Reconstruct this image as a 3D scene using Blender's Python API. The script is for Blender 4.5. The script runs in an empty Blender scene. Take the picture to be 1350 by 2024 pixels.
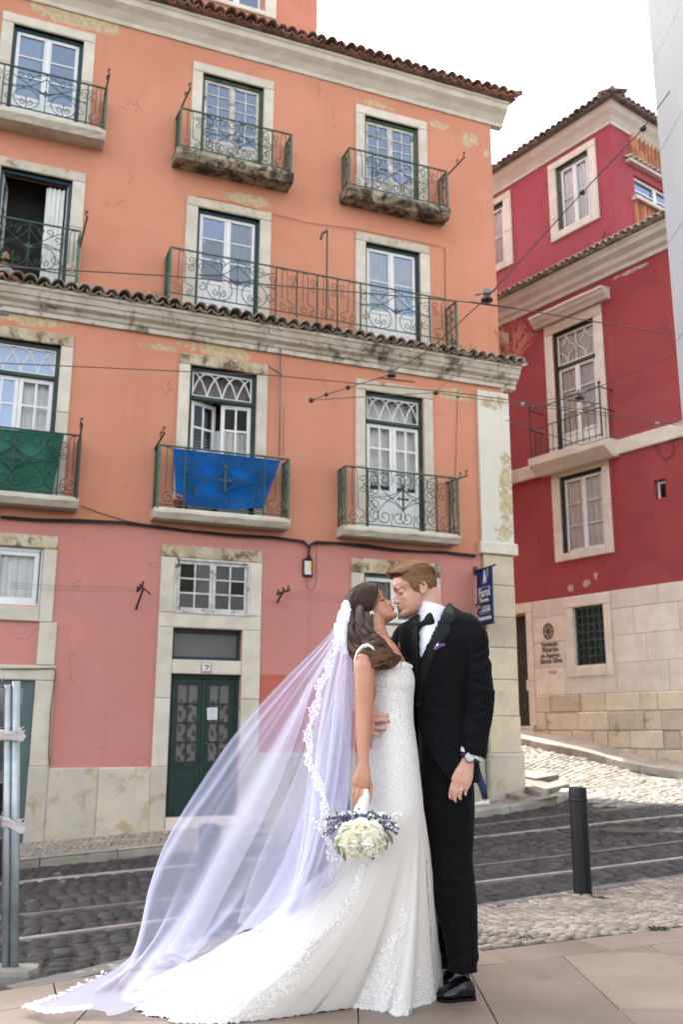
import bpy, bmesh, math, random
import numpy as np
from mathutils import Vector, Matrix
from math import radians as RAD, sin, cos, tan, pi, atan2, hypot, sqrt
random.seed(7); RNG = random.Random(11)
S = bpy.context.scene
COL = S.collection

# ------------------------------------------------------------------ camera, world, sun, exposure
FPX, CX, CY = 1853.0, 675.0, 1012.0
PITCH, ROLL = RAD(13.18), RAD(0.17)
cd = bpy.data.cameras.new('camera'); cam = bpy.data.objects.new('camera', cd); COL.objects.link(cam)
S.camera = cam
cd.sensor_fit = 'VERTICAL'; cd.sensor_height = 36; cd.sensor_width = 24
cd.lens = FPX / 2024 * 36; cd.clip_start = 0.05; cd.clip_end = 600
cam.location = (0, 0, 0)
FW = Vector((0, cos(PITCH), sin(PITCH))); UP0 = Vector((0, -sin(PITCH), cos(PITCH))); RT0 = Vector((1, 0, 0))
RT = cos(ROLL) * RT0 + sin(ROLL) * UP0; UPV = -sin(ROLL) * RT0 + cos(ROLL) * UP0
cam.rotation_euler = Matrix((RT, UPV, -FW)).transposed().to_euler()
cd.dof.use_dof = True; cd.dof.focus_distance = 4.25; cd.dof.aperture_fstop = 3.2

SUN_EL, SUN_AZ = RAD(50), RAD(-33)          # azimuth clockwise from +Y
w = bpy.data.worlds.new('World'); S.world = w; w.use_nodes = True
nt = w.node_tree; nt.nodes.clear()
sky = nt.nodes.new('ShaderNodeTexSky'); sky.sky_type = 'NISHITA'; sky.sun_disc = False
sky.sun_elevation = SUN_EL; sky.sun_rotation = SUN_AZ; sky.dust_density = 3.0; sky.air_density = 1.0; sky.ozone_density = 1.0
hs = nt.nodes.new('ShaderNodeHueSaturation'); hs.inputs['Saturation'].default_value = 0.32
bg = nt.nodes.new('ShaderNodeBackground'); bg.inputs['Strength'].default_value = 0.15
wo = nt.nodes.new('ShaderNodeOutputWorld')
nt.links.new(sky.outputs[0], hs.inputs['Color']); nt.links.new(hs.outputs[0], bg.inputs[0]); nt.links.new(bg.outputs[0], wo.inputs[0])
sd = bpy.data.lights.new('sun', 'SUN'); sun = bpy.data.objects.new('sun', sd); COL.objects.link(sun)
sd.energy = 3.0; sd.angle = RAD(0.53); sd.color = (1.0, 0.93, 0.82)
to_sun = Vector((sin(SUN_AZ) * cos(SUN_EL), cos(SUN_AZ) * cos(SUN_EL), sin(SUN_EL)))
sun.rotation_euler = to_sun.to_track_quat('Z', 'Y').to_euler()
S.view_settings.view_transform = 'Standard'; S.view_settings.look = 'None'
S.view_settings.exposure = 2.55; S.view_settings.gamma = 1.0; S.view_settings.use_curve_mapping = False
S.cycles.use_denoising = True
S.cycles.transparent_max_bounces = 24; S.cycles.max_bounces = 8; S.cycles.diffuse_bounces = 4
S.cycles.caustics_reflective = False; S.cycles.caustics_refractive = False

# ------------------------------------------------------------------ measuring helpers
def ray(px, py):
    return FW + RT * ((px - CX) / FPX) + UPV * ((CY - py) / FPX)
class Plane:
    """A vertical wall plane: x runs along the wall, y points into the building, z up."""
    def __init__(s, p, yaw):
        s.p = Vector((p[0], p[1], 0)); s.yaw = yaw
        s.ax = Vector((cos(yaw), sin(yaw), 0)); s.ay = Vector((-sin(yaw), cos(yaw), 0))
    def at(s, px, py, off=0.0):
        r = ray(px, py); n = s.ay
        t = ((s.p - n * off) .dot(n)) / r.dot(n)
        q = r * t - s.p
        return q.dot(s.ax), q.z
    def world(s, u, y, z):
        return s.p + s.ax * u + s.ay * y + Vector((0, 0, z))
PA = Plane((0, 14.5), RAD(21.694))
PR = Plane((4.85, 18.5), RAD(-53.525))
def onY(px, py, Y):
    r = ray(px, py); return r * (Y / r.y)

# ground heights: thin plate spline through measured spots of the sloping street
CP = np.array([(-4.07,12.9,-1.53),(-8,11.3,-1.78),(-12,10,-2.0),(2.83,15.6,-1.13),(-3.4,10.8,-1.5),(-2.4,7.1,-1.45),(.96,7.2,-1.27),(2.7,8.1,-1.2),
 (-1.2,5.2,-1.30),(-3,3.4,-1.36),(-6,3,-1.6),(5,9.2,-1.08),(3.49,14.8,-.96),(4.4,12.7,-1.0),(5.96,17,-.62),(4.85,18.5,-.28),(3.65,20.1,-.02),
 (1.5,23,.45),(-1,26.5,1.0),(8,15,-.6),(9,11,-.85),(9,7,-.9),(0,12.2,-1.33),(0,2,-1.3)])
def _tps(P):
    n = len(P); d = np.sqrt(((P[:,None,:2]-P[None,:,:2])**2).sum(-1)); K = np.where(d>0, d*d*np.log(d+1e-12), 0)+np.eye(n)*0.3
    L = np.zeros((n+3,n+3)); L[:n,:n]=K; L[:n,n]=1; L[:n,n+1:]=P[:,:2]; L[n,:n]=1; L[n+1:,:n]=P[:,:2].T
    return np.linalg.solve(L, np.r_[P[:,2],0,0,0])
_W = _tps(CP)
def z_road(X, Y):
    X = min(max(X, -13), 11); Y = min(max(Y, 0), 28)
    d2 = (CP[:,0]-X)**2+(CP[:,1]-Y)**2
    return float((_W[:-3]*(0.5*d2*np.log(d2+1e-12))).sum()+_W[-3]+_W[-2]*X+_W[-1]*Y)
def z_side(X, Y): return z_road(X, Y)+0.11
def z_terr(X, Y): return -1.06-0.035*max(0, Y-4.6)
def ground_at(px, py, zf):
    r = ray(px, py); lo, hi = 1.0, 40.0
    t = 1.0
    while t < 40:
        q = r*t
        if q.z < zf(q.x, q.y): break
        t += 0.1
    a, b = t-0.1, t
    for _ in range(30):
        m = (a+b)/2; q = r*m
        if q.z < zf(q.x, q.y): b = m
        else: a = m
    q = r*b
    return q.x, q.y

# ------------------------------------------------------------------ object helpers
def tag(o, label=None, cat=None, group=None, kind=None):
    if label: o['label'] = label
    if cat: o['category'] = cat
    if group: o['group'] = group
    if kind: o['kind'] = kind
    return o
def empty(name, loc=(0,0,0), rz=0.0, parent=None):
    o = bpy.data.objects.new(name, None); COL.objects.link(o); o.location = loc; o.rotation_euler = (0,0,rz)
    o.empty_display_size = 0.2
    if parent: o.parent = parent
    return o
class MB:
    def __init__(s): s.v = []; s.f = []
    def add(s, v, f):
        n = len(s.v); s.v += [tuple(p) for p in v]; s.f += [tuple(i+n for i in q) for q in f]
    def box(s, x0, x1, y0, y1, z0, z1):
        if x0 > x1: x0, x1 = x1, x0
        if y0 > y1: y0, y1 = y1, y0
        if z0 > z1: z0, z1 = z1, z0
        s.add([(x0,y0,z0),(x1,y0,z0),(x1,y1,z0),(x0,y1,z0),(x0,y0,z1),(x1,y0,z1),(x1,y1,z1),(x0,y1,z1)],
              [(0,3,2,1),(4,5,6,7),(0,1,5,4),(1,2,6,5),(2,3,7,6),(3,0,4,7)])
    def bbox(s, x0, x1, y0, y1, z0, z1, b=0.006, j=0.0):
        """box with chamfered front edges (front is -y)"""
        r = lambda: RNG.uniform(-j, j) if j else 0
        b = min(b, (x1-x0)*.3, (z1-z0)*.3)
        f = [(x0+b+r(),y0,z0+b+r()),(x1-b+r(),y0,z0+b+r()),(x1-b+r(),y0,z1-b+r()),(x0+b+r(),y0,z1-b+r())]
        m = [(x0,y0+b,z0),(x1,y0+b,z0),(x1,y0+b,z1),(x0,y0+b,z1)]
        k = [(x0,y1,z0),(x1,y1,z0),(x1,y1,z1),(x0,y1,z1)]
        F = [(0,1,2,3)]
        for i in range(4):
            jn = (i+1)%4; F += [(i,4+i,4+jn,jn),(4+i,8+i,8+jn,4+jn)]
        F.append((11,10,9,8)); s.add(f+m+k, F)
    def tube(s, P, r, n=6, cap=True, close=False):
        P = [Vector(p) for p in P]
        if len(P) < 2: return
        R = r if isinstance(r, (list, tuple)) else [r]*len(P)
        N = len(P); rings = []; up = None
        for i in range(N):
            a = P[i-1] if (i > 0 or close) else P[i]; b = P[(i+1) % N] if (i < N-1 or close) else P[i]
            t = b-a
            if t.length < 1e-9: t = Vector((0,0,1))
            t.normalize()
            if up is None:
                up = t.cross(Vector((0,1,0)))
                if up.length < .2: up = t.cross(Vector((1,0,0)))
            u = up-t*up.dot(t)
            if u.length < 1e-6: u = t.orthogonal()
            u.normalize(); up = u; v = t.cross(u)
            rings.append([P[i]+(u*cos(2*pi*k/n)+v*sin(2*pi*k/n))*R[i] for k in range(n)])
        s.loft(rings, cap=cap and not close, close=close)
    def loft(s, rings, cap=True, close=False):
        n = len(rings[0]); V = [p for q in rings for p in q]; F = []
        m = len(rings)
        for i in range(m if close else m-1):
            i2 = (i+1) % m
            for k in range(n):
                k2 = (k+1) % n; F.append((i*n+k, i*n+k2, i2*n+k2, i2*n+k))
        if cap: F.append(tuple(range(n-1,-1,-1))); F.append(tuple((m-1)*n+k for k in range(n)))
        s.add(V, F)
    def grid(s, P):
        """P: rows of points"""
        n = len(P[0]); V = [p for q in P for p in q]
        s.add(V, [(i*n+k, i*n+k+1, (i+1)*n+k+1, (i+1)*n+k) for i in range(len(P)-1) for k in range(n-1)])
    def prism(s, poly, z0, z1, top=True):
        n = len(poly); s.add([(p[0],p[1],z0) for p in poly]+[(p[0],p[1],z1) for p in poly],
            [tuple(range(n-1,-1,-1)), tuple(range(n,2*n))]+[(i,(i+1)%n,n+(i+1)%n,n+i) for i in range(n)])
    def extr(s, poly, y0, y1):
        """polygon in x,z extruded along y"""
        n = len(poly); s.add([(p[0],y0,p[1]) for p in poly]+[(p[0],y1,p[1]) for p in poly],
            [tuple(range(n)), tuple(range(2*n-1,n-1,-1))]+[(i,n+i,n+(i+1)%n,(i+1)%n) for i in range(n)])
    def lathe(s, prof, c=(0,0,0), n=12):
        """prof: (r,z) list"""
        s.loft([[(c[0]+r*cos(2*pi*k/n), c[1]+r*sin(2*pi*k/n), c[2]+z) for k in range(n)] for r, z in prof])
    def ball(s, c, r, n=10, m=6, sc=(1,1,1)):
        s.loft([[(c[0]+r*sc[0]*sin(pi*i/m)*cos(2*pi*k/n), c[1]+r*sc[1]*sin(pi*i/m)*sin(2*pi*k/n), c[2]-r*sc[2]*cos(pi*i/m)) for k in range(n)]
                for i in ([.02]+list(range(1,m))+[m-.02])])
    def mesh(s, name, smooth=False):
        me = bpy.data.meshes.new(name); me.from_pydata(s.v, [], s.f); me.update()
        if smooth: me.polygons.foreach_set('use_smooth', [True]*len(me.polygons))
        return me
    def build(s, name, mat, parent=None, smooth=False, bevel=0):
        me = s.mesh(name, smooth)
        return link(name, me, mat, parent)
def link(name, me, mat, parent=None):
    o = bpy.data.objects.new(name, me); COL.objects.link(o)
    if mat and not me.materials: me.materials.append(mat)
    if parent: o.parent = parent
    return o
def copy_tree(o, parent=None):
    c = o.copy(); COL.objects.link(c)
    if parent: c.parent = parent
    for ch in list(o.children): copy_tree(ch, c)
    return c

# ------------------------------------------------------------------ materials
class NT:
    def __init__(s, name):
        m = bpy.data.materials.new(name); m.use_nodes = True; s.m = m; s.t = m.node_tree
        s.b = s.t.nodes['Principled BSDF']; s.out = s.t.nodes['Material Output']
        s.co = s.t.nodes.new('ShaderNodeTexCoord').outputs['Object']
    def n(s, typ, **k):
        q = s.t.nodes.new(typ)
        for a, v in k.items(): setattr(q, a, v)
        return q
    def l(s, a, b): s.t.links.new(a, b)
    def noise(s, sc, det=5, rough=.55, co=None, dist=0):
        q = s.n('ShaderNodeTexNoise'); q.inputs['Scale'].default_value = sc; q.inputs['Detail'].default_value = det
        q.inputs['Roughness'].default_value = rough; q.inputs['Distortion'].default_value = dist
        s.l(co or s.co, q.inputs['Vector']); return q.outputs['Fac']
    def ramp(s, x, a, b, lo=0.0, hi=1.0):
        q = s.n('ShaderNodeMapRange'); q.interpolation_type = 'SMOOTHSTEP'
        q.inputs[1].default_value = a; q.inputs[2].default_value = b; q.inputs[3].default_value = lo; q.inputs[4].default_value = hi
        s.l(x, q.inputs[0]); return q.outputs[0]
    def mix(s, f, a, b):
        q = s.n('ShaderNodeMix', data_type='RGBA')
        for i, v in ((0, f), (6, a), (7, b)):
            if hasattr(v, 'is_output'): s.l(v, q.inputs[i])
            elif i == 0: q.inputs[0].default_value = v
            else: q.inputs[i].default_value = (*v[:3], 1)
        return q.outputs[2]
    def math(s, op, a, b=0.0):
        q = s.n('ShaderNodeMath', operation=op)
        for i, v in enumerate((a, b)):
            if hasattr(v, 'is_output'): s.l(v, q.inputs[i])
            else: q.inputs[i].default_value = v
        return q.outputs[0]
    def bump(s, h, strength=.3, dist=.01):
        q = s.n('ShaderNodeBump'); q.inputs['Strength'].default_value = strength; q.inputs['Distance'].default_value = dist
        s.l(h, q.inputs['Height']); s.l(q.outputs[0], s.b.inputs['Normal']); return q
    def col(s, c):
        if hasattr(c, 'is_output'): s.l(c, s.b.inputs['Base Color'])
        else: s.b.inputs['Base Color'].default_value = (*c, 1)
    def set(s, **k):
        for a, v in k.items(): s.b.inputs[a.replace('_', ' ')].default_value = v
    def rnd(s): return s.n('ShaderNodeObjectInfo').outputs['Random']
def M(name, c1, c2=None, sc=3, rough=.8, bump=0, bs=60, spec=.3, metal=0, c3=None, sc3=5, t3=(.55,.65), rv=0.0, a=(.35,.65), island=0):
    t = NT(name); c = c1
    if c2: c = t.mix(t.ramp(t.noise(sc), *a), c1, c2)
    if c3: c = t.mix(t.ramp(t.noise(sc3, 8, .65), *t3), c, c3)
    if rv or island:
        q = t.n('ShaderNodeHueSaturation'); t.l(c, q.inputs['Color']) if hasattr(c,'is_output') else setattr(q.inputs['Color'],'default_value',(*c,1))
        src = t.rnd() if not island else t.n('ShaderNodeNewGeometry').outputs['Random Per Island']
        t.l(t.ramp(src, 0, 1, 1-(rv or island), 1+(rv or island)), q.inputs['Value']); c = q.outputs[0]
    t.col(c); t.set(Roughness=rough, Metallic=metal); t.b.inputs['Specular IOR Level'].default_value = spec
    if bump: t.bump(t.noise(bs, 4), bump, .01)
    return t.m
# ------------------------------------------------------------------ ground, road, pavements
m_dirt = M('packed_dirt', (.055,.05,.043), (.035,.032,.028), 6, .95, .4, 80)
m_basalt = M('basalt_cobble', (.040,.037,.035), (.027,.025,.024), 2.2, .62, .35, 90, spec=.4, c3=(.15,.14,.125), sc3=1.1, t3=(.60,.68), rv=.32)
m_basalt_i = M('basalt_cobble_mass', (.040,.037,.035), (.027,.025,.024), 2.2, .62, .35, 90, spec=.4, c3=(.15,.14,.125), sc3=1.1, t3=(.60,.68), island=.32)
m_lime = M('limestone_sett', (.32,.27,.222), (.235,.198,.16), 2.5, .7, .3, 120, rv=.2, c3=(.14,.12,.10), sc3=1.6, t3=(.62,.75))
m_lime_i = M('limestone_sett_mass', (.32,.27,.222), (.235,.198,.16), 2.5, .7, .3, 120, island=.2, c3=(.14,.12,.10), sc3=1.6, t3=(.62,.75))
m_alley = M('alley_cobble', (.235,.222,.196), (.165,.155,.138), 2.0, .75, .3, 90, rv=.22, c3=(.10,.12,.05), sc3=1.3, t3=(.66,.74))
m_alley_i = M('alley_cobble_mass', (.235,.222,.196), (.165,.155,.138), 2.0, .75, .3, 90, island=.22, c3=(.10,.12,.05), sc3=1.3, t3=(.66,.74))
_t = NT('terrace_slab_stone'); _c = _t.mix(_t.ramp(_t.noise(1.1, 6), .3, .7), (.262,.205,.160), (.195,.152,.120)); _c = _t.mix(_t.ramp(_t.noise(4.5, 9, .75), .58, .72, 0, .6), _c, (.12,.095,.078)); _c = _t.mix(_t.ramp(_t.noise(70, 3), .62, .75, 0, .55), _c, (.10,.08,.068)); _c = _t.mix(_t.ramp(_t.noise(24, 2), .70, .74, 0, .7), _c, (.33,.29,.25))
_q = _t.n('ShaderNodeHueSaturation'); _t.l(_c, _q.inputs['Color']); _t.l(_t.ramp(_t.rnd(), 0, 1, .86, 1.12), _q.inputs['Value']); _t.col(_q.outputs[0]); _t.l(_t.ramp(_t.noise(3, 5), .3, .7, .45, .75), _t.b.inputs['Roughness']); _t.bump(_t.noise(90, 5), .2, .004); m_slab = _t.m
m_kerb = M('kerb_stone', (.30,.27,.225), (.21,.185,.15), 2.5, .75, .4, 60, rv=.12, c3=(.10,.085,.065), sc3=3, t3=(.6,.7))
m_kerbd = M('grey_kerb_stone', (.16,.145,.13), (.12,.108,.095), 2.5, .75, .3, 60, rv=.12)
m_joint = M('sand_joint', (.045,.036,.028), (.022,.018,.015), 9, .95)

def pl(pts, x):
    if x <= pts[0][0]: a, b = pts[0], pts[1]
    elif x >= pts[-1][0]: a, b = pts[-2], pts[-1]
    else:
        for a, b in zip(pts, pts[1:]):
            if a[0] <= x <= b[0]: break
    return a[1]+(b[1]-a[1])*(x-a[0])/(b[0]-a[0])
def near_px(px, py): return ground_at(px, py, z_terr)
SLAB_EDGE = [(-6,1.9),(-3,3.4)]+[near_px(*p) for p in ((20,1960),(69,1948),(152,1934),(260,1917),(420,1902),(620,1894),(945,1880),(1350,1832),(1800,1782))]+[(9,10.0)]
NEAR_KERB = [(-6,2.3),(-3,3.75)]+[near_px(*p) for p in ((20,1946),(69,1934),(152,1918),(240,1903),(330,1872),(430,1842),(600,1826),(943,1788),(1343,1728),(1800,1664))]+[(9,12.2)]
def far_px(px, py): return ground_at(px, py, z_side)
FAR_KERB = [(-11,8.2)]+[far_px(*p) for p in ((40,1699),(256,1677),(930,1600),(1063,1581))]
CORNER = [far_px(*p) for p in ((1063,1581),(1100,1573),(1122,1564),(1131,1556),(1128,1550),(1112,1543))]
ALLEY_SIDE = [far_px(*p) for p in ((1021,1457),(1085,1472),(1156,1485),(1223,1503),(1347,1524))]   # kerb of the alley's right pavement
def wallY(x): return 14.5+tan(PA.yaw)*x

gx = sorted(set([-160,-90,-50,-30,-18]+[i*.5 for i in range(-26,23)]+[14,20,32,60,110,160]))
gy = sorted(set([-80,-30,-10,-4]+[i*.5 for i in range(0,57)]+[32,40,60,110,220,330]))
mb = MB(); mb.grid([[(x,y,min(z_road(x,y)-.07, -1.2 if y < 4 else 9)) for y in gy] for x in gx])
mb.f = [f[::-1] for f in mb.f]
tag(mb.build('ground', m_dirt), kind='structure')

def sheet(name, xs, y0f, y1f, zf, off, mat, n=24):
    mb = MB(); mb.grid([[(x, y0f(x)+(y1f(x)-y0f(x))*k/n, zf(x, y0f(x)+(y1f(x)-y0f(x))*k/n)+off) for x in xs] for k in range(n+1)])
    return tag(mb.build(name, mat), kind='structure')
xs = [i*.25 for i in range(-44,37)]
def far_y(x): return pl(FAR_KERB, x) if x < 3.2 else pl([(3.2,14.2),(3.6,13.6),(4.4,13.15),(9,14.6)], x)
road = sheet('road', xs, lambda x: pl(NEAR_KERB,x)-.05, lambda x: far_y(x)+.3, z_road, -.012, m_joint, 30)

# one stone, eight variants that share mesh data
def stone_variant(seed, round_=.16, bulge=.12, sides=8):
    r = random.Random(seed); base = [(-.5,-.5),(0,-.53),(.5,-.5),(.53,0),(.5,.5),(0,.53),(-.5,.5),(-.53,0)]
    base = [(x+r.uniform(-.07,.07), y+r.uniform(-.07,.07)) for x, y in base]
    n = 8; V = [(x,y,-1) for x,y in base]+[(x,y,-.35) for x,y in base]+[(x*(1-round_*1.6),y*(1-round_*1.6),-.02+r.uniform(-.1,.1)) for x,y in base]+[(0,0,bulge)]
    F = [(i,(i+1)%n,n+(i+1)%n,n+i) for i in range(n)]+[(n+i,n+(i+1)%n,2*n+(i+1)%n,2*n+i) for i in range(n)]+[(2*n+i,2*n+(i+1)%n,3*n) for i in range(n)]
    return V, F
VAR = [stone_variant(i) for i in range(8)]
def in_view(q, m=30):
    r = Vector(q); d = r.dot(FW)
    if d <= .1: return False
    x = CX+FPX*r.dot(RT)/d; y = CY-FPX*r.dot(UPV)/d
    return -m < x < 1350+m and -m < y < 2024+m
def lay(name, spots, zf, thick, mat, mat_i, parent, nmax=300, tilt=.03, zoff=0, near=None, rough=.005):
    """spots: (x, y, rot, length, width). The nearest in view become parts, the rest one joined part."""
    meshes = []
    for i, (V, F) in enumerate(VAR):
        me = bpy.data.meshes.new(name); me.from_pydata([(x,y,z*thick) for x,y,z in V], [], F)
        me.polygons.foreach_set('use_smooth', [False]*8+[True]*(len(F)-8)); me.materials.append(mat); me.update(); meshes.append(me)
    key = near or (lambda s: hypot(s[0], s[1]))
    spots = sorted(spots, key=lambda s: (not in_view((s[0], s[1], zf(s[0], s[1]))), key(s)))
    mb = MB(); sm = []
    for i, (x, y, a, l, wd) in enumerate(spots):
        z = zf(x,y); e = .1
        sx = (zf(x+e,y)-z)/e; sy = (zf(x,y+e)-z)/e
        k = RNG.randrange(8); dz = RNG.uniform(-1,1)*rough+zoff
        nrm = Vector((-sx+RNG.uniform(-tilt,tilt), -sy+RNG.uniform(-tilt,tilt), 1)).normalized()
        t = Vector((cos(a), sin(a), 0)); t = (t-nrm*t.dot(nrm)).normalized(); b = nrm.cross(t)
        if i < nmax:
            o = bpy.data.objects.new(name, meshes[k]); COL.objects.link(o); o.parent = parent
            o.matrix_local = Matrix(((t.x*l,b.x*wd,nrm.x,x),(t.y*l,b.y*wd,nrm.y,y),(t.z*l,b.z*wd,nrm.z,z+dz),(0,0,0,1)))
        else:
            V, F = VAR[k]; p = Vector((x,y,z+dz))
            mb.add([p+t*(v[0]*l)+b*(v[1]*wd)+nrm*(v[2]*thick) for v in V], F)
    if mb.v:
        o = mb.build(name+'_mass', mat_i, parent); o['kind'] = 'stuff'
        o.data.polygons.foreach_set('use_smooth', [True]*len(o.data.polygons))

# rails: measured on the photograph, laid on the road
RAILPX = [[(0,1862),(140,1846),(280,1829),(945,1745),(1150,1722),(1350,1698)],[(60,1808),(320,1783),(945,1712),(1350,1665)],
          [(60,1742),(320,1717),(945,1655),(1130,1636),(1350,1612)],[(40,1717),(320,1691),(945,1632),(1350,1590)]]
RAILS = []
for pts in RAILPX:
    g = [ground_at(px, py, z_road) for px, py in pts]
    A = np.polyfit([p[0] for p in g], [p[1] for p in g], 1 if len(g) < 4 else 2)
    RAILS.append(lambda x, A=A: float(np.polyval(A, x)) if -4.5 < x < 5 else float(np.polyval(A, max(-4.5,min(5,x)))+(x-max(-4.5,min(5,x)))*.3))
m_steel = M('worn_rail_steel', (.66,.63,.60), (.50,.47,.44), 8, .5, .1, 200, metal=1.0)
m_steeld = M('dark_rail_steel', (.30,.27,.25), (.20,.17,.15), 8, .5, .2, 120, metal=.8, c3=(.12,.08,.06), sc3=3)
rl = ['nearest tram rail, its polished head shining beside the near kerb', 'thin dull tram rail second from the near kerb',
      'bright tram rail second from the far pavement, running behind the black bollard', 'farthest tram rail, right beside the far pavement kerb']
for k, fy in enumerate(RAILS):
    X = [i*.25 for i in range(-40,37)]
    def strip(mb, d0, d1, z0, z1):
        mb.loft([[Vector((x-.28*d, fy(x)+.96*d, z_road(x, fy(x))+z)) for d, z in ((d0,z0),(d1,z0),(d1,z1),(d0,z1))] for x in X])
    mb = MB(); strip(mb, -.028, .028, -.06, .014)
    o = mb.build('tram_rail', m_steel if k in (0,2) else m_steeld)
    tag(o, rl[k], 'tram rail', 'tram rails set in the cobbles')
    mb = MB(); strip(mb, .064, .082, -.06, .008); mb.build('guard_lip', m_steeld, o)
# road cobbles
spots = []; a0 = RAD(16.5); ta = Vector((cos(a0), sin(a0))); tb = Vector((-sin(a0), cos(a0)))
row = 0; sdist = -9.0
while sdist < 12:
    lw = RNG.uniform(.125,.155); d = -3.0+RNG.uniform(0,.2)
    while d < 15:
        ln = RNG.uniform(.15,.215); s_ = sdist+.05*sin(d*1.7)+.03*sin(d*5+sdist)
        p = ta*s_+tb*(d+ln/2)
        if -5.5 < p.x < 6.4 and pl(NEAR_KERB,p.x)+.07 < p.y < far_y(p.x)-.03 and all(abs(p.y-f(p.x))*.96 > .10 and abs(p.y-.085-f(p.x))*.96 > .085 for f in RAILS):
            spots.append((p.x, p.y, a0+pi/2+RNG.uniform(-.12,.12), ln*.91, lw*.89))
        d += ln
    sdist += lw
lay('cobble', spots, z_road, .07, m_basalt, m_basalt_i, road, tilt=.11, rough=.010)
# small infill cobbles along the rails
for f in RAILS:
    spots = []
    x = -5.0
    while x < 5.8:
        for dd in (-.085, .135):
            if dd > 0 or f(x)+dd > pl(NEAR_KERB, x)+.1: spots.append((x, f(x)+dd, a0+RNG.uniform(-.1,.1), RNG.uniform(.14,.2), RNG.uniform(.085,.1)))
        x += .17
    lay('rail_sett', spots, z_road, .045, m_basalt, m_basalt_i, road, nmax=0, tilt=.05)

# the alley between the two houses
def alley_y1(x): return pl([(p[0], p[1]) for p in sorted(ALLEY_SIDE)], x)
alley = sheet('alley', [i*.25 for i in range(-4,37)], lambda x: far_y(x)-.02 if x > 3.2 else max(wallY(x)-.6, far_y(x)), lambda x: max(alley_y1(x), far_y(x)+.4), z_road, -.008, m_joint, 40)
spots = []; al = PR.yaw; ta2 = Vector((cos(al), sin(al))); tb2 = Vector((-sin(al), cos(al)))
o0 = Vector((4.0,15.5)); s_ = -9
while s_ < 6:
    lw = RNG.uniform(.10,.135); d = -4+RNG.uniform(0,.15)
    while d < 6:
        ln = RNG.uniform(.12,.19); p = o0+ta2*(s_+.03*sin(d*4))+tb2*(d+ln/2)
        side = (p-Vector(CORNER[2])).dot(Vector((.804,.595)))
        if far_y(p.x)+.02 < p.y < alley_y1(p.x)-.03 and p.x < 6.8 and (p.x > 3.3 or PA.ax.dot(Vector((p.x,p.y,0))-PA.p) > 3.12+0.0*side) and not (p.x < CORNER[3][0] and p.y < CORNER[-1][1]+.35 and p.x < 3.6):
            spots.append((p.x, p.y, al+pi/2+RNG.uniform(-.1,.1), ln*.96, lw*.95))
        d += ln
    s_ += lw
lay('alley_cobble', spots, z_road, .04, m_alley, m_alley_i, alley, tilt=.06)

# far pavement in front of the orange house
pav = MB()
X2 = [i*.2 for i in range(-44,18)]
pav.grid([[(x, far_y(x)+(wallY(x)+.1-far_y(x))*k/8, z_side(x, far_y(x)+(wallY(x)+.1-far_y(x))*k/8)-.008) for x in X2 if x < 3.3] for k in range(9)])
pavement = tag(pav.build('pavement', m_joint), kind='structure')
spots = []; al = PA.yaw; s_ = -9.0
while s_ < 3.4:
    lw = RNG.uniform(.075,.095); d = -2.6+RNG.uniform(0,.08)
    while d < -.02:
        ln = RNG.uniform(.075,.105); q = PA.world(s_+.02*sin(d*9)+d*.35, d+ln/2, 0)
        if -5.2 < q.x < 3.25 and q.y > far_y(q.x)+.17: spots.append((q.x, q.y, al+pi/2+RNG.uniform(-.12,.12), ln*.94, lw*.93))
        d += ln
    s_ += lw
lay('paving_sett', spots, z_side, .03, m_lime, m_lime_i, pavement, tilt=.05)
def kerb_run(pts, zf, name, mat, parent, wid=.16, h=.26, step=.9, zoff=0.0, inward=1):
    """dressed kerb stones following a line of points"""
    P = [Vector((p[0],p[1])) for p in pts]; i = 0
    L = [0]
    for a, b in zip(P, P[1:]): L.append(L[-1]+(b-a).length)
    def at(s):
        for k in range(len(P)-1):
            if s <= L[k+1] or k == len(P)-2:
                u = (s-L[k])/(L[k+1]-L[k]); return P[k]+(P[k+1]-P[k])*u
    s0 = 0
    while s0 < L[-1]-.05:
        ln = min(step*RNG.uniform(.75,1.25), L[-1]-s0); mb = MB(); rings = []
        dz = RNG.uniform(-.008,.008); n = 5
        for k in range(n):
            s = s0+.006+(ln-.012)*k/(n-1); p = at(s); t = (at(min(s+.05,L[-1]))-at(max(s-.05,0))).normalized(); nn = Vector((-t.y,t.x))*inward
            e = .006 if k in (0,n-1) else 0
            j = RNG.uniform(-.006,.006)
            rings.append([Vector((*(p+nn*d), zf(*(p+nn*.08))+z+dz+zoff)) for d, z in ((j,-h),(j+e,-.03),(.02+j,-e),(wid-.015,-e),(wid,-.02),(wid,-h))])
        mb.loft(rings); mb.build(name, mat, parent); s0 += ln
kerb_run([(x, pl(FAR_KERB,x)) for x in [-6+.3*i for i in range(26)] if x < CORNER[0][0]-.05]+CORNER, z_side, 'kerb_stone', m_kerb, pavement, .17)
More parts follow.
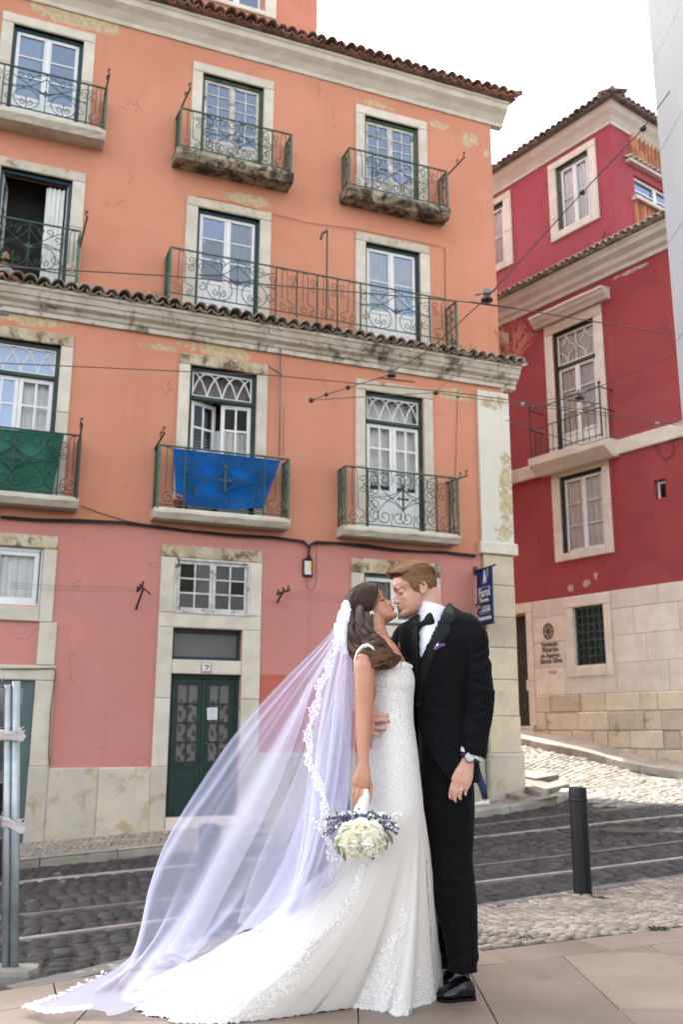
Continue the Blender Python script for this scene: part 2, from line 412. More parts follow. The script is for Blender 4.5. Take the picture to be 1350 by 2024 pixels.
# stone ramps and steps on the wedge of pavement at the corner
def strip_stone(pxs, zadd, name, mat, parent, th=.1):
    g = [ground_at(px, py, z_side) for px, py in pxs]
    mb = MB(); mb.prism([(x,y) for x,y in g], 0, 1); n = len(g)
    mb.v = [(v[0],v[1], z_side(v[0],v[1])+(zadd if v[2] > .5 else -th)) for v in mb.v]
    return mb.build(name, mat, parent)
strip_stone([(980,1570),(1006,1566),(1046,1578),(1028,1582)], .05, 'ramp_stone', m_kerb, pavement)
strip_stone([(1018,1556),(1022,1553),(1085,1571),(1070,1576)], .07, 'ramp_stone', m_kerb, pavement)
strip_stone([(1020,1549),(1030,1541),(1086,1553),(1112,1545),(1126,1556),(1080,1566)], .05, 'corner_slab', m_kerbd, pavement)
strip_stone([(1027,1531),(1062,1536),(1106,1543),(1060,1551),(1030,1545)], .10, 'corner_slab', m_kerbd, pavement)

# pavement strip under the red house, with its pale kerb
aw = [PR.world(u, 0, 0) for u in (-4,-3,-2,-1,0,1,2,3,4)]
asid = sorted([(p[0],p[1]) for p in ALLEY_SIDE]); 
ext = [(asid[0][0]-1.2, asid[0][1]+1.62)]+asid+[(asid[-1][0]+1.2, asid[-1][1]-1.3)]
mb = MB(); rows = []
for i in range(25):
    k = i/24; x = ext[0][0]+(ext[-1][0]-ext[0][0])*k; y = pl(ext, x); q = Vector((x,y)); n = Vector((PR.ay.x,PR.ay.y)); dd = (Vector((PR.p.x,PR.p.y))-q).dot(n)
    rows.append([Vector((*(q+n*(dd+.1)*j/4), z_side(*(q+n*(dd+.1)*j/4)))) for j in range(5)])
mb.grid(rows); mb.f = [f[::-1] for f in mb.f]
walk = tag(mb.build('alley_pavement', m_lime_i), kind='structure')
kerb_run(ext, z_side, 'kerb_stone', M('pale_kerb_stone', (.36,.33,.27), (.27,.245,.2), 2.5, .75, .3, 60, rv=.12), walk, .3, .22, 1.0, .012, 1)

# near pavement: small limestone setts between the terrace slabs and the road
near_side = sheet('near_pavement', [i*.2 for i in range(-12,44)], lambda x: pl(SLAB_EDGE,x)-.02, lambda x: pl(NEAR_KERB,x)+.02, z_terr, -.010, m_joint, 12)
spots = []; s_ = -3.0
while s_ < 7.5:
    lw = RNG.uniform(.066,.084); d = RNG.uniform(0,.1)-1
    while d < 10:
        ln = RNG.uniform(.05,.07)
        wv = .10*sin(d*2.2+.6)+.04*sin(d*5.1+s_)
        p = Vector((s_*.93-d*.35+wv+1.2, s_*.37+d*.93+1.4))
        if -1.3 < p.x < 3.6 and pl(SLAB_EDGE,p.x)+.05 < p.y < pl(NEAR_KERB,p.x)-.04 and (p-Vector((1.87,7.2))).length > .09:
            spots.append((p.x, p.y, RAD(20)+RNG.uniform(-.1,.1)+.25*sin(d*2.2+.6), lw*.90, ln*.86))
        d += ln
    s_ += lw
lay('paving_sett', spots, z_terr, .03, m_lime, m_lime_i, near_side, tilt=.05)
kerb_run([(x, pl(NEAR_KERB,x)) for x in [-2.4+.3*i for i in range(26)]], z_terr, 'kerb_stone', m_kerbd, near_side, .15, .3, 1.0, .0, -1)

# terrace of large slabs in the foreground
mb = MB(); mb.grid([[(x, y, z_terr(x,y)-.012) for x in [-6+.5*i for i in range(27)]] for y in [-6+.5*k for k in range(16)]+[]])
rows = [[(x, 1.5+(pl(SLAB_EDGE,x)+.01-1.5)*k/6, z_terr(x, 1.5+(pl(SLAB_EDGE,x)-1.5)*k/6)-.012) for x in [-6+.5*i for i in range(27)]] for k in range(7)]
mb = MB(); mb.grid([[(x, -6, -1.072) for x in [-6+.5*i for i in range(27)]]]+rows)
terrace = tag(mb.build('terrace', m_joint), kind='structure')
BORDER = lambda x: pl(SLAB_EDGE, x)-.36
def clip(poly, f):
    out = []
    for i in range(len(poly)):
        a, b = poly[i], poly[(i+1)%len(poly)]; fa, fb = f(a), f(b)
        if fa >= 0: out.append(a)
        if fa*fb < 0: t = fa/(fa-fb); out.append((a[0]+(b[0]-a[0])*t, a[1]+(b[1]-a[1])*t))
    return out
def slab(poly):
    if len(poly) < 3: return
    c = Vector((sum(p[0] for p in poly)/len(poly), sum(p[1] for p in poly)/len(poly))); n = len(poly)
    def ins(d): return [tuple(Vector(p)+(c-Vector(p)).normalized()*d) for p in poly]
    dz = RNG.uniform(-.0015,.0015)
    rings = [(ins(.004),-.06),(ins(.004),-.004),(ins(.008),0)]
    mb = MB(); mb.loft([[(x,y,z_terr(x,y)+z+dz) for x,y in q] for q,z in rings]); mb.build('slab', m_slab, terrace)
cols = [-2.56,-2.03,-1.51,-.99,-.46,.07,.59,1.10,1.62,2.15,2.7,3.3,4.0]
offs = [.4,.1,.7,.25,.55,-.05,.4,.42,.38,.1,.5,.3]
for (x0,x1),of in zip(zip(cols,cols[1:]),offs):
    y = 1.0+of-.42
    while y < 8:
        y1 = y+(1.04 if y > 1.4 else 2.0)
        p = [(x0,y),(x1,y),(x1,y1),(x0,y1)]
        b0, b1 = BORDER(x0), BORDER(x1)
        q = clip(p, lambda v: (b0+(b1-b0)*(v[0]-x0)/(x1-x0))-v[1])
        if len(q) > 2 and max(v[1] for v in q)-min(v[1] for v in q) > .03: slab(q)
        y = y1
bx = [-2.4,-1.62,-1.24,-1.02,-.3,.2,.72,1.3,1.9,2.7,3.4]
for a, b in zip(bx, bx[1:]):
    slab([(a+.1,BORDER(a+.1)),(b+.1,BORDER(b+.1)),(b,pl(SLAB_EDGE,b)),(a,pl(SLAB_EDGE,a))])
# ------------------------------------------------------------------ house materials
def plaster(name, c1, c2, stain, blobs=(), under=(.50,.38,.23), bump=.3, fine=(.88,1.08), namp=3.4, nsc=3.4):
    """Painted render: cloudy colour, vertical run-off streaks, peeled spots at given places (x, z, rx, rz)."""
    t = NT(name)
    c = t.mix(t.ramp(t.noise(.9, 5), .35, .65), c1, c2)
    mp = t.n('ShaderNodeMapping'); t.l(t.co, mp.inputs[0]); mp.inputs['Scale'].default_value = (5, 5, .35)
    st = t.ramp(t.noise(1.0, 7, .65, mp.outputs[0]), .52, .78, 0, .62); c = t.mix(st, c, stain)
    c = t.mix(t.ramp(t.noise(2.6, 8, .7), .60, .76, 0, .5), c, stain)
    c = t.mix(t.ramp(t.noise(.45, 3, .4), .53, .56, 0, .30), c, tuple(min(1, v*1.12+.012) for v in c1))
    vc = t.n('ShaderNodeTexVoronoi', feature='DISTANCE_TO_EDGE'); vc.inputs['Scale'].default_value = .55; nv = t.n('ShaderNodeTexNoise'); nv.inputs['Scale'].default_value = 2.2; nv.inputs['Detail'].default_value = 6; t.l(t.co, nv.inputs['Vector']); vm = t.n('ShaderNodeVectorMath', operation='ADD'); t.l(t.co, vm.inputs[0]); t.l(nv.outputs['Color'], vm.inputs[1]); t.l(vm.outputs[0], vc.inputs['Vector'])
    c = t.mix(t.math('MULTIPLY', t.ramp(vc.outputs['Distance'], .0, .006, .55, 0), t.ramp(t.noise(1.3, 2), .5, .6)), c, tuple(v*.45 for v in stain))
    gr = t.n('ShaderNodeHueSaturation'); t.l(c, gr.inputs['Color']); t.l(t.ramp(t.noise(55, 3), .2, .8, *fine), gr.inputs['Value']); c = gr.outputs[0]
    h = t.noise(28, 5)
    if blobs:
        sx = t.n('ShaderNodeSeparateXYZ'); t.l(t.co, sx.inputs[0]); m = None
        for x, z, rx, rz in blobs:
            a = t.math('POWER', t.math('DIVIDE', t.math('SUBTRACT', sx.outputs[0], x), rx), 2)
            b = t.math('POWER', t.math('DIVIDE', t.math('SUBTRACT', sx.outputs[2], z), rz), 2)
            d = t.math('SUBTRACT', 1.0, t.math('ADD', a, b)); m = d if m is None else t.math('MAXIMUM', m, d)
        n = t.noise(nsc, 9, .72, dist=.6)
        k = t.ramp(t.math('ADD', m, t.math('MULTIPLY', t.math('SUBTRACT', n, .5), namp)), .42, .50)
        u2 = t.mix(t.ramp(t.noise(14, 6), .4, .6), under, tuple(v*.78 for v in under))
        c = t.mix(k, c, u2); h = t.math('SUBTRACT', t.math('MULTIPLY', h, .5), t.math('MULTIPLY', k, 1.2))
    t.col(c); t.set(Roughness=.9); t.b.inputs['Specular IOR Level'].default_value = .2
    t.bump(h, bump, .012); return t.m
def lichen_stone(name, c1, c2, dark, thr=(.60,.70), sc=4.5, rv=.06, bump=.4, top=None):
    """Limestone; top=(z0,z1,period list) not used for shade, only weathering growth by noise"""
    t = NT(name); c = t.mix(t.ramp(t.noise(3.5, 6), .35, .65), c1, c2)
    c = t.mix(t.ramp(t.noise(sc, 9, .72, dist=.4), *thr), c, dark)
    c = t.mix(t.ramp(t.noise(38, 4), .64, .72, 0, .6), c, dark)
    q = t.n('ShaderNodeHueSaturation'); t.l(c, q.inputs['Color']); t.l(t.ramp(t.rnd(), 0, 1, 1-rv, 1+rv), q.inputs['Value'])
    t.col(q.outputs[0]); t.set(Roughness=.85); t.b.inputs['Specular IOR Level'].default_value = .25
    t.bump(t.noise(22, 7, .65), bump, .012); return t.m
m_or = plaster('orange_render', (.520,.228,.142), (.490,.208,.126), (.41,.185,.12),
    [(-4.6,11.1,.9,.22),(-1.7,8.55,.55,.13),(.6,10.98,.5,.08),(1.9,10.9,.3,.10),(2.55,10.75,.22,.2),(2.9,10.55,.1,.12),(-5.0,5.85,.8,.14),(-2.1,5.80,.85,.14),(-3.0,5.72,.35,.08),(2.1,5.66,.45,.16),(-.6,11.2,.7,.06)])
m_pink = plaster('pink_render', (.490,.212,.172), (.465,.195,.156), (.38,.155,.125))
m_patch = plaster('salmon_paint_patch', (.445,.125,.085), (.425,.115,.078), (.38,.11,.08))
m_stone = lichen_stone('pale_limestone', (.58,.53,.44), (.50,.45,.36), (.30,.25,.17), (.66,.78))
m_lint = lichen_stone('lichen_limestone', (.50,.43,.31), (.40,.32,.20), (.14,.10,.055), (.47,.60), 5)
m_plinth = lichen_stone('plinth_limestone', (.50,.445,.34), (.44,.40,.335), (.36,.29,.17), (.50,.64), 2.6)
m_pil = plaster('whitewashed_pilaster', (.60,.57,.50), (.56,.53,.45), (.46,.38,.25), [(3.02,3.9,.16,.9),(2.8,5.6,.35,.16),(2.95,3.3,.22,.2)], (.48,.40,.25), namp=5, nsc=7)
m_corn = lichen_stone('cornice_limestone', (.58,.54,.46), (.47,.42,.33), (.12,.10,.07), (.50,.66), 3.0)
m_slabst = lichen_stone('balcony_limestone', (.54,.50,.42), (.45,.40,.31), (.16,.125,.075), (.60,.70), 4)
m_slabdk = lichen_stone('weathered_balcony_slab', (.34,.29,.21), (.22,.18,.12), (.05,.04,.03), (.44,.56), 5)
m_tile = M('old_roof_tile', (.33,.16,.105), (.24,.135,.10), 5, .85, .4, 40, c3=(.12,.10,.085), sc3=6, t3=(.46,.58), rv=.3)
m_tiled = M('lichen_roof_tile', (.36,.30,.23), (.26,.215,.165), 6, .9, .5, 40, c3=(.09,.08,.065), sc3=6, t3=(.54,.66), rv=.3)
m_tileg = M('greyed_roof_tile', (.27,.20,.165), (.17,.15,.135), 5, .85, .4, 40, c3=(.10,.10,.09), sc3=6, t3=(.46,.58), rv=.25)
m_tilew = M('limewashed_ridge_tile', (.50,.44,.37), (.36,.30,.24), 6, .85, .4, 40, c3=(.15,.12,.09), sc3=6, t3=(.56,.66), rv=.2)
m_green = M('dark_green_paint', (.009,.034,.026), (.006,.024,.019), 6, .45, .1, 80, spec=.4, c3=(.03,.04,.03), sc3=12, t3=(.66,.72))
m_blueg = M('blue_green_paint', (.008,.042,.058), (.006,.033,.045), 6, .45, .1, 80, spec=.4)
m_oldg = M('faded_green_paint', (.06,.12,.075), (.04,.08,.05), 8, .7, .2, 80, c3=(.14,.115,.08), sc3=9, t3=(.52,.6))
m_white = M('white_window_paint', (.66,.66,.65), (.60,.60,.585), 5, .45, .05, 60, spec=.4)
m_oldw = M('flaking_white_paint', (.56,.54,.50), (.42,.39,.34), 7, .75, .3, 60, c3=(.13,.105,.08), sc3=6, t3=(.55,.64))
m_iron = M('green_ironwork', (.026,.066,.042), (.018,.046,.030), 20, .55, .2, 150, spec=.4, c3=(.08,.05,.03), sc3=14, t3=(.66,.72))
m_ironb = M('black_green_ironwork', (.020,.034,.030), (.013,.022,.020), 20, .55, .2, 150, spec=.4)
m_irongr = M('pale_green_ironwork', (.075,.145,.085), (.05,.10,.06), 14, .6, .2, 150, c3=(.09,.06,.035), sc3=14, t3=(.62,.70))
m_room = M('dim_room', (.035,.032,.030), (.025,.023,.022), 1, .9)  # near-black colour stands for the dimness inside the rooms
m_cable = M('black_cable', (.012,.011,.011), rough=.6)
def glass_mat(name, tint=(.75,.8,.8), ior=1.75, rough=.015, wav=.25, refl=(.95,.97,1)):
    t = NT(name); t.t.nodes.remove(t.b)
    fr = t.n('ShaderNodeFresnel'); fr.inputs[0].default_value = ior
    tr = t.n('ShaderNodeBsdfTransparent'); tr.inputs[0].default_value = (*tint, 1)
    gl = t.n('ShaderNodeBsdfGlossy'); gl.inputs['Roughness'].default_value = rough; gl.inputs[0].default_value = (*refl,1)
    bp = t.n('ShaderNodeBump'); bp.inputs['Strength'].default_value = wav; bp.inputs['Distance'].default_value = .02; t.l(t.noise(1.6, 2), bp.inputs['Height'])
    t.l(bp.outputs[0], gl.inputs['Normal']); t.l(bp.outputs[0], fr.inputs['Normal'])
    mx = t.n('ShaderNodeMixShader'); t.l(fr.outputs[0], mx.inputs[0]); t.l(tr.outputs[0], mx.inputs[1]); t.l(gl.outputs[0], mx.inputs[2]); t.l(mx.outputs[0], t.out.inputs[0])
    return t.m
m_glass = glass_mat('window_glass', (.97,.97,.97), 1.32); m_glassd = glass_mat('dusty_window_glass', (.55,.57,.57), 1.6, .12)
m_glassb = glass_mat('blue_reflecting_glass', (.55,.65,.75), 2.6, .02, refl=(.66,.80,1.0))  # blue of the sky put into the reflection tint
m_curt = M('white_net_curtain', (.74,.74,.71), (.66,.66,.63), 4, .95)
m_blind = M('white_roller_blind', (.86,.86,.88), (.83,.83,.85), 2, .8)

# ------------------------------------------------------------------ builders shared by both houses (x along the wall, y<0 towards the street)
class House:
    def __init__(s, name, plane, zb, label, cat, group=None):
        s.pl = plane; s.zb = zb
        s.root = empty(name, (plane.p.x, plane.p.y, zb), plane.yaw); tag(s.root, label, cat, group)
    def part(s, mb, name, mat, smooth=False, label=None):
        o = mb.build(name, mat, s.root, smooth); o.location = (0,0,-s.zb)
        if label: o['label'] = label
        return o
    def at(s, px, py, off=0): return s.pl.at(px, py, off)
def holed_wall(mb, x0, x1, z0, z1, holes, depth=.22, y=0):
    X = sorted(set([x0,x1]+[v for h in holes for v in h[:2] if x0 < v < x1])); Z = sorted(set([z0,z1]+[v for h in holes for v in h[2:] if z0 < v < z1]))
    for a, b in zip(X, X[1:]):
        for c, d in zip(Z, Z[1:]):
            mx, mz = (a+b)/2, (c+d)/2
            if any(h[0] < mx < h[1] and h[2] < mz < h[3] for h in holes): continue
            mb.add([(a,y,c),(b,y,c),(b,y,d),(a,y,d)], [(0,1,2,3)])
    for h in holes:
        a, b, c, d = max(h[0],x0), min(h[1],x1), max(h[2],z0), min(h[3],z1); k = y+depth
        if a >= b or c >= d: continue
        mb.add([(a,y,c),(b,y,c),(b,y,d),(a,y,d),(a,k,c),(b,k,c),(b,k,d),(a,k,d)], [(0,4,5,1),(1,5,6,2),(2,6,7,3),(3,7,4,0)])
def surround(H, x0, x1, z0, z1, o, mat, mlint=None, sill=0.0, proud=.035, label=None, lint_h=None, bot=True):
    """stone surround: lintel (the part) with jamb stones and, if asked, a sill stone; o = opening x0,x1,z0,z1"""
    mb = MB(); mb.bbox(x0, x1, -proud, .10, o[3], z1, .012, .004); p = H.part(mb, 'stone_surround', mlint or mat, label=label)
    for a, b in ((x0, o[0]), (o[1], x1)):
        zs = [z0]+([z0+(o[3]-z0)*RNG.uniform(.3,.6)] if o[3]-z0 > 1.4 else [])+[o[3]-.001]
        for c, d in zip(zs, zs[1:]):
            mb = MB(); mb.bbox(a, b, -proud, .10, c, d-.004, .01, .003); mb.build('jamb_stone', mat, p)
    if sill:
        mb = MB(); mb.bbox(o[0]+.002, o[1]-.002, -proud-.012, .12, z0, z0+sill, .012, .004); mb.build('sill_stone', mat, p)
    return p
def leaf(p, x0, x1, z0, z1, y, hp, rows, cols, mw, mg, st=.055, bar=.022, rot=None, panel=True, bw=None, mp=None):
    """one glazed leaf: sash with solid foot panel, bars, panes"""
    mb = MB(); zb = z0+(z1-z0)*hp
    xs0, xs1 = x0+st, x1-st; zt = z1-st; zl = (zb+st*.5) if hp else z0+st
    mb.bbox(x0, xs0, y, y+.045, z0, z1, .006); mb.bbox(xs1, x1, y, y+.045, z0, z1, .006)
    mb.box(xs0, xs1, y+.002, y+.043, zt, z1-.0005); mb.box(xs0, xs1, y+.002, y+.043, zl-st*(1 if hp else 1), zl)
    if hp:
        mb.box(xs0, xs1, y+.002, y+.043, z0+.0005, z0+st*1.6); mb.box(xs0, xs1, y+.016, y+.036, z0+st*1.6, zl-st)
        mb.bbox(xs0+.035, xs1-.035, y+.004, y+.02, z0+st*1.6+.04, zl-st-.04, .012)
    o = mb.build('sash', mw, p); piv = []
    cw = (xs1-xs0)/cols; ch = (zt-zl)/rows; mb = MB()
    obs = [o]
    for i in range(1, cols): mb = MB(); mb.box(xs0+cw*i-bar/2, xs0+cw*i+bar/2, y+.006, y+.034, zl, zt); obs.append(mb.build('glazing_bar', bw or mw, p))
    for k in range(1, rows): mb = MB(); mb.box(xs0, xs1, y+.007, y+.033, zl+ch*k-bar/2, zl+ch*k+bar/2); obs.append(mb.build('glazing_bar', bw or mw, p))
    for i in range(cols):
        for k in range(rows):
            mb = MB(); j = RNG.uniform(-.004,.004); a, b, c, d = xs0+cw*i-.003, xs0+cw*(i+1)+.003, zl+ch*k-.003, zl+ch*(k+1)+.003
            mb.add([(a,y+.02+j,c),(b,y+.02-j,c),(b,y+.02-j*.6,d),(a,y+.02+j*.7,d)], [(0,1,2,3)])
            obs.append(mb.build('pane', mg[RNG.randrange(len(mg))] if isinstance(mg, list) else mg, p))
    if rot:
        px, ang = rot
        for q in obs:
            Mx = Matrix.Translation((px,y,0)) @ Matrix.Rotation(ang,4,'Z') @ Matrix.Translation((-px,-y,0)); q.matrix_local = Mx
    return obs
def curtain(p, x0, x1, z0, z1, y, mat=None, waves=7, amp=.02):
    mb = MB(); n = waves*8
    mb.grid([[(x0+(x1-x0)*i/n, y+amp*sin(i/n*waves*2*pi)+.3*amp*sin(i*1.7+k), z0+(z1-z0)*k/3) for i in range(n+1)] for k in range(4)])
    return mb.build('curtain', mat or m_curt, p, True)
def outer_frame(H, o, mat, fw=.05, y=.05, dep=.09, bottom=False, label=None):
    x0,x1,z0,z1 = o; mb = MB()
    mb.bbox(x0, x0+fw, y, y+dep, z0, z1, .006); mb.bbox(x1-fw, x1, y, y+dep, z0, z1, .006); mb.box(x0+fw, x1-fw, y+.001, y+dep, z1-fw, z1-.0005)
    if bottom: mb.box(x0+fw, x1-fw, y+.001, y+dep, z0+.0005, z0+fw)
    return H.part(mb, 'window', mat, label=label)
def french(H, o, mf, mw, mg, hp=.3, rows=3, cols=1, curt=None, label=None, fw=.05, bar=.022, st=.055, bw=None):
    p = outer_frame(H, o, mf, fw, label=label); x0,x1,z0,z1 = o; xm = (x0+x1)/2; g = .006
    leaf(p, x0+fw+g, xm-.002, z0+.02, z1-fw-g, .075, hp, rows, cols, mw, mg, st, bar, bw=bw); leaf(p, xm+.002, x1-fw-g, z0+.02, z1-fw-g, .075, hp, rows, cols, mw, mg, st, bar, bw=bw)
    mb = MB(); mb.bbox(xm-.028, xm+.028, .058, .08, z0+.03, z1-fw-.02, .008); mb.build('meeting_stile', mw, p)
    if curt:
        for a, b, c in curt: curtain(p, x0+(x1-x0)*a, x0+(x1-x0)*b, z0+.05, z1-.02, .145, c)
    return p
# ---- ironwork
def spiral(cx, cz, r0, a0, turns, d=1, n=18, r1=.22):
    return [(cx+r0*(1-(1-r1)*t)*cos(a0+d*t*turns*2*pi), cz+r0*(1-(1-r1)*t)*sin(a0+d*t*turns*2*pi)) for t in [i/n for i in range(n+1)]]
def bez(a, b, c, d, n=12):
    return [tuple(a[k]*(1-t)**3+3*b[k]*t*(1-t)**2+3*c[k]*t*t*(1-t)+d[k]*t**3 for k in (0,1)) for t in [i/n for i in range(n+1)]]
def half_heart(hx, tipz, s, R, up=1):
    """one side of a heart: from the tip out and round into a scroll"""
    cz = tipz+up*1.35*R; cx = hx+s*.52*R
    sp = spiral(cx, cz, .5*R, 0 if s > 0 else pi, 1.25, s*up, 20)
    return bez((hx,tipz), (hx+s*.35*R,tipz+up*.35*R), (hx+s*1.02*R,cz-up*.55*R), sp[0], 8)+sp[1:]
def centre_panel(w, h, style):
    C = []; q = w/4
    if style == 'hearts':
        R = min(h*.27, w*.205)
        for sx in (-1, 1):
            hx = sx*w*.155*1.05
            for s in (-1, 1):
                C.append(half_heart(hx+0*s, h*.98-1.85*R, s, R*.98, 1)); C.append(half_heart(hx, h*.02+1.85*R, s, R*.98, -1))
            C.append(bez((hx, h*.98), (hx-.02,h*.9), (hx+.02,h*.85), (hx, h*.76), 5)); C.append(bez((hx, 0), (hx-.03,h*.08), (hx+.03,h*.13), (hx, h*.22), 5))
            # long curves crossing the panel
            C.append(bez((sx*w*.5, h*.47), (sx*w*.30, h*.50), (sx*w*.18, h*.50), (0, h*.30), 14)); C.append(bez((sx*w*.5, h*.52), (sx*w*.30, h*.50), (sx*w*.16, h*.50), (0, h*.70), 14))
            for cz, up in ((h*.80,1),(h*.64,-1),(h*.36,1),(h*.18,-1)):
                C.append(spiral(sx*w*.40, cz, R*.42, pi/2*up*(-1)+(0 if sx > 0 else 0), 1.4, sx*up, 16))
            C.append(bez((sx*w*.49, h*.95), (sx*w*.33,h*.98), (sx*w*.30,h*.72), (sx*w*.49, h*.56), 10)); C.append(bez((sx*w*.49, h*.05), (sx*w*.33,h*.02), (sx*w*.30,h*.28), (sx*w*.49, h*.44), 10))
    else:
        R = min(h*.26, w*.2)
        for sx in (-1, 1):
            C.append([(sx*w*.22+R*1.05*cos(a*2*pi/20), h*.26+R*.98*sin(a*2*pi/20)) for a in range(21)])
            C.append(bez((sx*w*.5, h*.86), (sx*w*.34,h*.80), (sx*w*.16,h*.52), (0,h*.46), 12)); C.append(bez((sx*w*.5, h*.52), (sx*w*.3,h*.42), (sx*w*.12,h*.64), (0,h*.86), 12))
            C.append(bez((0,h*.46), (sx*w*.12,h*.58), (sx*w*.3,h*.62), (sx*w*.5,h*.46), 12))
            for s in (-1, 1):
                C.append(spiral(sx*w*.22+s*R*.28, h*.16, R*.30, pi/2, 1.2, -s, 14)); C.append(spiral(sx*w*.25+s*R*.30, h*.84, R*.34, -pi/2, 1.2, s, 14))
            C.append(bez((sx*w*.22,h*.02), (sx*w*.20,h*.14), (sx*w*.24,h*.2), (sx*w*.22,h*.33), 5)); C.append(spiral(sx*w*.44, h*.24, R*.4, pi/2, 1.1, sx, 14)); C.append(spiral(sx*w*.44, h*.70, R*.36, -pi/2, 1.1, sx, 14))
            C.append(bez((0,h*.98), (sx*.02,h*.9), (sx*w*.14,h*.98), (sx*w*.2,h*.70), 10))
        C.append([(0,h*.98),(0,h*.62)]); C.append([(0,.0),(0,h*.4)])
    return C
def side_panel(w, h):
    C = []
    C.append(bez((-w*.3,h*.98), (w*.05,h*1.0), (w*.05,h*.9), (w*.05,h*.75), 8)+[(w*.05,h*.30)]+bez((w*.05,h*.30),(w*.05,h*.2),(w*.35,h*.3),(w*.38,h*.12),6))
    C.append(spiral(-w*.12, h*.12, min(w*.3,h*.1), pi/2, 1.3, 1, 14)); C.append(spiral(w*.2, h*.08, min(w*.26,h*.07), pi/2, 1.3, -1, 14))
    C.append(spiral(w*.28, h*.80, min(w*.24,h*.09), -pi/2, 1.3, 1, 14)); C.append(spiral(w*.26, h*.62, min(w*.22,h*.08), pi/2, 1.3, -1, 14)); C.append([(-w*.2,h*.98),(-w*.2,h*.3)])
    return C
def put(mb, C, x, y, z, r, along='x', n=4):
    for c in C: mb.tube([(x+p[0], y, z+p[1]) if along == 'x' else (x, y+p[0], z+p[1]) for p in c], r, n, cap=False)
def flat_cross(mb, x, y, z, k=1.0):
    mb.box(x-.016*k, x+.016*k, y-.012, y+.006, z-.16*k, z+.13*k); mb.box(x-.075*k, x+.075*k, y-.013, y+.005, z-.016*k, z+.016*k)
    for dx, dz in ((-.085,0),(.085,0),(0,.14),(0,-.17)): mb.ball((x+dx*k, y-.004, z+dz*k), .026*k, 6, 4, (1,.5,1))
    mb.extr([(x-.05*k,z+.20*k),(x,z+.17*k),(x+.05*k,z+.20*k),(x+.03*k,z+.235*k),(x,z+.26*k),(x-.03*k,z+.235*k)], y-.01, y+.004)
def star4(mb, x, y, z, k=1.0):
    P = []
    for i in range(8): r = .085*k if i%2 == 0 else .03*k; P.append((x+r*cos(i*pi/4), z+r*sin(i*pi/4)))
    mb.extr(P, y-.014, y+.006)
def balcony(H, x0, x1, zs, zt, d, slab=None, style='hearts', mi=None, posts=None, segs=None, zb=None, ms=None, label=None, orn='cross', irr=0.0, left_open=False):
    """slab (or just railing), rails, posts, scrollwork; posts = x of the upright bars between the panels"""
    mi = mi or m_iron; zb = zb if zb is not None else zs+.045; h = zt-zb
    if slab:
        th, over = slab; mb = MB(); n = 14; rings = []
        for i in range(n+1):
            x = x0-over+(x1-x0+2*over)*i/n; j = RNG.uniform(-1,1)*irr; e = .02 if i in (0,n) else 0
            rings.append([(x,.1,zs-th),(x,-d-over*.55+.05,zs-th*1.0+j*.3),(x,-d-over+.03+abs(j)*.6,zs-th*.72+j),(x,-d-over+e+abs(j)*.25,zs-th*.45+j*.4),(x,-d-over+.004+e,zs-.02+j*.1),(x,-d-over+.02+e,zs),(x,.1,zs)])
        mb.loft(rings); p = H.part(mb, 'balcony', ms or m_slabst, label=label)
    else:
        mb = MB(); mb.box(x0, x1, -d-.009, -d+.009, zt-.012, zt+.012); p = H.part(mb, 'balcony', mi, label=label)
    mb = MB()
    if slab: mb.box(x0-.012, x1+.012, -d-.012, -d+.012, zt-.012, zt+.01)
    mb.box(x0, x1, -d-.008, -d+.008, zb-.008, zb+.008)
    for x in (x0, x1):
        mb.box(x-.012, x+.012, -d+.012, 0, zt-.012, zt+.009); mb.box(x-.008, x+.008, -d+.008, 0, zb-.008, zb+.008)
    mb.build('rail', mi, p)
    ends = sorted(posts or [])
    for x in [x0]+ends+[x1]:
        mb = MB(); c = .016 if x in (x0,x1) else .011; mb.box(x-c, x+c, -d-c, -d+c, zs-.02, zt-.012); mb.build('post', m_irongr if x in (x0,x1) and mi is m_iron else mi, p)
    for x in (x0, x1):
        mb = MB(); mb.box(x-.011, x+.011, -.03, -.008, zs-.0, zt-.012); mb.box(x-.009,x+.009,-d*.5-.009,-d*.5+.009, zb, zt-.012); put(mb, side_panel(d*.5, h), x, -d*.25, zb, .006, 'y'); put(mb, side_panel(d*.5, h), x, -d*.75, zb, .006, 'y'); mb.build('side_scrollwork', mi, p)
    X = [x0]+ends+[x1]
    for a, b in zip(X, X[1:]):
        wd = b-a; mb = MB()
        if wd > .7: put(mb, centre_panel(wd, h, style), (a+b)/2, -d, zb, .0068)
        else:
            cc = side_panel(wd, h); 
            if a > (x0+x1)/2: cc = [[(-u,v) for u,v in c] for c in cc]
            put(mb, cc, (a+b)/2, -d, zb, .0064)
        mb.build('scrollwork', mi, p)
        if wd > .7 and orn:
            mb = MB(); (flat_cross if orn == 'cross' else star4)(mb, (a+b)/2, -d-.008, zb+h*(.5 if orn == 'cross' else .46), 1.0); mb.build('ornament', mi, p)
    return p
def line_bracket(H, p0, p1, name, label, group, mat=None, hooks=2, r=.014):
    """an iron clothes-line arm with hooks, from p0 to p1 (local house coordinates)"""
    A, B = Vector(p0), Vector(p1); mb = MB(); mb.tube([A, B], r, 6)
    for k in range(hooks):
        q = A+(B-A)*(1-.28*k); mb.tube([q, q+Vector((-.03,0,.035)), q+Vector((-.01,0,.07))], r*.7, 5); mb.ball(q+Vector((-.01,0,.075)), r*1.5, 6, 4)
    o = mb.build(name, mat or m_ironb); o.matrix_world = H.mat(); tag(o, label, 'line bracket', group); return o
House.mat = lambda s: Matrix(((s.pl.ax.x, s.pl.ay.x, 0, s.pl.p.x),(s.pl.ax.y, s.pl.ay.y, 0, s.pl.p.y),(0,0,1,0),(0,0,0,1)))
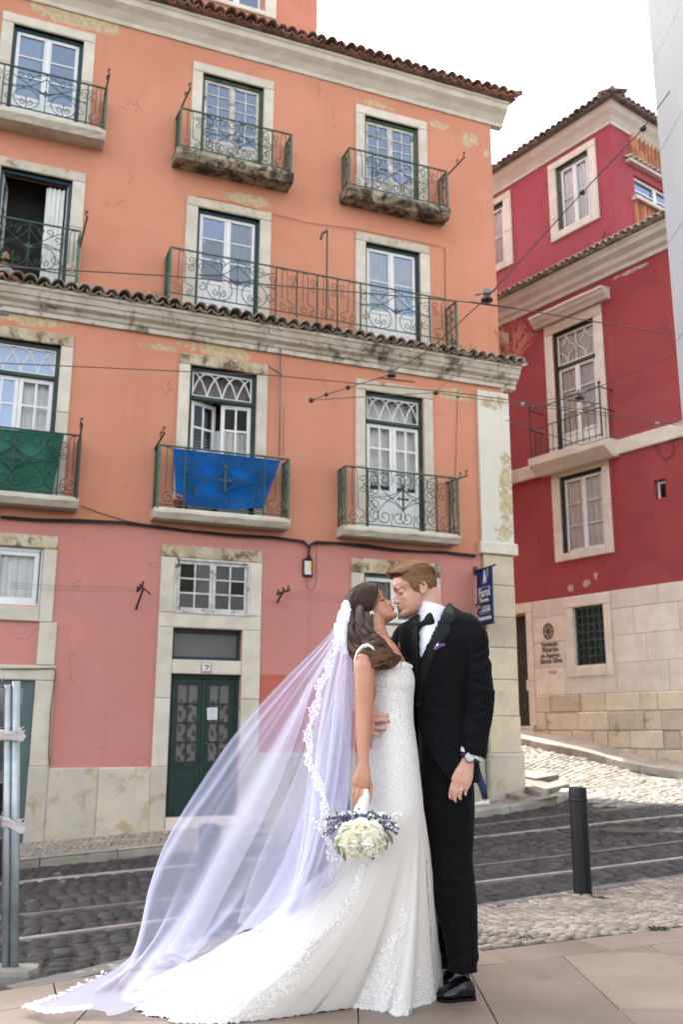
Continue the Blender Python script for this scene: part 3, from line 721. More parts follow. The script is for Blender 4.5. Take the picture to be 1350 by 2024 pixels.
# ---- roof tiles
def tile_mesh(r, L, mat, taper=.85, th=.014, arc=1.0):
    mb = MB(); n = 7
    A = [pi*(.5-.5*arc)+pi*arc*i/(n-1) for i in range(n)]
    ring = lambda rr, y: [(rr*cos(a), y, rr*sin(a)) for a in A]
    o0, o1, i0, i1 = ring(r,0), ring(r*taper,L), ring(r-th,0), ring((r-th)*taper,L)
    V = o0+o1+i0+i1; F = []
    for k in range(n-1):
        F += [(k,k+1,n+k+1,n+k),(2*n+k+1,2*n+k,3*n+k,3*n+k+1),(k+1,k,2*n+k,2*n+k+1)]
    F += [(0,n,3*n,2*n),(2*n-1,n-1,3*n-1,4*n-1)]
    mb.add(V, [f[::-1] for f in F]); me = mb.mesh('roof_tile', True); me.materials.append(mat); return me
def tile_row(H, part, x0, x1, y, z, slope, pitch, L, mat, mat_pan=None, yaw=0.0, jit=.012, skip=None, dirx=(1,0), pans=True):
    """covers and pans along an eave, each tile an object below the roof part"""
    me = tile_mesh(pitch*.54, L, mat); me2 = tile_mesh(pitch*.5, L, mat_pan or mat, 1.1, .014, .8)
    n = int(hypot(x1[0]-x0[0], x1[1]-x0[1])/pitch) if isinstance(x0, tuple) else int((x1-x0)/pitch)
    for i in range(n+1):
        if isinstance(x0, tuple): bx, by = x0[0]+(x1[0]-x0[0])*i/n, x0[1]+(x1[1]-x0[1])*i/n
        else: bx, by = x0+pitch*i, y
        for kind in ((0,1) if pans else (0,)):
            o = bpy.data.objects.new('roof_tile', me if kind == 0 else me2); COL.objects.link(o); o.parent = part
            dx = 0 if kind == 0 else pitch/2
            R_ = Matrix.Rotation(yaw,4,'Z') @ Matrix.Rotation(slope+RNG.uniform(-.03,.03),4,'X') @ Matrix.Rotation(RNG.uniform(-.04,.04),4,'Z')
            if kind: R_ = R_ @ Matrix.Rotation(pi,4,'Y')
            o.matrix_local = Matrix.Translation((bx+dx*cos(yaw)+RNG.uniform(-jit,jit)*.5, by+dx*sin(yaw)+RNG.uniform(-jit,jit)*1.5+(0.03 if kind else 0), z+RNG.uniform(-jit,jit)*.5+(pitch*.30 if kind else 0))) @ R_
def prof_run(mb, prof, x0, x1, seg=None):
    """profile (y,z) swept along x with slightly uneven edges"""
    n = seg or max(2, int((x1-x0)/.5))
    mb.loft([[(x0+(x1-x0)*i/n, y+(RNG.uniform(-.004,.004)), z+RNG.uniform(-.003,.003)) for y, z in prof] for i in range(n+1)])
# ------------------------------------------------------------------ the orange house
OH = House('orange_house', PA, -1.3, 'tall orange house with scrolled iron balconies, pink ground floor and green door', 'house')
CXS = (-4.98, -1.985, .945); XR = 3.02; XL = -9.0
ow = .53
H4 = [(c-ow, c+ow, 9.03, 10.70) for c in CXS]; H3 = [(c-.52, c+.52, 6.46, 8.21) for c in CXS]; H2 = [(c-.535, c+.535, 3.15, 5.50) for c in CXS]
W10 = (-6.2, -4.47, 1.67, 2.47); SHOP = (-6.6, -4.45, -1.5, .66); WIN11 = (-2.62, -1.49, 1.67, 2.47); DOOR = (-2.61, -1.58, -1.16, 1.45); W12 = (.38, 1.50, 1.63, 2.44)
ZBAND = 2.90
up = MB(); holed_wall(up, XL, XR, ZBAND, 11.45, H4+H3+H2, .26)
sd_ = lambda t: (XR-.2556*t, .967*t)
# side wall along the alley, back and far side
for z0, z1 in ((-1.6,11.45),):
    a, b = sd_(0), sd_(10)
    up.add([(a[0],a[1],z0),(b[0],b[1],z0),(b[0],b[1],z1),(a[0],a[1],z1)], [(0,1,2,3)])
    up.add([(b[0],b[1],z0),(XL,b[1],z0),(XL,b[1],z1),(b[0],b[1],z1)], [(0,1,2,3)]); up.add([(XL,b[1],z0),(XL,0,z0),(XL,0,z1),(XL,b[1],z1)], [(0,1,2,3)])
wall = OH.part(up, 'upper_wall', m_or)
mb = MB(); mb.add([(XL,.62,-1.6),(XR-.2,.62,-1.6),(XR-.2,.62,11.4),(XL,.62,11.4)], [(0,1,2,3)]); OH.part(mb, 'inner_wall', m_room)  # dark sheet behind the windows in place of room shade
mb = MB(); holed_wall(mb, XL, 2.52, -1.6, ZBAND-.001, [W10, SHOP, WIN11, DOOR, W12, (-1.297,2.4,-.30,.82)], .24, 0.0); OH.part(mb, 'lower_wall', m_pink)
mb = MB()
for k in range(1): mb.add([(-1.297,0,-.30),(2.4,0,-.30),(2.4,0,.82),(-1.297,0,.82)], [(0,1,2,3)])
OH.part(mb, 'repainted_patch', m_patch, label='darker salmon patch of new paint right of the green door')
# plinth, built of big stones
for a, b, z in ((-4.20,-3.55,-.485),(-3.548,-2.84,-.485),(-1.29,-.42,-.31),(-.418,.55,-.31),(.552,1.6,-.31),(1.602,2.46,-.31)):
    mb = MB(); mb.bbox(a, b, -.045, .1, -1.7, z, .012, .004); OH.part(mb, 'plinth_stone', m_plinth)
mb = MB(); mb.bbox(-2.84, -2.612, -.045, .1, -1.7, -.486, .012, .003); OH.part(mb, 'plinth_stone', m_plinth); mb = MB(); mb.bbox(-1.579, -1.291, -.045, .1, -1.7, -.311, .012, .003); OH.part(mb, 'plinth_stone', m_plinth)
mb = MB(); mb.bbox(-2.609, -1.583, -.07, .2, -1.7, -1.165, .01, .003); OH.part(mb, 'door_step', m_stone)
mb = MB(); mb.box(-.42, -.05, -.048, .02, -.98, -.62); OH.part(mb, 'cellar_hatch', M('grey_hatch_metal', (.10,.10,.11), (.07,.07,.08), 8, .6))
# corner pilaster
mb = MB(); mb.box(2.52, 3.14, -.05, .30, 3.10, 5.80); o = OH.part(mb, 'corner_pilaster', m_pil)
mb = MB(); mb.bbox(2.46, 3.19, -.10, .33, 2.90, 3.10, .015, .004); OH.part(mb, 'pilaster_capital', m_stone)
zz = [-.33,.25,.83,1.35,1.85,2.38,2.898]
for a, b in zip(zz, zz[1:]):
    mb = MB(); mb.bbox(2.535+RNG.uniform(-.01,.01), 3.12+RNG.uniform(-.008,.008), -.06+RNG.uniform(-.006,.006), .30, a, b-.004, .015, .005); OH.part(mb, 'quoin_stone', lichen_stone('quoin_limestone', (.52,.44,.30), (.45,.39,.29), (.36,.26,.13), (.58,.72), 3, .1) if 'quoin_limestone' not in bpy.data.materials else bpy.data.materials['quoin_limestone'])
mb = MB(); mb.bbox(2.47, 3.15, -.12, .34, -1.7, -.331, .03, .006); OH.part(mb, 'pilaster_base', m_plinth)
# lower cornice with its tile ledge
mb = MB(); prof_run(mb, [(.1,5.90),(-.05,5.90),(-.05,5.97),(-.08,5.99),(-.10,6.03),(-.17,6.07),(-.19,6.12),(-.21,6.13),(-.24,6.20),(-.27,6.22),(-.27,6.265),(.1,6.265)], XL, 3.30, 40); OH.part(mb, 'lower_cornice', m_corn)
mb = MB(); mb.add([(XL,-.20,6.27),(3.36,-.20,6.27),(3.2,.05,6.37),(XL,.05,6.37)], [(0,1,2,3)]); rf = OH.part(mb, 'tile_ledge', m_tiled)
tile_row(OH, rf, -8.94, 3.34, -.36, 6.29, RAD(11), .19, .44, m_tiled, jit=.022)
# upper cornice, eaves and roof
mb = MB(); prof_run(mb, [(.1,11.18),(-.03,11.18),(-.05,11.24),(-.14,11.34),(-.24,11.42),(-.26,11.50),(-.29,11.52),(-.29,11.56),(.1,11.56)], XL, 3.27, 40); OH.part(mb, 'upper_cornice', m_stone)
mb = MB(); mb.add([(XL,-.36,11.62),(3.40,-.36,11.62),(.9,4.6,13.1),(XL,4.6,13.1)], [(0,1,2,3)]); b = sd_(10)
mb.add([(3.40,-.36,11.62),(b[0]+.4,b[1],11.62),(b[0]-1.2,b[1]-2.5,13.1),(.9,4.6,13.1)], [(0,1,2,3)]); mb.add([(XL,4.6,13.1),(.9,4.6,13.1),(b[0]-1.2,b[1]-2.5,13.1),(b[0]+.4,b[1],11.62),(XL,b[1],11.62)], [(0,1,2,3,4)])
mb.add([(XL,-.36,11.60),(3.40,-.36,11.60),(3.27,.1,11.565),(XL,.1,11.565)], [(0,1,2,3)]); mb.add([(3.40,-.36,11.60),(b[0]+.4,b[1],11.60),(b[0],b[1],11.5),(3.0,.1,11.5)], [(0,1,2,3)])
rf = OH.part(mb, 'roof', m_tile)
tile_row(OH, rf, -8.84, 3.30, -.46, 11.60, RAD(16), .18, .46, m_tile, jit=.018)
mb = MB(); mb.tube([(3.42,-.5,11.66),(3.2,-.2,11.72),(2.9,.3,11.85)], [.05,.09,.09], 8); mb.build('hip_tile', m_tile, rf, True)
# taller set-back storey, its unseen top raised to shade the street
xp = PA.at(627, 60, -.9)[0]
mb = MB(); holed_wall(mb, XL, xp, 11.5, 18.2, [(-3.05+.55,-1.9+.62,13.0,15.0)], .2, .9); mb.add([(xp,.9,11.5),(xp-2,8.5,11.5),(xp-2,8.5,18.2),(xp,.9,18.2)], [(0,1,2,3)]); mb.add([(XL,.9,18.2),(xp,.9,18.2),(xp-2,8.5,18.2),(XL,8.5,18.2)], [(0,1,2,3)])
mb.add([(xp-2,8.5,11.5),(XL,8.5,11.5),(XL,8.5,18.2),(xp-2,8.5,18.2)], [(0,1,2,3)]); mb.add([(XL,8.5,11.5),(XL,.9,11.5),(XL,.9,18.2),(XL,8.5,18.2)], [(0,1,2,3)])
pw = OH.part(mb, 'set_back_storey', plaster('faded_orange_render', (.50,.19,.125), (.46,.17,.11), (.38,.16,.10), [(-2.4,12.55,1.0,.2),(-1.0,12.45,.6,.15)]))
def offy(p, dy):
    for q in [p]+list(p.children): pass
    p.location.y = dy
w0 = PA.at(450,10,-.9); w1 = PA.at(523,20,-.9); s0 = PA.at(392,20,-.9); s1 = PA.at(545,40,-.9)
o = (w0[0]-.35, w1[0], w1[1]-.05, w1[1]+1.6)
p = surround(OH, s0[0], s1[0], s1[1], o[3]+.17, o, m_stone, sill=o[2]-s1[1]); offy(p, .9)
p = french(OH, o, m_blueg, m_white, m_glassb, 0.0, 3, 1, [(0,.4,m_curt)]); offy(p, .9)
# stone surrounds
for c, h in zip(CXS, H4): surround(OH, c-.705, c+.705, 9.02, 10.87, h, m_stone)
for c, h in zip(CXS, H3): surround(OH, c-.71, c+.71, 6.40, 8.37, h, m_stone, lichen_stone('stained_lintel', (.52,.47,.38), (.44,.38,.28), (.24,.18,.10), (.55,.66), 5) if 'stained_lintel' not in bpy.data.materials else bpy.data.materials['stained_lintel'])
for c, h in zip(CXS, H2): surround(OH, c-.71, c+.71, 3.10, 5.68, h, m_stone, m_lint if c < 0 else bpy.data.materials['stained_lintel'])
surround(OH, -7.0, -4.29, 1.45, 2.65, W10, m_stone, m_lint, sill=.20, label='lichen stained stone around the left ground floor window')
p = surround(OH, -7.0, -4.20, -.46, .86, SHOP, m_stone, m_stone)
mb = MB(); mb.bbox(-4.455, -4.22, -.035, .1, .864, 1.446, .012, .003); mb.build('jamb_stone', m_stone, p)
mb = MB(); mb.bbox(-4.455, -4.20, -.05, .1, -1.7, -.462, .012, .003); mb.build('jamb_stone', m_plinth, p)
o = (-2.61, -1.58, 1.47, 2.47); p = surround(OH, -2.83, -1.30, 1.67, 2.66, (-2.62,-1.49,1.67,2.48), m_stone, m_lint)
mb = MB(); mb.bbox(-2.83, -1.30, -.03, .1, 1.456, 1.668, .01, .003); OH.part(mb, 'lintel_stone', m_stone)
for a, b, z in ((-2.83,-2.612,-.484),(-1.579,-1.30,-.308)):
    mb = MB(); mb.bbox(a, b, -.035, .22, z, .45, .01, .003); OH.part(mb, 'jamb_stone', m_stone)
    mb = MB(); mb.bbox(a, b, -.035, .22, .454, 1.453, .01, .003); OH.part(mb, 'jamb_stone', m_stone)
mb = MB(); mb.bbox(-2.609, -1.582, -.02, .2, .80, 1.00, .01, .002); tr = OH.part(mb, 'door_lintel', m_stone)
surround(OH, .16, 1.73, 1.44, 2.67, W12, m_stone, m_lint, sill=.18)
# ---- windows, top row
french(OH, H4[0], m_blueg, m_white, m_glassb, .28, 3, 1, [(.05,.4,m_curt)])
french(OH, H4[1], m_oldg, m_oldw, m_glassb, .30, 5, 2, None, st=.05, bar=.02); french(OH, H4[2], m_oldg, m_oldw, m_glassb, .30, 5, 2, None, st=.05, bar=.02)
# third floor: the left one stands open
p = outer_frame(OH, H3[0], m_blueg); x0, x1, z0, z1 = H3[0]
leaf(p, x0+.056, x0+.5, z0+.02, z1-.056, .09, .3, 3, 1, m_white, m_glass, rot=(x0+.056, RAD(80))); leaf(p, x1-.5, x1-.056, z0+.02, z1-.056, .09, .3, 3, 1, m_white, m_glass, rot=(x1-.056, RAD(-84)))
curtain(p, x1-.36, x1-.09, z0+.02, z1-.10, .16, m_curt, 4, .025)
french(OH, H3[1], m_blueg, m_white, m_glassb, .30, 3, 1, [(.55,.98,m_curt)]); french(OH, H3[2], m_blueg, m_white, m_glassb, .30, 2, 1, [(.02,.5,m_curt),(.5,.98,m_curt)])
# second floor with arched fanlights
def fanlight(p, x0, x1, z0, z1, mw, mg, n=4):
    mb = MB(); wd = x1-x0; b = wd/n; y = .075; r = .013
    mb.box(x0, x1, y, y+.03, z0, z0+.022); mb.box(x0, x1, y, y+.03, z1-.022, z1); mb.box(x0, x0+.02, y+.001, y+.029, z0+.022, z1-.022); mb.box(x1-.02, x1, y+.001, y+.029, z0+.022, z1-.022)
    hz = z1-z0-.04
    for i in range(-1, n+1):
        for s in (0, 1):
            pts = []
            for k in range(11):
                t = k/10; u = (i+s*2-s*0)*b  # springing point
                xx = x0+(i+(t*t*.35+t*.65)*1.0*b/b)*b if s == 0 else x0+(i+1-(t*t*.35+t*.65))*b
                zz_ = z0+.02+hz*sin(t*pi/2)
                if x0+.005 <= xx <= x1-.005: pts.append((xx, y+.013, zz_))
            if len(pts) > 2: mb.tube(pts, r, 4, cap=False)
    mb.build('fanlight_tracery', mw, p)
    for i in range(n):
        mq = MB(); mq.add([(x0+b*i,y+.02,z0),(x0+b*(i+1),y+.02,z0),(x0+b*(i+1),y+.02,z1),(x0+b*i,y+.02,z1)], [(0,1,2,3)]); mq.build('pane', mg, p)
for i, h in enumerate(H2):
    x0, x1, z0, z1 = h; p = outer_frame(OH, h, m_green, .055); xm = (x0+x1)/2
    mb = MB(); mb.bbox(x0+.055, x1-.055, .03, .13, 4.97, 5.03, .008); mb.build('transom_bar', m_green, p)
    fanlight(p, x0+.058, x1-.058, 5.035, z1-.06, m_white, m_glass if i else m_glassb)
    mw = m_white if i == 0 else m_oldw
    mg = [m_glass, m_glassb][0 if i else 1]
    leaf(p, x0+.06, xm-.002, z0+.02, 4.965, .075, .36, 3, 2, m_white, mg, .06, .03, rot=(x0+.06, RAD(24)) if i == 1 else None)
    leaf(p, xm+.002, x1-.06, z0+.02, 4.965, .075, .36, 3, 2, m_white, m_glass, .06, .03, rot=(x1-.06, RAD(-5)) if i == 1 else None)
    if i != 1: curtain(p, x0+.05, x1-.05, z0+.8, 4.95, .2, m_curt, 8)
    else: curtain(p, xm-.05, x1-.05, z0+.5, 4.6, .34, m_curt, 5)
    curtain(p, x0+.05, x1-.05, 5.03, 5.45, .3, M('dull_blind', (.25,.22,.20), (.2,.17,.15)) if i == 1 else m_curt, 6)
# ground floor windows
p = outer_frame(OH, W10, m_white, .05, .03, .08, True); x0,x1,z0,z1 = W10
leaf(p, x1-.62, x1-.05, z0+.05, z1-.05, .045, 0, 1, 1, m_white, m_glass, .06); leaf(p, x1-1.2, x1-.63, z0+.05, z1-.05, .045, 0, 1, 1, m_white, m_glass, .06); leaf(p, x0+.05, x1-1.21, z0+.05, z1-.05, .045, 0, 1, 1, m_white, m_glass, .06); curtain(p, x0+.06, x1-.05, z0+.06, z1-.06, .14, m_curt, 12, .02)
mb = MB(); mb.box(x1-.047, x1-.03, .025, .028, z0+.03, z1-.03); mb.build('trim_strip', m_blueg, p)
p = outer_frame(OH, (-2.625,-1.487,1.665,2.475), m_oldw, .035, -.045, .10, True); x0,x1,z0,z1 = WIN11; xm = (x0+x1)/2
mdk = M('grimy_dark_pane', (.045,.048,.05), (.06,.063,.065), 4, .25, spec=.6); mdk2 = M('broken_out_pane', (.018,.016,.015), rough=.9)
leaf(p, x0+.035, xm-.002, z0+.035, z1-.035, -.02, 0, 3, 2, m_oldw, [mdk,mdk,mdk,mdk,mdk2], .045, .025); leaf(p, xm+.002, x1-.035, z0+.035, z1-.035, -.02, 0, 3, 2, m_oldw, [mdk,mdk,mdk,mdk2,mdk], .045, .025)
p = outer_frame(OH, W12, m_oldg, .05, .04, .08, True); x0,x1,z0,z1 = W12; xm = (x0+x1)/2
leaf(p, x0+.05, xm-.002, z0+.05, z1-.05, .055, 0, 1, 1, m_white, m_glass, .06); leaf(p, xm+.002, x1-.05, z0+.05, z1-.05, .055, 0, 1, 1, m_white, m_glass, .06); curtain(p, x0+.06, x1-.06, z0+.06, z1-.06, .13, M('lace_curtain_dim', (.22,.225,.21), (.12,.125,.12), 30, .9), 7, .02)
# ---- green door no. 7 with its transom light
x0, x1, z0 = -2.61, -1.58, -1.16
mb = MB(); mb.bbox(x0, x0+.045, .10, .2, 1.0, 1.45, .005); mb.bbox(x1-.045, x1, .10, .2, 1.0, 1.45, .005); mb.box(x0+.045, x1-.045, .101, .2, 1.40, 1.449); mb.box(x0+.045, x1-.045, .101, .2, 1.003, 1.055)
p = OH.part(mb, 'transom_window', m_green); mb = MB(); mb.add([(x0+.04,.15,1.05),(x1-.04,.15,1.05),(x1-.04,.15,1.41),(x0+.04,.15,1.41)], [(0,1,2,3)]); mb.build('pane', M('frosted_pane', (.115,.115,.108), (.10,.10,.094), 3, .35, spec=.5), p)
mb = MB(); zt = .795
mb.bbox(x0, x0+.05, .10, .22, z0, zt, .006); mb.bbox(x1-.05, x1, .10, .22, z0, zt, .006); mb.box(x0+.05, x1-.05, .101, .22, zt-.05, zt-.0005)
door = OH.part(mb, 'door', m_green); xm = (x0+x1)/2
m_tilep = None
t = NT('hall_tile_pattern'); vo = t.n('ShaderNodeTexVoronoi'); vo.inputs['Scale'].default_value = 9; t.l(t.co, vo.inputs['Vector'])
sxz = t.n('ShaderNodeSeparateXYZ'); t.l(t.co, sxz.inputs[0])
wv = t.math('MULTIPLY', t.math('SINE', t.math('MULTIPLY', sxz.outputs[0], 46)), t.math('SINE', t.math('ADD', t.math('MULTIPLY', sxz.outputs[2], 30), t.math('SINE', t.math('MULTIPLY', sxz.outputs[0], 23)))))
t.col(t.mix(t.math('MULTIPLY', t.ramp(wv, .05, .35), t.ramp(sxz.outputs[2], .42, .46, 1, 0)), (.135,.13,.118), (.055,.042,.036))); t.set(Roughness=.3); m_hall = t.m
for a, b in ((x0+.053, xm-.002), (xm+.002, x1-.053)):
    mb = MB(); zp = -.50
    mb.bbox(a, a+.085, .115, .165, z0+.01, zt-.055, .006); mb.bbox(b-.085, b, .115, .165, z0+.01, zt-.055, .006); mb.box(a+.085, b-.085, .117, .163, zt-.14, zt-.056); mb.box(a+.085, b-.085, .117, .163, zp, zp+.08); mb.box(a+.085, b-.085, .117, .163, z0+.011, z0+.14); mb.box(a+.085, b-.085, .13, .155, z0+.14, zp)
    lf = mb.build('door_leaf', m_green, door)
    mb = MB(); w_ = b-a-.17
    mb.box(a+.085+w_/2-.009, a+.085+w_/2+.009, .122, .14, zp+.08, zt-.14)
    for k in (.25,.5,.75): mb.box(a+.085, b-.085, .1225, .1395, zp+.08+(zt-.22-zp)*k-.009, zp+.08+(zt-.22-zp)*k+.009)
    mb.build('door_grille', m_green, door)
    for i in (0,1):
        mb = MB(); mb.add([(a+.085+w_/2*i,.145,zp+.08),(a+.085+w_/2*(i+1),.145,zp+.08),(a+.085+w_/2*(i+1),.145,zt-.14),(a+.085+w_/2*i,.145,zt-.14)], [(0,1,2,3)]); mb.build('pane', m_hall, door)
mb = MB(); mb.bbox(xm-.03, xm+.03, .095, .117, z0+.02, zt-.06, .008); mb.build('cover_strip', m_green, door)
mb = MB(); mb.ball((xm+.05,.085,-.18), .02, 8, 6); mb.tube([(xm+.05,.085,-.18),(xm+.05,.115,-.18)], .008, 6); mb.build('door_knob', m_steeld, door, True)
mb = MB(); mb.bbox(-1.60, -1.585, .0, .06, -.02, .36, .003); ic = OH.part(mb, 'intercom', M('intercom_grey', (.16,.17,.18), rough=.4, metal=.6))
mb = MB(); 
for k in range(7): mb.box(-1.597, -1.588, -.006, -.0005, .03+.042*k, .055+.042*k)
mb.build('call_buttons', m_white, ic)
a_ = PA.at(414,1398); b_ = PA.at(433,1423)
mb = MB(); mb.add([(a_[0],.112,b_[1]),(b_[0],.111,b_[1]+.01),(b_[0]-.005,.112,a_[1]),(a_[0]-.01,.112,a_[1]-.005)], [(0,1,2,3)]); nt_ = mb.build('notice', M('white_paper', (.62,.62,.62), rough=.7), door)
mb = MB()
for k in range(6): mb.box(a_[0]+.015, b_[0]-(.02 if k%3 else .05), .1105, .111, a_[1]-.035-.022*k, a_[1]-.030-.022*k)
mb.build('print_lines', M('faint_print', (.30,.22,.30)), nt_ if False else door)
# shop entrance at the far left
m_alu = M('grey_green_aluminium', (.085,.125,.125), (.075,.11,.11), 3, .45, metal=.3)
mb = MB(); x0,x1,z0,z1 = SHOP; mb.bbox(x1-.14, x1-.003, .03, .1, z0, z1-.003, .004); mb.bbox(x0, x0+.1, .03, .1, z0, z1-.003, .004); mb.box(x0+.1, x1-.14, .031, .1, z1-.1, z1-.004); mb.box(x0+.1,x1-.14,.031,.1,z0,z0+.30)
p = OH.part(mb, 'shop_front', m_alu, label='grey green metal shop front behind the wire fence'); mb = MB(); mb.add([(x0,.06,z0+.2),(x1-.1,.06,z0+.2),(x1-.1,.06,z1-.08),(x0,.06,z1-.08)], [(0,1,2,3)]); mb.build('pane', glass_mat('shop_glass', (.10,.16,.26), 2.0), p)
# number plaque
mb = MB(); mb.bbox(-2.19, -2.03, -.036, -.018, .825, .975, .004); pq = OH.part(mb, 'number_plaque', M('plaque_border', (.30,.17,.14), (.50,.44,.38), 60, .3, a=(.48,.52)))
mb = MB(); mb.box(-2.168, -2.052, -.0385, -.036, .847, .953); mb.build('enamel_field', M('white_enamel', (.62,.61,.58), rough=.25), pq)
mb = MB(); mb.extr([(-2.145,.930),(-2.072,.930),(-2.072,.918),(-2.105,.862),(-2.122,.862),(-2.092,.916),(-2.145,.916)], -.0405, -.0386); mb.build('numeral', M('numeral_blue_black', (.02,.02,.04), rough=.3), pq)
# ---- balconies
balcony(OH, CXS[0]-.97, CXS[0]+.90, 9.0, 9.71, .33, (.17,.03), 'rings', m_iron, [CXS[0]-.6,CXS[0]+.62], orn='star', irr=.015, ms=m_slabst)
balcony(OH, CXS[1]-.93, CXS[1]+.93, 8.98, 9.69, .34, (.17,.05), 'hearts', m_iron, [CXS[1]-.56,CXS[1]+.60,], orn='star', irr=.02, ms=m_slabdk)
balcony(OH, CXS[2]-.95, CXS[2]+.93, 9.0, 9.73, .32, (.18,.05), 'hearts', m_iron, [CXS[2]-.52,CXS[2]+.56], orn=None, irr=.03, ms=m_slabdk)
balcony(OH, CXS[0]-.97, CXS[0]+.66, 6.40, 7.20, .36, None, 'rings', m_iron, [CXS[0]-.5,CXS[0]+.40], zb=6.47, orn='star', label='third floor railing before the open window')
balcony(OH, -2.975, 1.965, 6.40, 7.215, .37, None, 'rings', m_iron, [-2.55,-1.28,-.93,-.58,-.23,.18,1.45], zb=6.47, orn='star', label='long railing along the tile ledge')
for c, zs in ((CXS[0],3.17),(CXS[1],3.14),(CXS[2],3.12)):
    balcony(OH, c-1.0, c+(.87 if c < -4 else .99), zs, 4.07, .31, (.15,.035), 'hearts', m_ironb if c < -4 else m_iron, [c-.62,c+.60], irr=.012 if c < -4 else .02)
# pole fixed to the long railing
mb = MB(); mb.tube([(-.42,-.37,6.45),(-.42,-.38,8.08)], .014, 6); mb.tube([(-.42,-.38,8.03),(-.50,-.38,7.98),(-.53,-.38,7.86)], .022, 6); o = mb.build('railing_pole', m_iron); o.matrix_world = OH.mat()
tag(o, 'thin green pole rising from the long railing with a hooked tip', 'pole')
# ------------------------------------------------------------------ the dark red house
RH = House('red_house', PR, -.6, 'dark red house with stone base, barred window and two tiled eaves', 'house')
m_red = plaster('dark_red_render', (.285,.050,.048), (.240,.042,.043), (.18,.046,.047), [(-.35,2.84,.10,.08),(.05,2.88,.13,.10),(.28,2.97,.06,.12),(1.6,9.02,.5,.05)], (.42,.36,.28), namp=4.6, nsc=7)
m_redu = plaster('rose_red_render', (.335,.062,.074), (.280,.052,.064), (.20,.05,.056))  # paler rose puts glare over the upper wall into its colour
m_pale = lichen_stone('rose_limestone', (.60,.54,.465), (.53,.47,.395), (.42,.33,.24), (.62,.80), 2.8, .05)
m_block = lichen_stone('worn_limestone_block', (.52,.44,.33), (.45,.385,.30), (.25,.18,.115), (.56,.72), 2.6, .14, .7)
m_palec = lichen_stone('clean_cornice_stone', (.53,.48,.42), (.47,.42,.355), (.36,.31,.25), (.66,.8), 3)
XL2, XR2, XC = -7.0, 3.4, 1.35
wD = (-.49,.62,5.66,8.38); wW = (-.50,.60,3.56,5.17); wS = (1.76,2.01,4.26,4.62); wG = (-.325,.435,1.26,2.435); wDr = (-3.2,-1.575,.12,2.45)
wD0 = (-3.32,-2.21,5.66,8.38)
wU1 = (-.15,.75,10.69,12.24); wU0 = (-2.75,-1.75,10.69,12.24)
mb = MB(); holed_wall(mb, XL2, XR2, 2.66, 9.62, [wD, wW, wS, wD0], .22)
mb.add([(XR2,0,-2),(XR2,8,-2),(XR2,8,9.62),(XR2,0,9.62)], [(0,1,2,3)]); mb.add([(XL2,0,9.62),(XR2,0,9.62),(XR2,8,9.62),(XL2,8,9.62)], [(0,1,2,3)])
mb.add([(XL2,8,-2),(XL2,0,-2),(XL2,0,9.62),(XL2,8,9.62)], [(0,1,2,3)]); mb.add([(XR2,8,-2),(XL2,8,-2),(XL2,8,9.62),(XR2,8,9.62)], [(0,1,2,3)])
RH.part(mb, 'red_wall', m_red)
mb = MB(); mb.add([(XL2,.7,-1),(XR2,.7,-1),(XR2,.7,9.5),(XL2,.7,9.5)], [(0,1,2,3)]); RH.part(mb, 'inner_wall', m_room)  # dark sheet standing for the unlit rooms
# upper storey with its own corner and tile-hung flank
mb = MB(); holed_wall(mb, XL2, XC, 9.62, 12.75, [wU1, wU0], .2); PF = [(-.55,0)]
RH.part(mb, 'upper_wall', m_redu)
PS = Plane(PR.world(XC, 0, 0), PR.yaw+pi/2)
def ps(px, py): u, z = PS.at(px, py); return u, z
a1, a2 = ps(1253,345), ps(1300,415); fw0, fz1, fz0 = a1[0], a1[1], ps(1257,392)[1]
mb = MB(); Hf = [(fw0, fw0+1.6, fz0, fz1)]
tmp = MB(); holed_wall(tmp, 0, 6, 9.62, 12.75, Hf, .2)
mb.add([(XC-v[1], v[0], v[2]) for v in tmp.v], tmp.f)
mb.add([(XC,6,9.62),(XL2,6,9.62),(XL2,6,12.75),(XC,6,12.75)], [(0,1,2,3)])
RH.part(mb, 'flank_wall', m_redu)
mb = MB(); mb.add([(XC-.7,.3,9.7),(XC-.7,5.8,9.7),(XC-.7,5.8,12.6),(XC-.7,.3,12.6)], [(0,1,2,3)]); mb.add([(XL2,.7,9.7),(XC-.71,.7,9.7),(XC-.71,.7,12.6),(XL2,.7,12.6)], [(0,1,2,3)]); RH.part(mb, 'upper_inner_wall', m_room)  # dark sheets standing for the unlit upper rooms
# flank window and tile hanging: build along the flank
def flank(mb): mb.v = [(XC-v[1], v[0], v[2]) for v in mb.v]; return mb
x0, x1, z0, z1 = Hf[0]
mb = MB(); mb.box(x0, x0+.06, .06, .14, z0, z1); mb.box(x0+.75, x0+.85, .06, .14, z0, z1); mb.box(x1-.06, x1, .06, .14, z0, z1); mb.box(x0, x1, .061, .139, z1-.06, z1-.001); mb.box(x0, x1, .061, .139, z0+.001, z0+.06); p = RH.part(flank(mb), 'flank_window', m_white)
for a, b in ((x0+.06,x0+.75),(x0+.85,x1-.06)):
    mb = MB(); mb.add([(a,.1,z0),(b,.1,z0),(b,.1,z1),(a,.1,z1)], [(0,1,2,3)]); flank(mb).build('pane', m_glassb, p); mb = MB(); mb.add([(a,.2,z0),(b,.2,z0),(b,.2,z1),(a,.2,z1)], [(0,1,2,3)]); flank(mb).build('blind', m_blind, p)
    mb = MB(); mb.box(a, b, .08, .12, (z0+z1)/2-.015, (z0+z1)/2+.015); flank(mb).build('glazing_bar', m_white, p)
mb = MB(); mb.bbox(x0-.12, x1+.2, -.14, .02, z0-.10, z0-.002, .01); RH.part(flank(mb), 'flank_sill', m_palec)
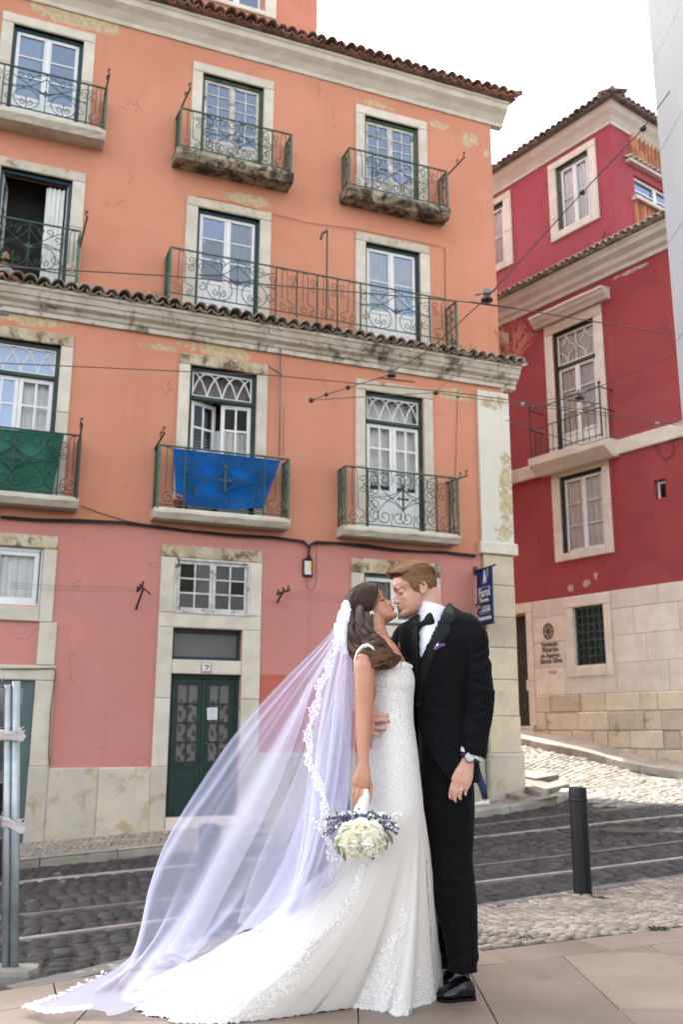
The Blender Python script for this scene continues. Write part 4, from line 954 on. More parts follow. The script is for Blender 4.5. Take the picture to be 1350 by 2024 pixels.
m_hang = M('hung_clay_tile', (.40,.16,.075), (.30,.115,.06), 4, .8, .3, 40, rv=.28, c3=(.16,.10,.07), sc3=5, t3=(.58,.68))
def hang(u0, u1, z0, z1):
    mb = MB(); mb.box(u0, u1, -.02, .0, z0, z1); p = RH.part(flank(mb), 'tile_hanging', m_hang)
    L = (z1-z0)/2; mbt = MB(); n = 6; r = .065
    for yy, rr in ((0, r), (L*1.05, r*.9)): pass
    V = [(r*cos(pi*i/n), -r*.7*sin(pi*i/n)-.02, 0) for i in range(n+1)]+[(r*.9*cos(pi*i/n), -r*.6*sin(pi*i/n)-.015, L*1.02) for i in range(n+1)]
    mbt.add([(-v[1], v[0], v[2]) for v in V], [(i,n+1+i,n+2+i,i+1)[::-1] for i in range(n)]); me = mbt.mesh('hung_tile', True); me.materials.append(m_hang)
    u = u0+.07
    while u < u1-.05:
        for k in (0,1):
            o = bpy.data.objects.new('hung_tile', me); COL.objects.link(o); o.parent = p; o.matrix_local = Matrix.Translation((XC+.0+RNG.uniform(0,.008)+.01*(1-k), u, z0+L*k)) @ Matrix.Rotation(RNG.uniform(-.02,.02),4,'X')
        u += .14
t0, t1 = ps(1243,262), ps(1243,316); hang(t0[0], t0[0]+1.9, t1[1], t0[1]-.02)
b0 = ps(1253,414); hang(b0[0], b0[0]+1.6, 9.62, z0-.12)
# window of the shallow ledge under the upper tile hanging
mb = MB(); mb.bbox(t1[0]-.1, t1[0]+2.1, -.12, .0, t1[1]-.10, t1[1]-.03, .01); pl_ = RH.part(flank(mb), 'tile_ledge', m_palec)
me = tile_mesh(.075, .2, m_tilew)
for i in range(13):
    o = bpy.data.objects.new('roof_tile', me); COL.objects.link(o); o.parent = pl_; o.matrix_local = Matrix.Translation((XC+.14, t1[0]-.06+.16*i, t1[1]-.03)) @ Matrix.Rotation(pi/2,4,'Z') @ Matrix.Rotation(RAD(20),4,'X')
# top cornice and roof
mb = MB(); pr = [(.1,12.50),(-.04,12.50),(-.05,12.56),(-.12,12.66),(-.2,12.74),(-.24,12.83),(-.26,12.86),(.1,12.86)]
mb.loft([[(XL2,y,z) for y,z in pr],[(XC-y,y,z) for y,z in pr]]); RH.part(mb, 'top_cornice', m_palec)
mb = MB(); mb.loft([[(y,y,z) for y,z in pr],[(6.2,y,z) for y,z in pr]]); RH.part(flank(mb), 'top_cornice', m_palec)
mb = MB(); e = .34
mb.add([(XL2,-e,12.88),(XC+e,-e,12.88),(XC-2,2.2,14.0),(XL2,2.2,14.0)], [(0,1,2,3)]); mb.add([(XC+e,-e,12.88),(XC+e,6.2,12.88),(XC-2,6.2,14.0),(XC-2,2.2,14.0)], [(0,1,2,3)]); mb.add([(XL2,2.2,14.0),(XC-2,2.2,14.0),(XC-2,6.2,14.0),(XL2,6.2,14.0)], [(0,1,2,3)])
mb.add([(XL2,-e,12.87),(XC+e,-e,12.87),(XC+e,6.2,12.87),(XL2,6.2,12.87)], [(3,2,1,0)]); rf = RH.part(mb, 'roof', m_tileg)
tile_row(RH, rf, -3.6, XC+.35, -.44, 12.88, RAD(20), .165, .45, m_tileg)
tile_row(RH, rf, (XC+.42,-.4), (XC+.42,3.2), 0, 12.88, RAD(20), .165, .45, m_tileg, yaw=pi/2)
mb = MB(); mb.tube([(XC+.42,-.42,12.95),(XC+.2,-.2,13.05),(XC-.3,.3,13.28)], [.06,.09,.09], 8); mb.build('hip_tile', m_tileg, rf, True)
# middle eaves: limewashed tiles above a deep cornice
mb = MB(); prof_run(mb, [(.1,9.12),(-.04,9.12),(-.05,9.2),(-.12,9.26),(-.14,9.36),(-.24,9.44),(-.26,9.52),(-.29,9.55),(-.29,9.60),(.1,9.60)], XL2, XR2, 30); RH.part(mb, 'middle_cornice', m_palec)
mb = MB(); mb.add([(XL2,-.33,9.62),(XR2,-.33,9.62),(XR2,.06,9.76),(XL2,.06,9.76)], [(0,1,2,3)]); rf = RH.part(mb, 'tile_ledge', m_tiled)
tile_row(RH, rf, -2.9, XR2-.1, -.42, 9.62, RAD(20), .155, .44, m_tilew, m_tiled)
# string course, balcony, windows
mb = MB(); mb.bbox(1.02, XR2, -.06, .05, 5.31, 5.60, .01); RH.part(mb, 'string_course', m_stone); mb = MB(); mb.bbox(-1.86, -.95, -.06, .05, 5.31, 5.60, .01); RH.part(mb, 'string_course', m_stone)
mb = MB(); mb.bbox(-.70, .88, -.05, .1, 8.381, 8.62, .01); mb2 = MB(); 
p = surround(RH, -.70, .83, 5.64, 8.60, wD, m_pale, m_block)
def hood(c, z):
    mb = MB(); prof_run(mb, [(.05,z),(-.10,z),(-.14,z+.06),(-.20,z+.10),(-.24,z+.17),(-.27,z+.18),(-.27,z+.23),(.05,z+.25)], c-.98, c+1.0, 8); RH.part(mb, 'window_hood', m_palec)
hood(.065, 8.62); surround(RH, -3.53, -2.0, 5.64, 8.60, wD0, m_pale, m_block); hood(-2.765, 8.62)
surround(RH, -.70, .77, 3.40, 5.30, wW, m_pale, m_block, sill=.155)
surround(RH, -.36, .95, 10.50, 12.40, wU1, m_pale, sill=.18); surround(RH, -2.96, -1.51, 10.50, 12.40, wU0, m_pale, sill=.18)
for w_ in (wU1, wU0): french(RH, w_, m_oldg, m_white, m_glass, 0.0, 2, 1, [(.02,.98,m_blind)], fw=.07)
p = french(RH, wW, m_green, m_white, m_glass, 0, 3, 1, [(.02,.98,m_curt)], fw=.06)
for w_ in (wD, wD0):
    p = outer_frame(RH, w_, m_green, .06); x0,x1,z0,z1 = w_; xm = (x0+x1)/2
    mb = MB(); mb.bbox(x0+.06, x1-.06, .04, .13, 7.55, 7.62, .006); mb.build('transom_bar', m_green, p)
    leaf(p, x0+.065, xm-.002, z0+.02, 7.545, .075, .22, 3, 1, m_white, m_glass, .06); leaf(p, xm+.002, x1-.065, z0+.02, 7.545, .075, .22, 3, 1, m_white, m_glass, .06)
    mb = MB(); mb.bbox(xm-.035, xm+.035, .055, .078, z0+.03, 7.53, .006); mb.build('meeting_stile', m_white, p)
    curtain(p, x0+.06, x1-.06, z0+.4, z1-.05, .145, m_curt, 9)
    mb = MB(); y = .075; fa, fb, fc, fd = x0+.065, x1-.065, 7.63, z1-.065; mb.box(fa, fb, y, y+.03, fc, fc+.035); mb.box(fa, fb, y, y+.03, fd-.035, fd); mb.box(fa, fa+.035, y+.001, y+.029, fc, fd); mb.box(fb-.035, fb, y+.001, y+.029, fc, fd)
    cx_, cz_ = (fa+fb)/2, (fc+fd)/2; hw, hh = (fb-fa)/2-.03, (fd-fc)/2-.03; r_ = .012
    mb.tube([(cx_,y+.014,fc),(cx_,y+.014,cz_-.05)], r_, 4); mb.tube([(cx_,y+.014,cz_+.05),(cx_,y+.014,fd)], r_, 4); mb.tube([(cx_+.05*cos(a*pi/4),y+.014,cz_+.05*sin(a*pi/4)) for a in range(8)], r_, 4, close=True)
    for s in (-1,1):
        for u in (-1,1):
            mb.tube([(cx_+s*hw*p_[0], y+.014, cz_+u*hh*p_[1]) for p_ in bez((.08,.12),(.35,.2),(.48,.6),(.52,1.0),8)], r_, 4, cap=False)
            mb.tube([(cx_+s*hw*p_[0], y+.014, cz_+u*hh*p_[1]) for p_ in bez((1.0,.15),(.78,.2),(.58,.6),(.52,1.0),8)], r_, 4, cap=False)
    mb.build('fanlight_tracery', m_white, p)
    mq = MB(); mq.add([(fa,y+.02,fc),(fb,y+.02,fc),(fb,y+.02,fd),(fa,y+.02,fd)], [(0,1,2,3)]); mq.build('pane', m_glass, p)
x0,x1,z0,z1 = wS; mb = MB(); mb.box(x0+.01,x0+.05,.1,.14,z0,z1); mb.box(x0+.05,x1,.1,.14,z1-.06,z1-.02); mb.box(x0+.05,x1,.101,.14,z0,z0+.03); p = RH.part(mb, 'small_window', m_white); mb = MB(); mb.add([(x0,.13,z0),(x1,.13,z0),(x1,.13,z1),(x0,.13,z1)], [(0,1,2,3)]); mb.build('pane', m_glassd, p)
# plain bar balconies
def bar_balcony(c, x0, x1):
    d = .42; mb = MB(); n = 10
    mb.loft([[(x0+(x1-x0)*i/n,.05,5.28),(x0+(x1-x0)*i/n,-d*.5,5.26),(x0+(x1-x0)*i/n,-d+.02,5.40+RNG.uniform(-.01,.01)),(x0+(x1-x0)*i/n,-d-.03,5.44),(x0+(x1-x0)*i/n,-d-.03,5.60),(x0+(x1-x0)*i/n,.05,5.62)] for i in range(n+1)]); p = RH.part(mb, 'balcony', m_pale)
    zt = 6.22; a, b = x0+.06, x1-.06
    mb = MB()
    for z in (zt, 6.66): mb.box(a,b,-d-.008,-d+.008,z-.01,z+.01); mb.box(a-.01,a+.01,-d,0,z-.009,z+.009); mb.box(b-.01,b+.01,-d,0,z-.009,z+.009)
    mb.box(a,b,-d-.006,-d+.006,5.66,5.68); mb.build('rail', m_ironb, p)
    for x in (a, b):
        mb = MB(); mb.box(x-.012,x+.012,-d-.012,-d+.012,5.6,6.70); mb.ball((x,-d,6.74), .035, 8, 6); mb.build('post', m_ironb, p)
    k = int((b-a)/.145)
    for i in range(1,k):
        x = a+(b-a)*i/k; mb = MB(); mb.tube([(x,-d,5.6),(x,-d,zt)], .008, 5); mb.ball((x,-d,5.92), .014, 6, 4); mb.build('baluster', m_ironb, p)
    for x in (a,b):
        for i in (1,2): mb = MB(); mb.tube([(x,-d*i/3,5.6),(x,-d*i/3,zt)], .008, 5); mb.build('baluster', m_ironb, p)
bar_balcony(.065, -.93, 1.03); bar_balcony(-2.76, -3.76, -1.80)
# stone base: smooth ashlar above, rough courses below
zc = [2.66]+[PR.at(1214, y)[1] for y in (1204,1257,1311,1370)]
holes = [(-.53,.605,1.05,2.66),(-3.5,-1.40,-1,2.66)]
def courses(z_list, lens, mat, y0, j, name):
    for (zt, zb) in zip(z_list, z_list[1:]):
        segs = [(-1.40, XR2)]
        if any(h[2] < (zt+zb)/2 < h[3] and h[0] > -1.3 for h in holes): segs = [(-1.40,-.532),(.607,XR2)]
        for a, b in segs:
            x = a; first = RNG.uniform(.4,1)
            while x < b-.02:
                ln = RNG.uniform(*lens)*first; first = 1
                if b-x-ln < lens[0]*.5: ln = b-x
                mb = MB(); d = RNG.uniform(-j,j); mb.bbox(x+.003, min(x+ln,b)-.003, y0+d, .1, zb+.004, zt, .008 if j < .005 else .02, j*.4); RH.part(mb, name, mat); x += ln
courses(zc[:1]+zc[1:], (.75,1.3), m_pale, -.025, .002, 'ashlar_stone')
zc2 = [zc[-1]-.0]+[PR.at(*p)[1] for p in ((1217,1406),(1237,1444),(1233,1480))]+[-.75,-1.2]
courses(zc2, (.35,.85), m_block, -.04, .012, 'stone_block')
mb = MB(); mb.add([(-1.41,.09,-2),(XR2,.09,-2),(XR2,.09,2.66),(-1.41,.09,2.66)], [(0,1,2,3)]); RH.part(mb, 'base_core', m_joint)
mb = MB(); holed_wall(mb, XL2, -1.40, -2, 2.66, [(-4,-1.575,.12,2.45)], .5); RH.part(mb, 'base_wall', m_pale)
# barred window with its stone frame
surround(RH, -.53, .605, 1.06, 2.655, wG, m_pale, sill=.195, proud=.04)
mb = MB(); x0,x1,z0,z1 = wG
m_bar = M('green_bar_paint', (.03,.085,.075), (.02,.06,.055), 8, .5)
mb.box(x0,x1,.30,.31,z0,z1); p = RH.part(mb, 'barred_window', M('dark_red_inside', (.035,.014,.014), (.012,.02,.018), 5, .6, sc3=2))
mb = MB(); mb.add([(x0,.26,z0),(x1,.26,z0),(x1,.26,z1),(x0,.26,z1)], [(0,1,2,3)]); mb.build('pane', m_glassd, p)
for i in range(6):
    mb = MB(); x = x0+.03+(x1-x0-.06)*i/5; mb.box(x-.012,x+.012,.05,.074,z0,z1); mb.build('bar', m_bar, p)
for i in range(8):
    mb = MB(); z = z0+.04+(z1-z0-.08)*i/7; mb.box(x0,x1,.045,.05,z-.012,z+.012); mb.build('bar', m_bar, p)
# doorway
surround(RH, -3.4, -1.40, .12, 2.66, (-3.2,-1.575,.12,2.45), m_pale); mb = MB(); mb.bbox(-3.2,-1.45,-.06,.5,-1,.115,.012); RH.part(mb, 'door_step', m_block)
mb = MB(); mb.box(-3.2,-1.578,.32,.36,.12,2.449); p = RH.part(mb, 'dark_door', M('blackened_door', (.018,.024,.020), (.012,.016,.014), 4, .4)); mb = MB(); mb.bbox(-1.93,-1.72,.30,.318,.86,1.08,.004); mb.build('notice', m_white, p)
mb = MB(); mb.box(-1.75,-1.60,.2,.3,2.32,2.36); mb.build('lamp_bracket', m_white, p)
# incised emblem and lettering on the wall
def text_mesh(body, size, mat, name, parent, mtx, ext=.002, align='CENTER', sx=1.0, bold=0.0):
    cu = bpy.data.curves.new(name, 'FONT'); cu.body = body; cu.size = size; cu.align_x = align; cu.extrude = ext; cu.offset = bold; cu.resolution_u = 3
    o = bpy.data.objects.new(name, cu); COL.objects.link(o)
    dg = bpy.context.evaluated_depsgraph_get(); me = bpy.data.meshes.new_from_object(o.evaluated_get(dg)); bpy.data.objects.remove(o); bpy.data.curves.remove(cu)
    q = link(name, me, mat, parent); q.matrix_local = mtx @ Matrix.Diagonal((sx,1,1,1)); return q
m_letter = M('dark_incised_letter', (.085,.068,.055), rough=.8)
cx_, cz_ = PR.at(1086,1248); mb = MB(); R_ = .155
mb.tube([(cx_+R_*.82*cos(a*2*pi/28), -.032, cz_+R_*1.0*sin(a*2*pi/28)) for a in range(28)], .013, 4, close=True)
for k in range(6):
    a = k*pi/3+.4; mb.tube([(cx_+R_*.42*cos(a)+R_*.36*cos(t*2*pi/14), -.031, cz_+R_*.5*sin(a)+R_*.40*sin(t*2*pi/14)) for t in range(14)], .008, 4, close=True)
mb.tube([(cx_+R_*.22*cos(t*2*pi/12), -.031, cz_+R_*.26*sin(t*2*pi/12)) for t in range(12)], .01, 4, close=True)
p = RH.part(mb, 'wall_emblem', m_letter, label='round knot emblem and dark lettering set on the stone base')
T = lambda x, z: Matrix.Translation((x, -.028, z)) @ Matrix.Rotation(pi/2, 4, 'X')
for i, (tx, s, dx) in enumerate((('Fundação', .115, 0), ('Ricardo', .14, .01), ('do Espírito', .115, 0), ('Santo Silva', .135, .02))):
    text_mesh(tx, s, m_letter, 'lettering', p, T(cx_+dx+.02, cz_-.30-.115*i), bold=.004)
text_mesh('1 9 5 3', .085, m_letter, 'lettering', p, T(cx_+.05, cz_-.86), bold=.002)
# cable loop below the string course
mb = MB(); g = [PR.at(*q) for q in ((1244,880),(1290,869),(1302,885),(1308,900),(1318,908),(1330,901),(1336,888),(1330,872),(1346,866))]
mb.tube([(x,-.02,z) for x,z in g], .010, 5); RH.part(mb, 'cable', M('reddish_cable', (.10,.05,.04)))
mb = MB(); g = [PR.at(*q) for q in ((1185,505),(1199,457))]; mb.tube([(x,-.04,z) for x,z in g], .018, 5); RH.part(mb, 'rusty_strip', M('rust_red_metal', (.20,.055,.04)))
mb = MB(); g = [PR.at(*q) for q in ((1047,543),(1083,552))]; mb.tube([(x,-.04,z) for x,z in g], .018, 5); RH.part(mb, 'rusty_strip', bpy.data.materials['rust_red_metal'])

# ------------------------------------------------------------------ pale wall at the right edge, running towards the camera
GX = .3825*8.6
m_greyw = M('pale_grey_wall_stone', (.40,.40,.405), (.365,.365,.37), 1.2, .7, .15, 30, c3=(.31,.31,.315), sc3=2.2, t3=(.6,.75))
gh = empty('grey_building', (GX, 8.6, -1.2)); tag(gh, 'tall pale grey stone clad wall cut by the right edge of the photo', 'building')
yy = [8.6,7.1,5.6,4.1,2.6,1.1]; zz = [-1.5+1.05*i for i in range(14)]
for i, (a, b) in enumerate(zip(yy, yy[1:])):
    for k, (c, d) in enumerate(zip(zz, zz[1:])):
        mb = MB(); x_ = RNG.uniform(-.0015,.0015); e = .004
        mb.box(x_, .06, b-8.6+e, a-8.6-e, c+1.2+e, d+1.2-e); mb.build('cladding_panel', m_greyw, gh)
mb = MB(); mb.box(.02, 5, -8, -.02, -.6, 14.2); mb.build('core_wall', m_greyw, gh)
# ------------------------------------------------------------------ street things
m_black = M('black_post_paint', (.006,.0065,.008), (.010,.0105,.012), 4, .42, .1, 100, spec=.35, c3=(.06,.06,.06), sc3=18, t3=(.72,.78))
def bollard(pxb, pyb, pyt, rpx, label):
    x, y = ground_at(pxb, pyb, z_terr); z = z_terr(x, y); r = ray(pxb, pyt); h = r.z*(y/r.y)-z; rad = rpx/FPX*y*1.05
    root = empty('bollard', (x, y, z)); tag(root, label, 'bollard', 'black bollards along the near kerb')
    mb = MB(); mb.lathe([(rad*.95,-.1),(rad*.95,.0),(rad*.93,h*.9),(rad*.92,h-.012),(rad*.88,h-.003),(rad*.5,h+.004),(.001,h+.005)], n=24); o = mb.build('shaft', m_black, root, True)
    mb = MB(); mb.lathe([(rad*.955,h*.865),(rad*.975,h*.87),(rad*.975,h*.885),(rad*.955,h*.89)], n=24); mb.build('collar', m_black, root, True)
bollard(1153, 1766, 1556, 17, 'slim black round bollard standing alone right of the groom')
bollard(407, 1850, 1630, 21, 'black bollard seen through the bridal veil')
x, y = ground_at(1245, 1643, z_road); mb = MB(); mb.lathe([(.33,-.05),(.33,.018),(.30,.022),(.29,.016),(.001,.016)], n=28); o = mb.build('manhole_cover', M('rusty_cast_iron', (.075,.055,.048), (.055,.045,.04), 9, .6, .3, 60)); o.location = (x, y, z_road(x, y)); tag(o, 'round rusty manhole cover between the rails right of the bollard', 'manhole cover')
# small weed in the joint of the slabs
def weed(px, py, n, h, label):
    x, y = ground_at(px, py, z_terr); mb = MB(); r = random.Random(px)
    for i in range(n):
        a = r.uniform(0, 2*pi); l = h*r.uniform(.5,1); b = Vector((x+r.uniform(-.05,.05), y+r.uniform(-.03,.03), z_terr(x,y)-.005)); d = Vector((cos(a), sin(a), 0))
        w_ = d.cross(Vector((0,0,1)))*.006; t = b+d*l*.8+Vector((0,0,l*.55)); m = b+d*l*.35+Vector((0,0,l*.5))
        mb.add([b-w_*.4, b+w_*.4, m+w_, t, m-w_], [(0,1,2,3,4)])
    o = mb.build('weed', M('weed_green', (.085,.12,.05), (.06,.09,.035), 30, .7) if 'weed_green' not in bpy.data.materials else bpy.data.materials['weed_green']); tag(o, label, 'weed')
weed(1307, 1838, 34, .05, 'green weed tuft growing at the edge of the slabs on the right')
weed(1040, 1852, 10, .03, 'tiny green weed sprout in the setts behind the groom')
# junction box and cable bundle on the orange house
def wallpts(pts, off): return [Vector((PA.at(x, y, off)[0], -off, PA.at(x, y, off)[1])) for x, y in pts]
def hung(mb, name, mat, label, cat, group=None, smooth=True):
    o = mb.build(name, mat, None, smooth); o.matrix_world = OH.mat(); return tag(o, label, cat, group)
cb = empty('cable_bundle', PA.world(-1, 0, 2.9), PA.yaw); tag(cb, 'bundle of black cables sagging along the seam between orange and pink walls', 'cable bundle')
inv = (Matrix.Translation(PA.world(-1,0,2.9)) @ Matrix.Rotation(PA.yaw,4,'Z')).inverted()
base = [(0,1022),(80,1028),(160,1030),(240,1034),(300,1040),(380,1050),(460,1057),(540,1062),(601,1070),(612,1082),(610,1100),(603,1108)]
base2 = [(617,1110),(609,1095),(614,1076),(625,1072),(670,1073),(720,1078),(780,1086),(830,1090),(880,1092),(941,1098)]
for k in range(3):
    for bs in (base, base2):
        mb = MB(); P = wallpts([(x, y+RNG.uniform(-1.5,1.5)+k*1.6-1.5) for x, y in bs], .025+.012*k)
        mb.tube([inv @ (OH.mat() @ p) for p in P], .011, 5); mb.build('cable', m_cable, cb, True)
mb = MB(); mb.tube([inv @ (OH.mat() @ p) for p in wallpts([(160,1000),(200,1015),(250,1030),(296,1038)], .02)], .006, 4); mb.build('cable', m_cable, cb, True)
p0 = PA.at(601,1108,.05); p1 = PA.at(617,1137,.05)
jb = empty('junction_box', PA.world((p0[0]+p1[0])/2, 0, p1[1]), PA.yaw); tag(jb, 'white and yellow junction box hanging from crossed black cables', 'junction box')
w_, h_ = (p1[0]-p0[0])/2, p0[1]-p1[1]
mb = MB(); mb.bbox(-w_-.008, w_+.008, -.05, -.005, -.02, h_+.03, .01); mb.build('back_box', m_cable, jb); mb = MB(); mb.bbox(-w_+.005, w_-.02, -.075, -.051, .0, h_-.005, .008); mb.build('cover', M('off_white_plastic', (.55,.54,.50), rough=.45), jb)
mb = MB(); mb.box(w_-.055, w_-.022, -.0775, -.0755, h_*.3, h_-.02); mb.build('yellow_label', M('yellow_label', (.62,.38,.03), rough=.5), jb)
mb = MB(); A_ = PA.at(625,1076); B_ = PA.at(605,1150); P = wallpts([(626,1076),(625,1120),(625,1150),(620,1164),(612,1167),(606,1160),(605,1140)], .012); i2 = (Matrix.Translation(jb.location) @ Matrix.Rotation(PA.yaw,4,'Z')).inverted()
mb.tube([i2 @ (OH.mat() @ p) for p in P], .003, 4); mb.build('thin_wire', m_cable, jb)
mb = MB(); P = wallpts([(0,1322),(60,1322),(106,1321),(109,1326),(100,1400),(95,1490),(97,1512)], .05); mb.tube(P, .010, 5); hung(mb, 'pipe_cable', M('mustard_cable', (.13,.11,.045)), 'thin mustard coloured cable bent around the shop doorway', 'cable')
# antenna and drain wire between the windows
mb = MB(); mb.tube(wallpts([(554,685),(553,780),(552,900)], .06), .010, 5); mb.tube(wallpts([(561,803),(560,900)], .05), .005, 4); mb.tube(wallpts([(530,724),(558,742)], .25), .010, 5)
for k in range(5):
    P = PA.at(536+5*k, 728+3*k, .25); mb.tube([(P[0]-.10,-.25-.18,P[1]-.03),(P[0]+.10,-.25+.18,P[1]+.03)], .004, 4)
hung(mb, 'tv_antenna', M('antenna_grey', (.16,.16,.17), rough=.5, metal=.5), 'small comb shaped aerial on a thin mast beside the blue cloth balcony', 'aerial')
mb = MB(); P = wallpts([(875,488),(880,492),(880,560),(882,660)], .012); mb.tube(P, .005, 4); hung(mb, 'wall_cable', m_cable, 'thin dark cable down the wall right of the third floor window', 'cable')
mb = MB(); P = wallpts([(387,388),(460,401),(520,418),(606,440),(700,452),(870,487)], .03); mb.tube(P, .0045, 4); hung(mb, 'wall_cable', m_cable, 'thin cable slanting across the wall above the third floor windows', 'cable')
mb = MB(); P = wallpts([(905,770),(903,860),(900,950)], .02); mb.tube(P, .004, 4); hung(mb, 'wall_cable', m_cable, 'thin brown cable down the wall beside the right second floor balcony', 'cable')
# clothes-line arms
G = 'iron clothes line arms on the orange house'
def arm(px0, off0, px1, off1, label, hooks=2, r=.014, mat=None):
    a = PA.at(*px0, off0); b = PA.at(*px1, off1); return line_bracket(OH, (a[0],-off0,a[1]), (b[0],-off1,b[1]), 'line_bracket', label, G, mat, hooks, r)
arm((205,193), .33, (216,146), .55, 'black iron arm at the right end of the upper left balcony')
arm((347,236), .02, (376,174), .40, 'black iron arm at the left end of the upper middle balcony')
arm((872,360), .02, (919,310), .50, 'black iron arm at the right end of the upper right balcony')
arm((157,490), .36, (172,428), .55, 'black iron arm rising from the third floor left railing', 1)
arm((156,870), .31, (162,838), .40, 'black iron arm with knob on the green cloth balcony', 2)
arm((305,888), .02, (325,855), .32, 'black iron arm with hooks at the left end of the blue cloth balcony')
arm((880,955), .02, (924,940), .42, 'black iron arm with knobs at the right end of the second floor right balcony')
for (a, b, c, d, e, lab) in (((268,1204),(283,1163),(296,1174),(270,1170),(283,1157),'rusty iron line bracket on the pink wall left of the door'),((548,1190),(560,1168),(573,1165),(547,1175),(572,1166),'rusty iron line bracket on the pink wall right of the door')):
    mb = MB(); q = lambda p, o: Vector((PA.at(*p, o)[0], -o, PA.at(*p, o)[1]))
    mb.tube([q(a,.0), q(b,.42)], .016, 5); mb.tube([q(c,.05), q(b,.40)], .012, 5); mb.tube([q(d,.42), q(e,.42)], .02, 5)
    for t in (.1,.5,.9): v = q(d,.42).lerp(q(e,.42), t); mb.tube([v, v+Vector((0,0,.05))], .012, 5); mb.ball(v+Vector((0,0,.055)), .018, 6, 4)
    o = hung(mb, 'line_bracket', M('rusty_dark_iron', (.045,.025,.018), (.025,.018,.015), 20, .8) if 'rusty_dark_iron' not in bpy.data.materials else bpy.data.materials['rusty_dark_iron'], lab, 'line bracket', G)
m_line = M('pale_clothes_line', (.40,.36,.33)); m_lined = M('dark_clothes_line', (.10,.06,.05))
def lines(pts, offs, n, dz, label, mat, r=.0022, sag=.02):
    mb = MB(); a, b = [Vector((PA.at(*p, o)[0], -o, PA.at(*p, o)[1])) for p, o in zip(pts, offs)]
    root = empty('clothes_lines', OH.mat() @ a, PA.yaw); tag(root, label, 'clothes lines', 'clothes lines strung along the orange house')
    for k in range(n):
        mb = MB(); mb.tube([(b-a)*t+Vector((0,.05*k,-dz*k-sag*4*t*(1-t))) for t in [i/8 for i in range(9)]], r, 4); mb.build('line', mat, root)
lines([(325,857),(924,941)], (.3,.42), 4, .03, 'pale lines stretched between the blue cloth balcony and the right one', m_line)
lines([(20,1152),(280,1160)], (.4,.42), 3, .025, 'thin dark lines across the pink wall left of the door', m_lined)
lines([(568,1166),(945,1195)], (.42,.42), 4, .03, 'thin dark lines behind the couple on the pink wall', m_lined)
mb = MB(); q = lambda p, o: Vector((PA.at(*p, o)[0], -o, PA.at(*p, o)[1])); mb.tube([q((945,1200),0), q((962,1192),.42)], .016, 5); mb.tube([q((940,1196),.35), q((966,1190),.45)], .02, 5); mb.tube([q((943,1212),.02), q((952,1200),.3)], .012, 5)
hung(mb, 'line_bracket', bpy.data.materials['rusty_dark_iron'], 'rusty iron line bracket in front of the blue restaurant banner', 'line bracket', G)
# cloths hung over the railings
def cloth(tl, tr, bl, br, off, name, mat, label, group=None, fold=.02, seed=1, n=22):
    r = random.Random(seed); c = [Vector((PA.at(*p, off)[0], -off, PA.at(*p, off)[1])) for p in (tl, tr, bl, br)]
    mb = MB(); rows = []
    for k in range(n+1):
        v = k/n; row = []
        for i in range(n*2+1):
            u = i/(n*2); p = (c[0]*(1-u)+c[1]*u)*(1-v)+(c[2]*(1-u)+c[3]*u)*v
            y = fold*(sin(u*6+v*5)*.6+sin(u*13-v*9+1)*.35+sin((u+v)*9)*.4)*min(1,v*2.5+.15); row.append(p+Vector((0,y+fold*1.2,.012*sin(u*9)*v)))
        rows.append(row)
    mb.grid(rows); o = mb.build(name, mat, None, True); o.matrix_world = OH.mat(); return tag(o, label, 'cloth', group)
m_blue = M('blue_awning_cloth', (.003,.105,.38), (.002,.08,.30), 3, .75, .15, 12, spec=.12); m_grc = M('green_awning_cloth', (.008,.115,.070), (.006,.090,.055), 3, .55, .15, 12, spec=.3)
cloth((343,884),(556,909),(350,998),(521,1007), .265, 'blue_cloth', m_blue, 'bright blue cloth tied behind the railing of the middle balcony', 'cloths hung behind balcony railings', .036, 3)
cloth((-80,838),(127,857),(-60,975),(101,983), .27, 'green_cloth', m_grc, 'green cloth tied behind the railing of the left balcony', 'cloths hung behind balcony railings', .030, 8)
x, z = PA.at(353,1000,.2); fp = empty('flower_pot', PA.world(x, -.2, 3.14), PA.yaw); tag(fp, 'terracotta pot on the balcony floor below the blue cloth', 'flower pot')
mb = MB(); mb.lathe([(.06,0),(.085,.12),(.095,.12),(.095,.15),(.08,.15),(.075,.13),(.001,.13)], n=14); mb.build('pot', M('terracotta', (.34,.09,.045)), fp, True); mb = MB()
for i in range(14): a = i*2.4; mb.ball((.05*cos(a),.05*sin(a),.16+.02*(i%4)), .022, 5, 4)
mb.build('pink_flowers', M('pale_pink_petals', (.6,.25,.22)), fp)
# dry plant on the corner of the ledge
mb = MB(); r = random.Random(4); b0 = Vector((3.22,-.1,6.36))
for i in range(34):
    a = r.uniform(-1,1); l = r.uniform(.4,1.0); d = Vector((.55*a+.1, r.uniform(-.3,.3), 1)).normalized(); p = b0+Vector((r.uniform(-.08,.08),r.uniform(-.08,.08),0)); P = [p+d*l*t+Vector((.12*a*t*t,0,-.05*t*t)) for t in (0,.35,.7,1)]; mb.tube(P, [.006,.005,.004,.002], 3)
    for k in range(4): t = r.uniform(.45,1); q_ = p+d*l*t; mb.tube([q_, q_+Vector((r.uniform(-.15,.15), r.uniform(-.1,.1), r.uniform(.03,.15)))], [.004,.002], 3)
hung(mb, 'dry_plant', M('dry_plant_stalk', (.36,.12,.075), (.28,.10,.06), 10), 'dry reddish weed growing on the corner of the tile ledge', 'plant', None, False)
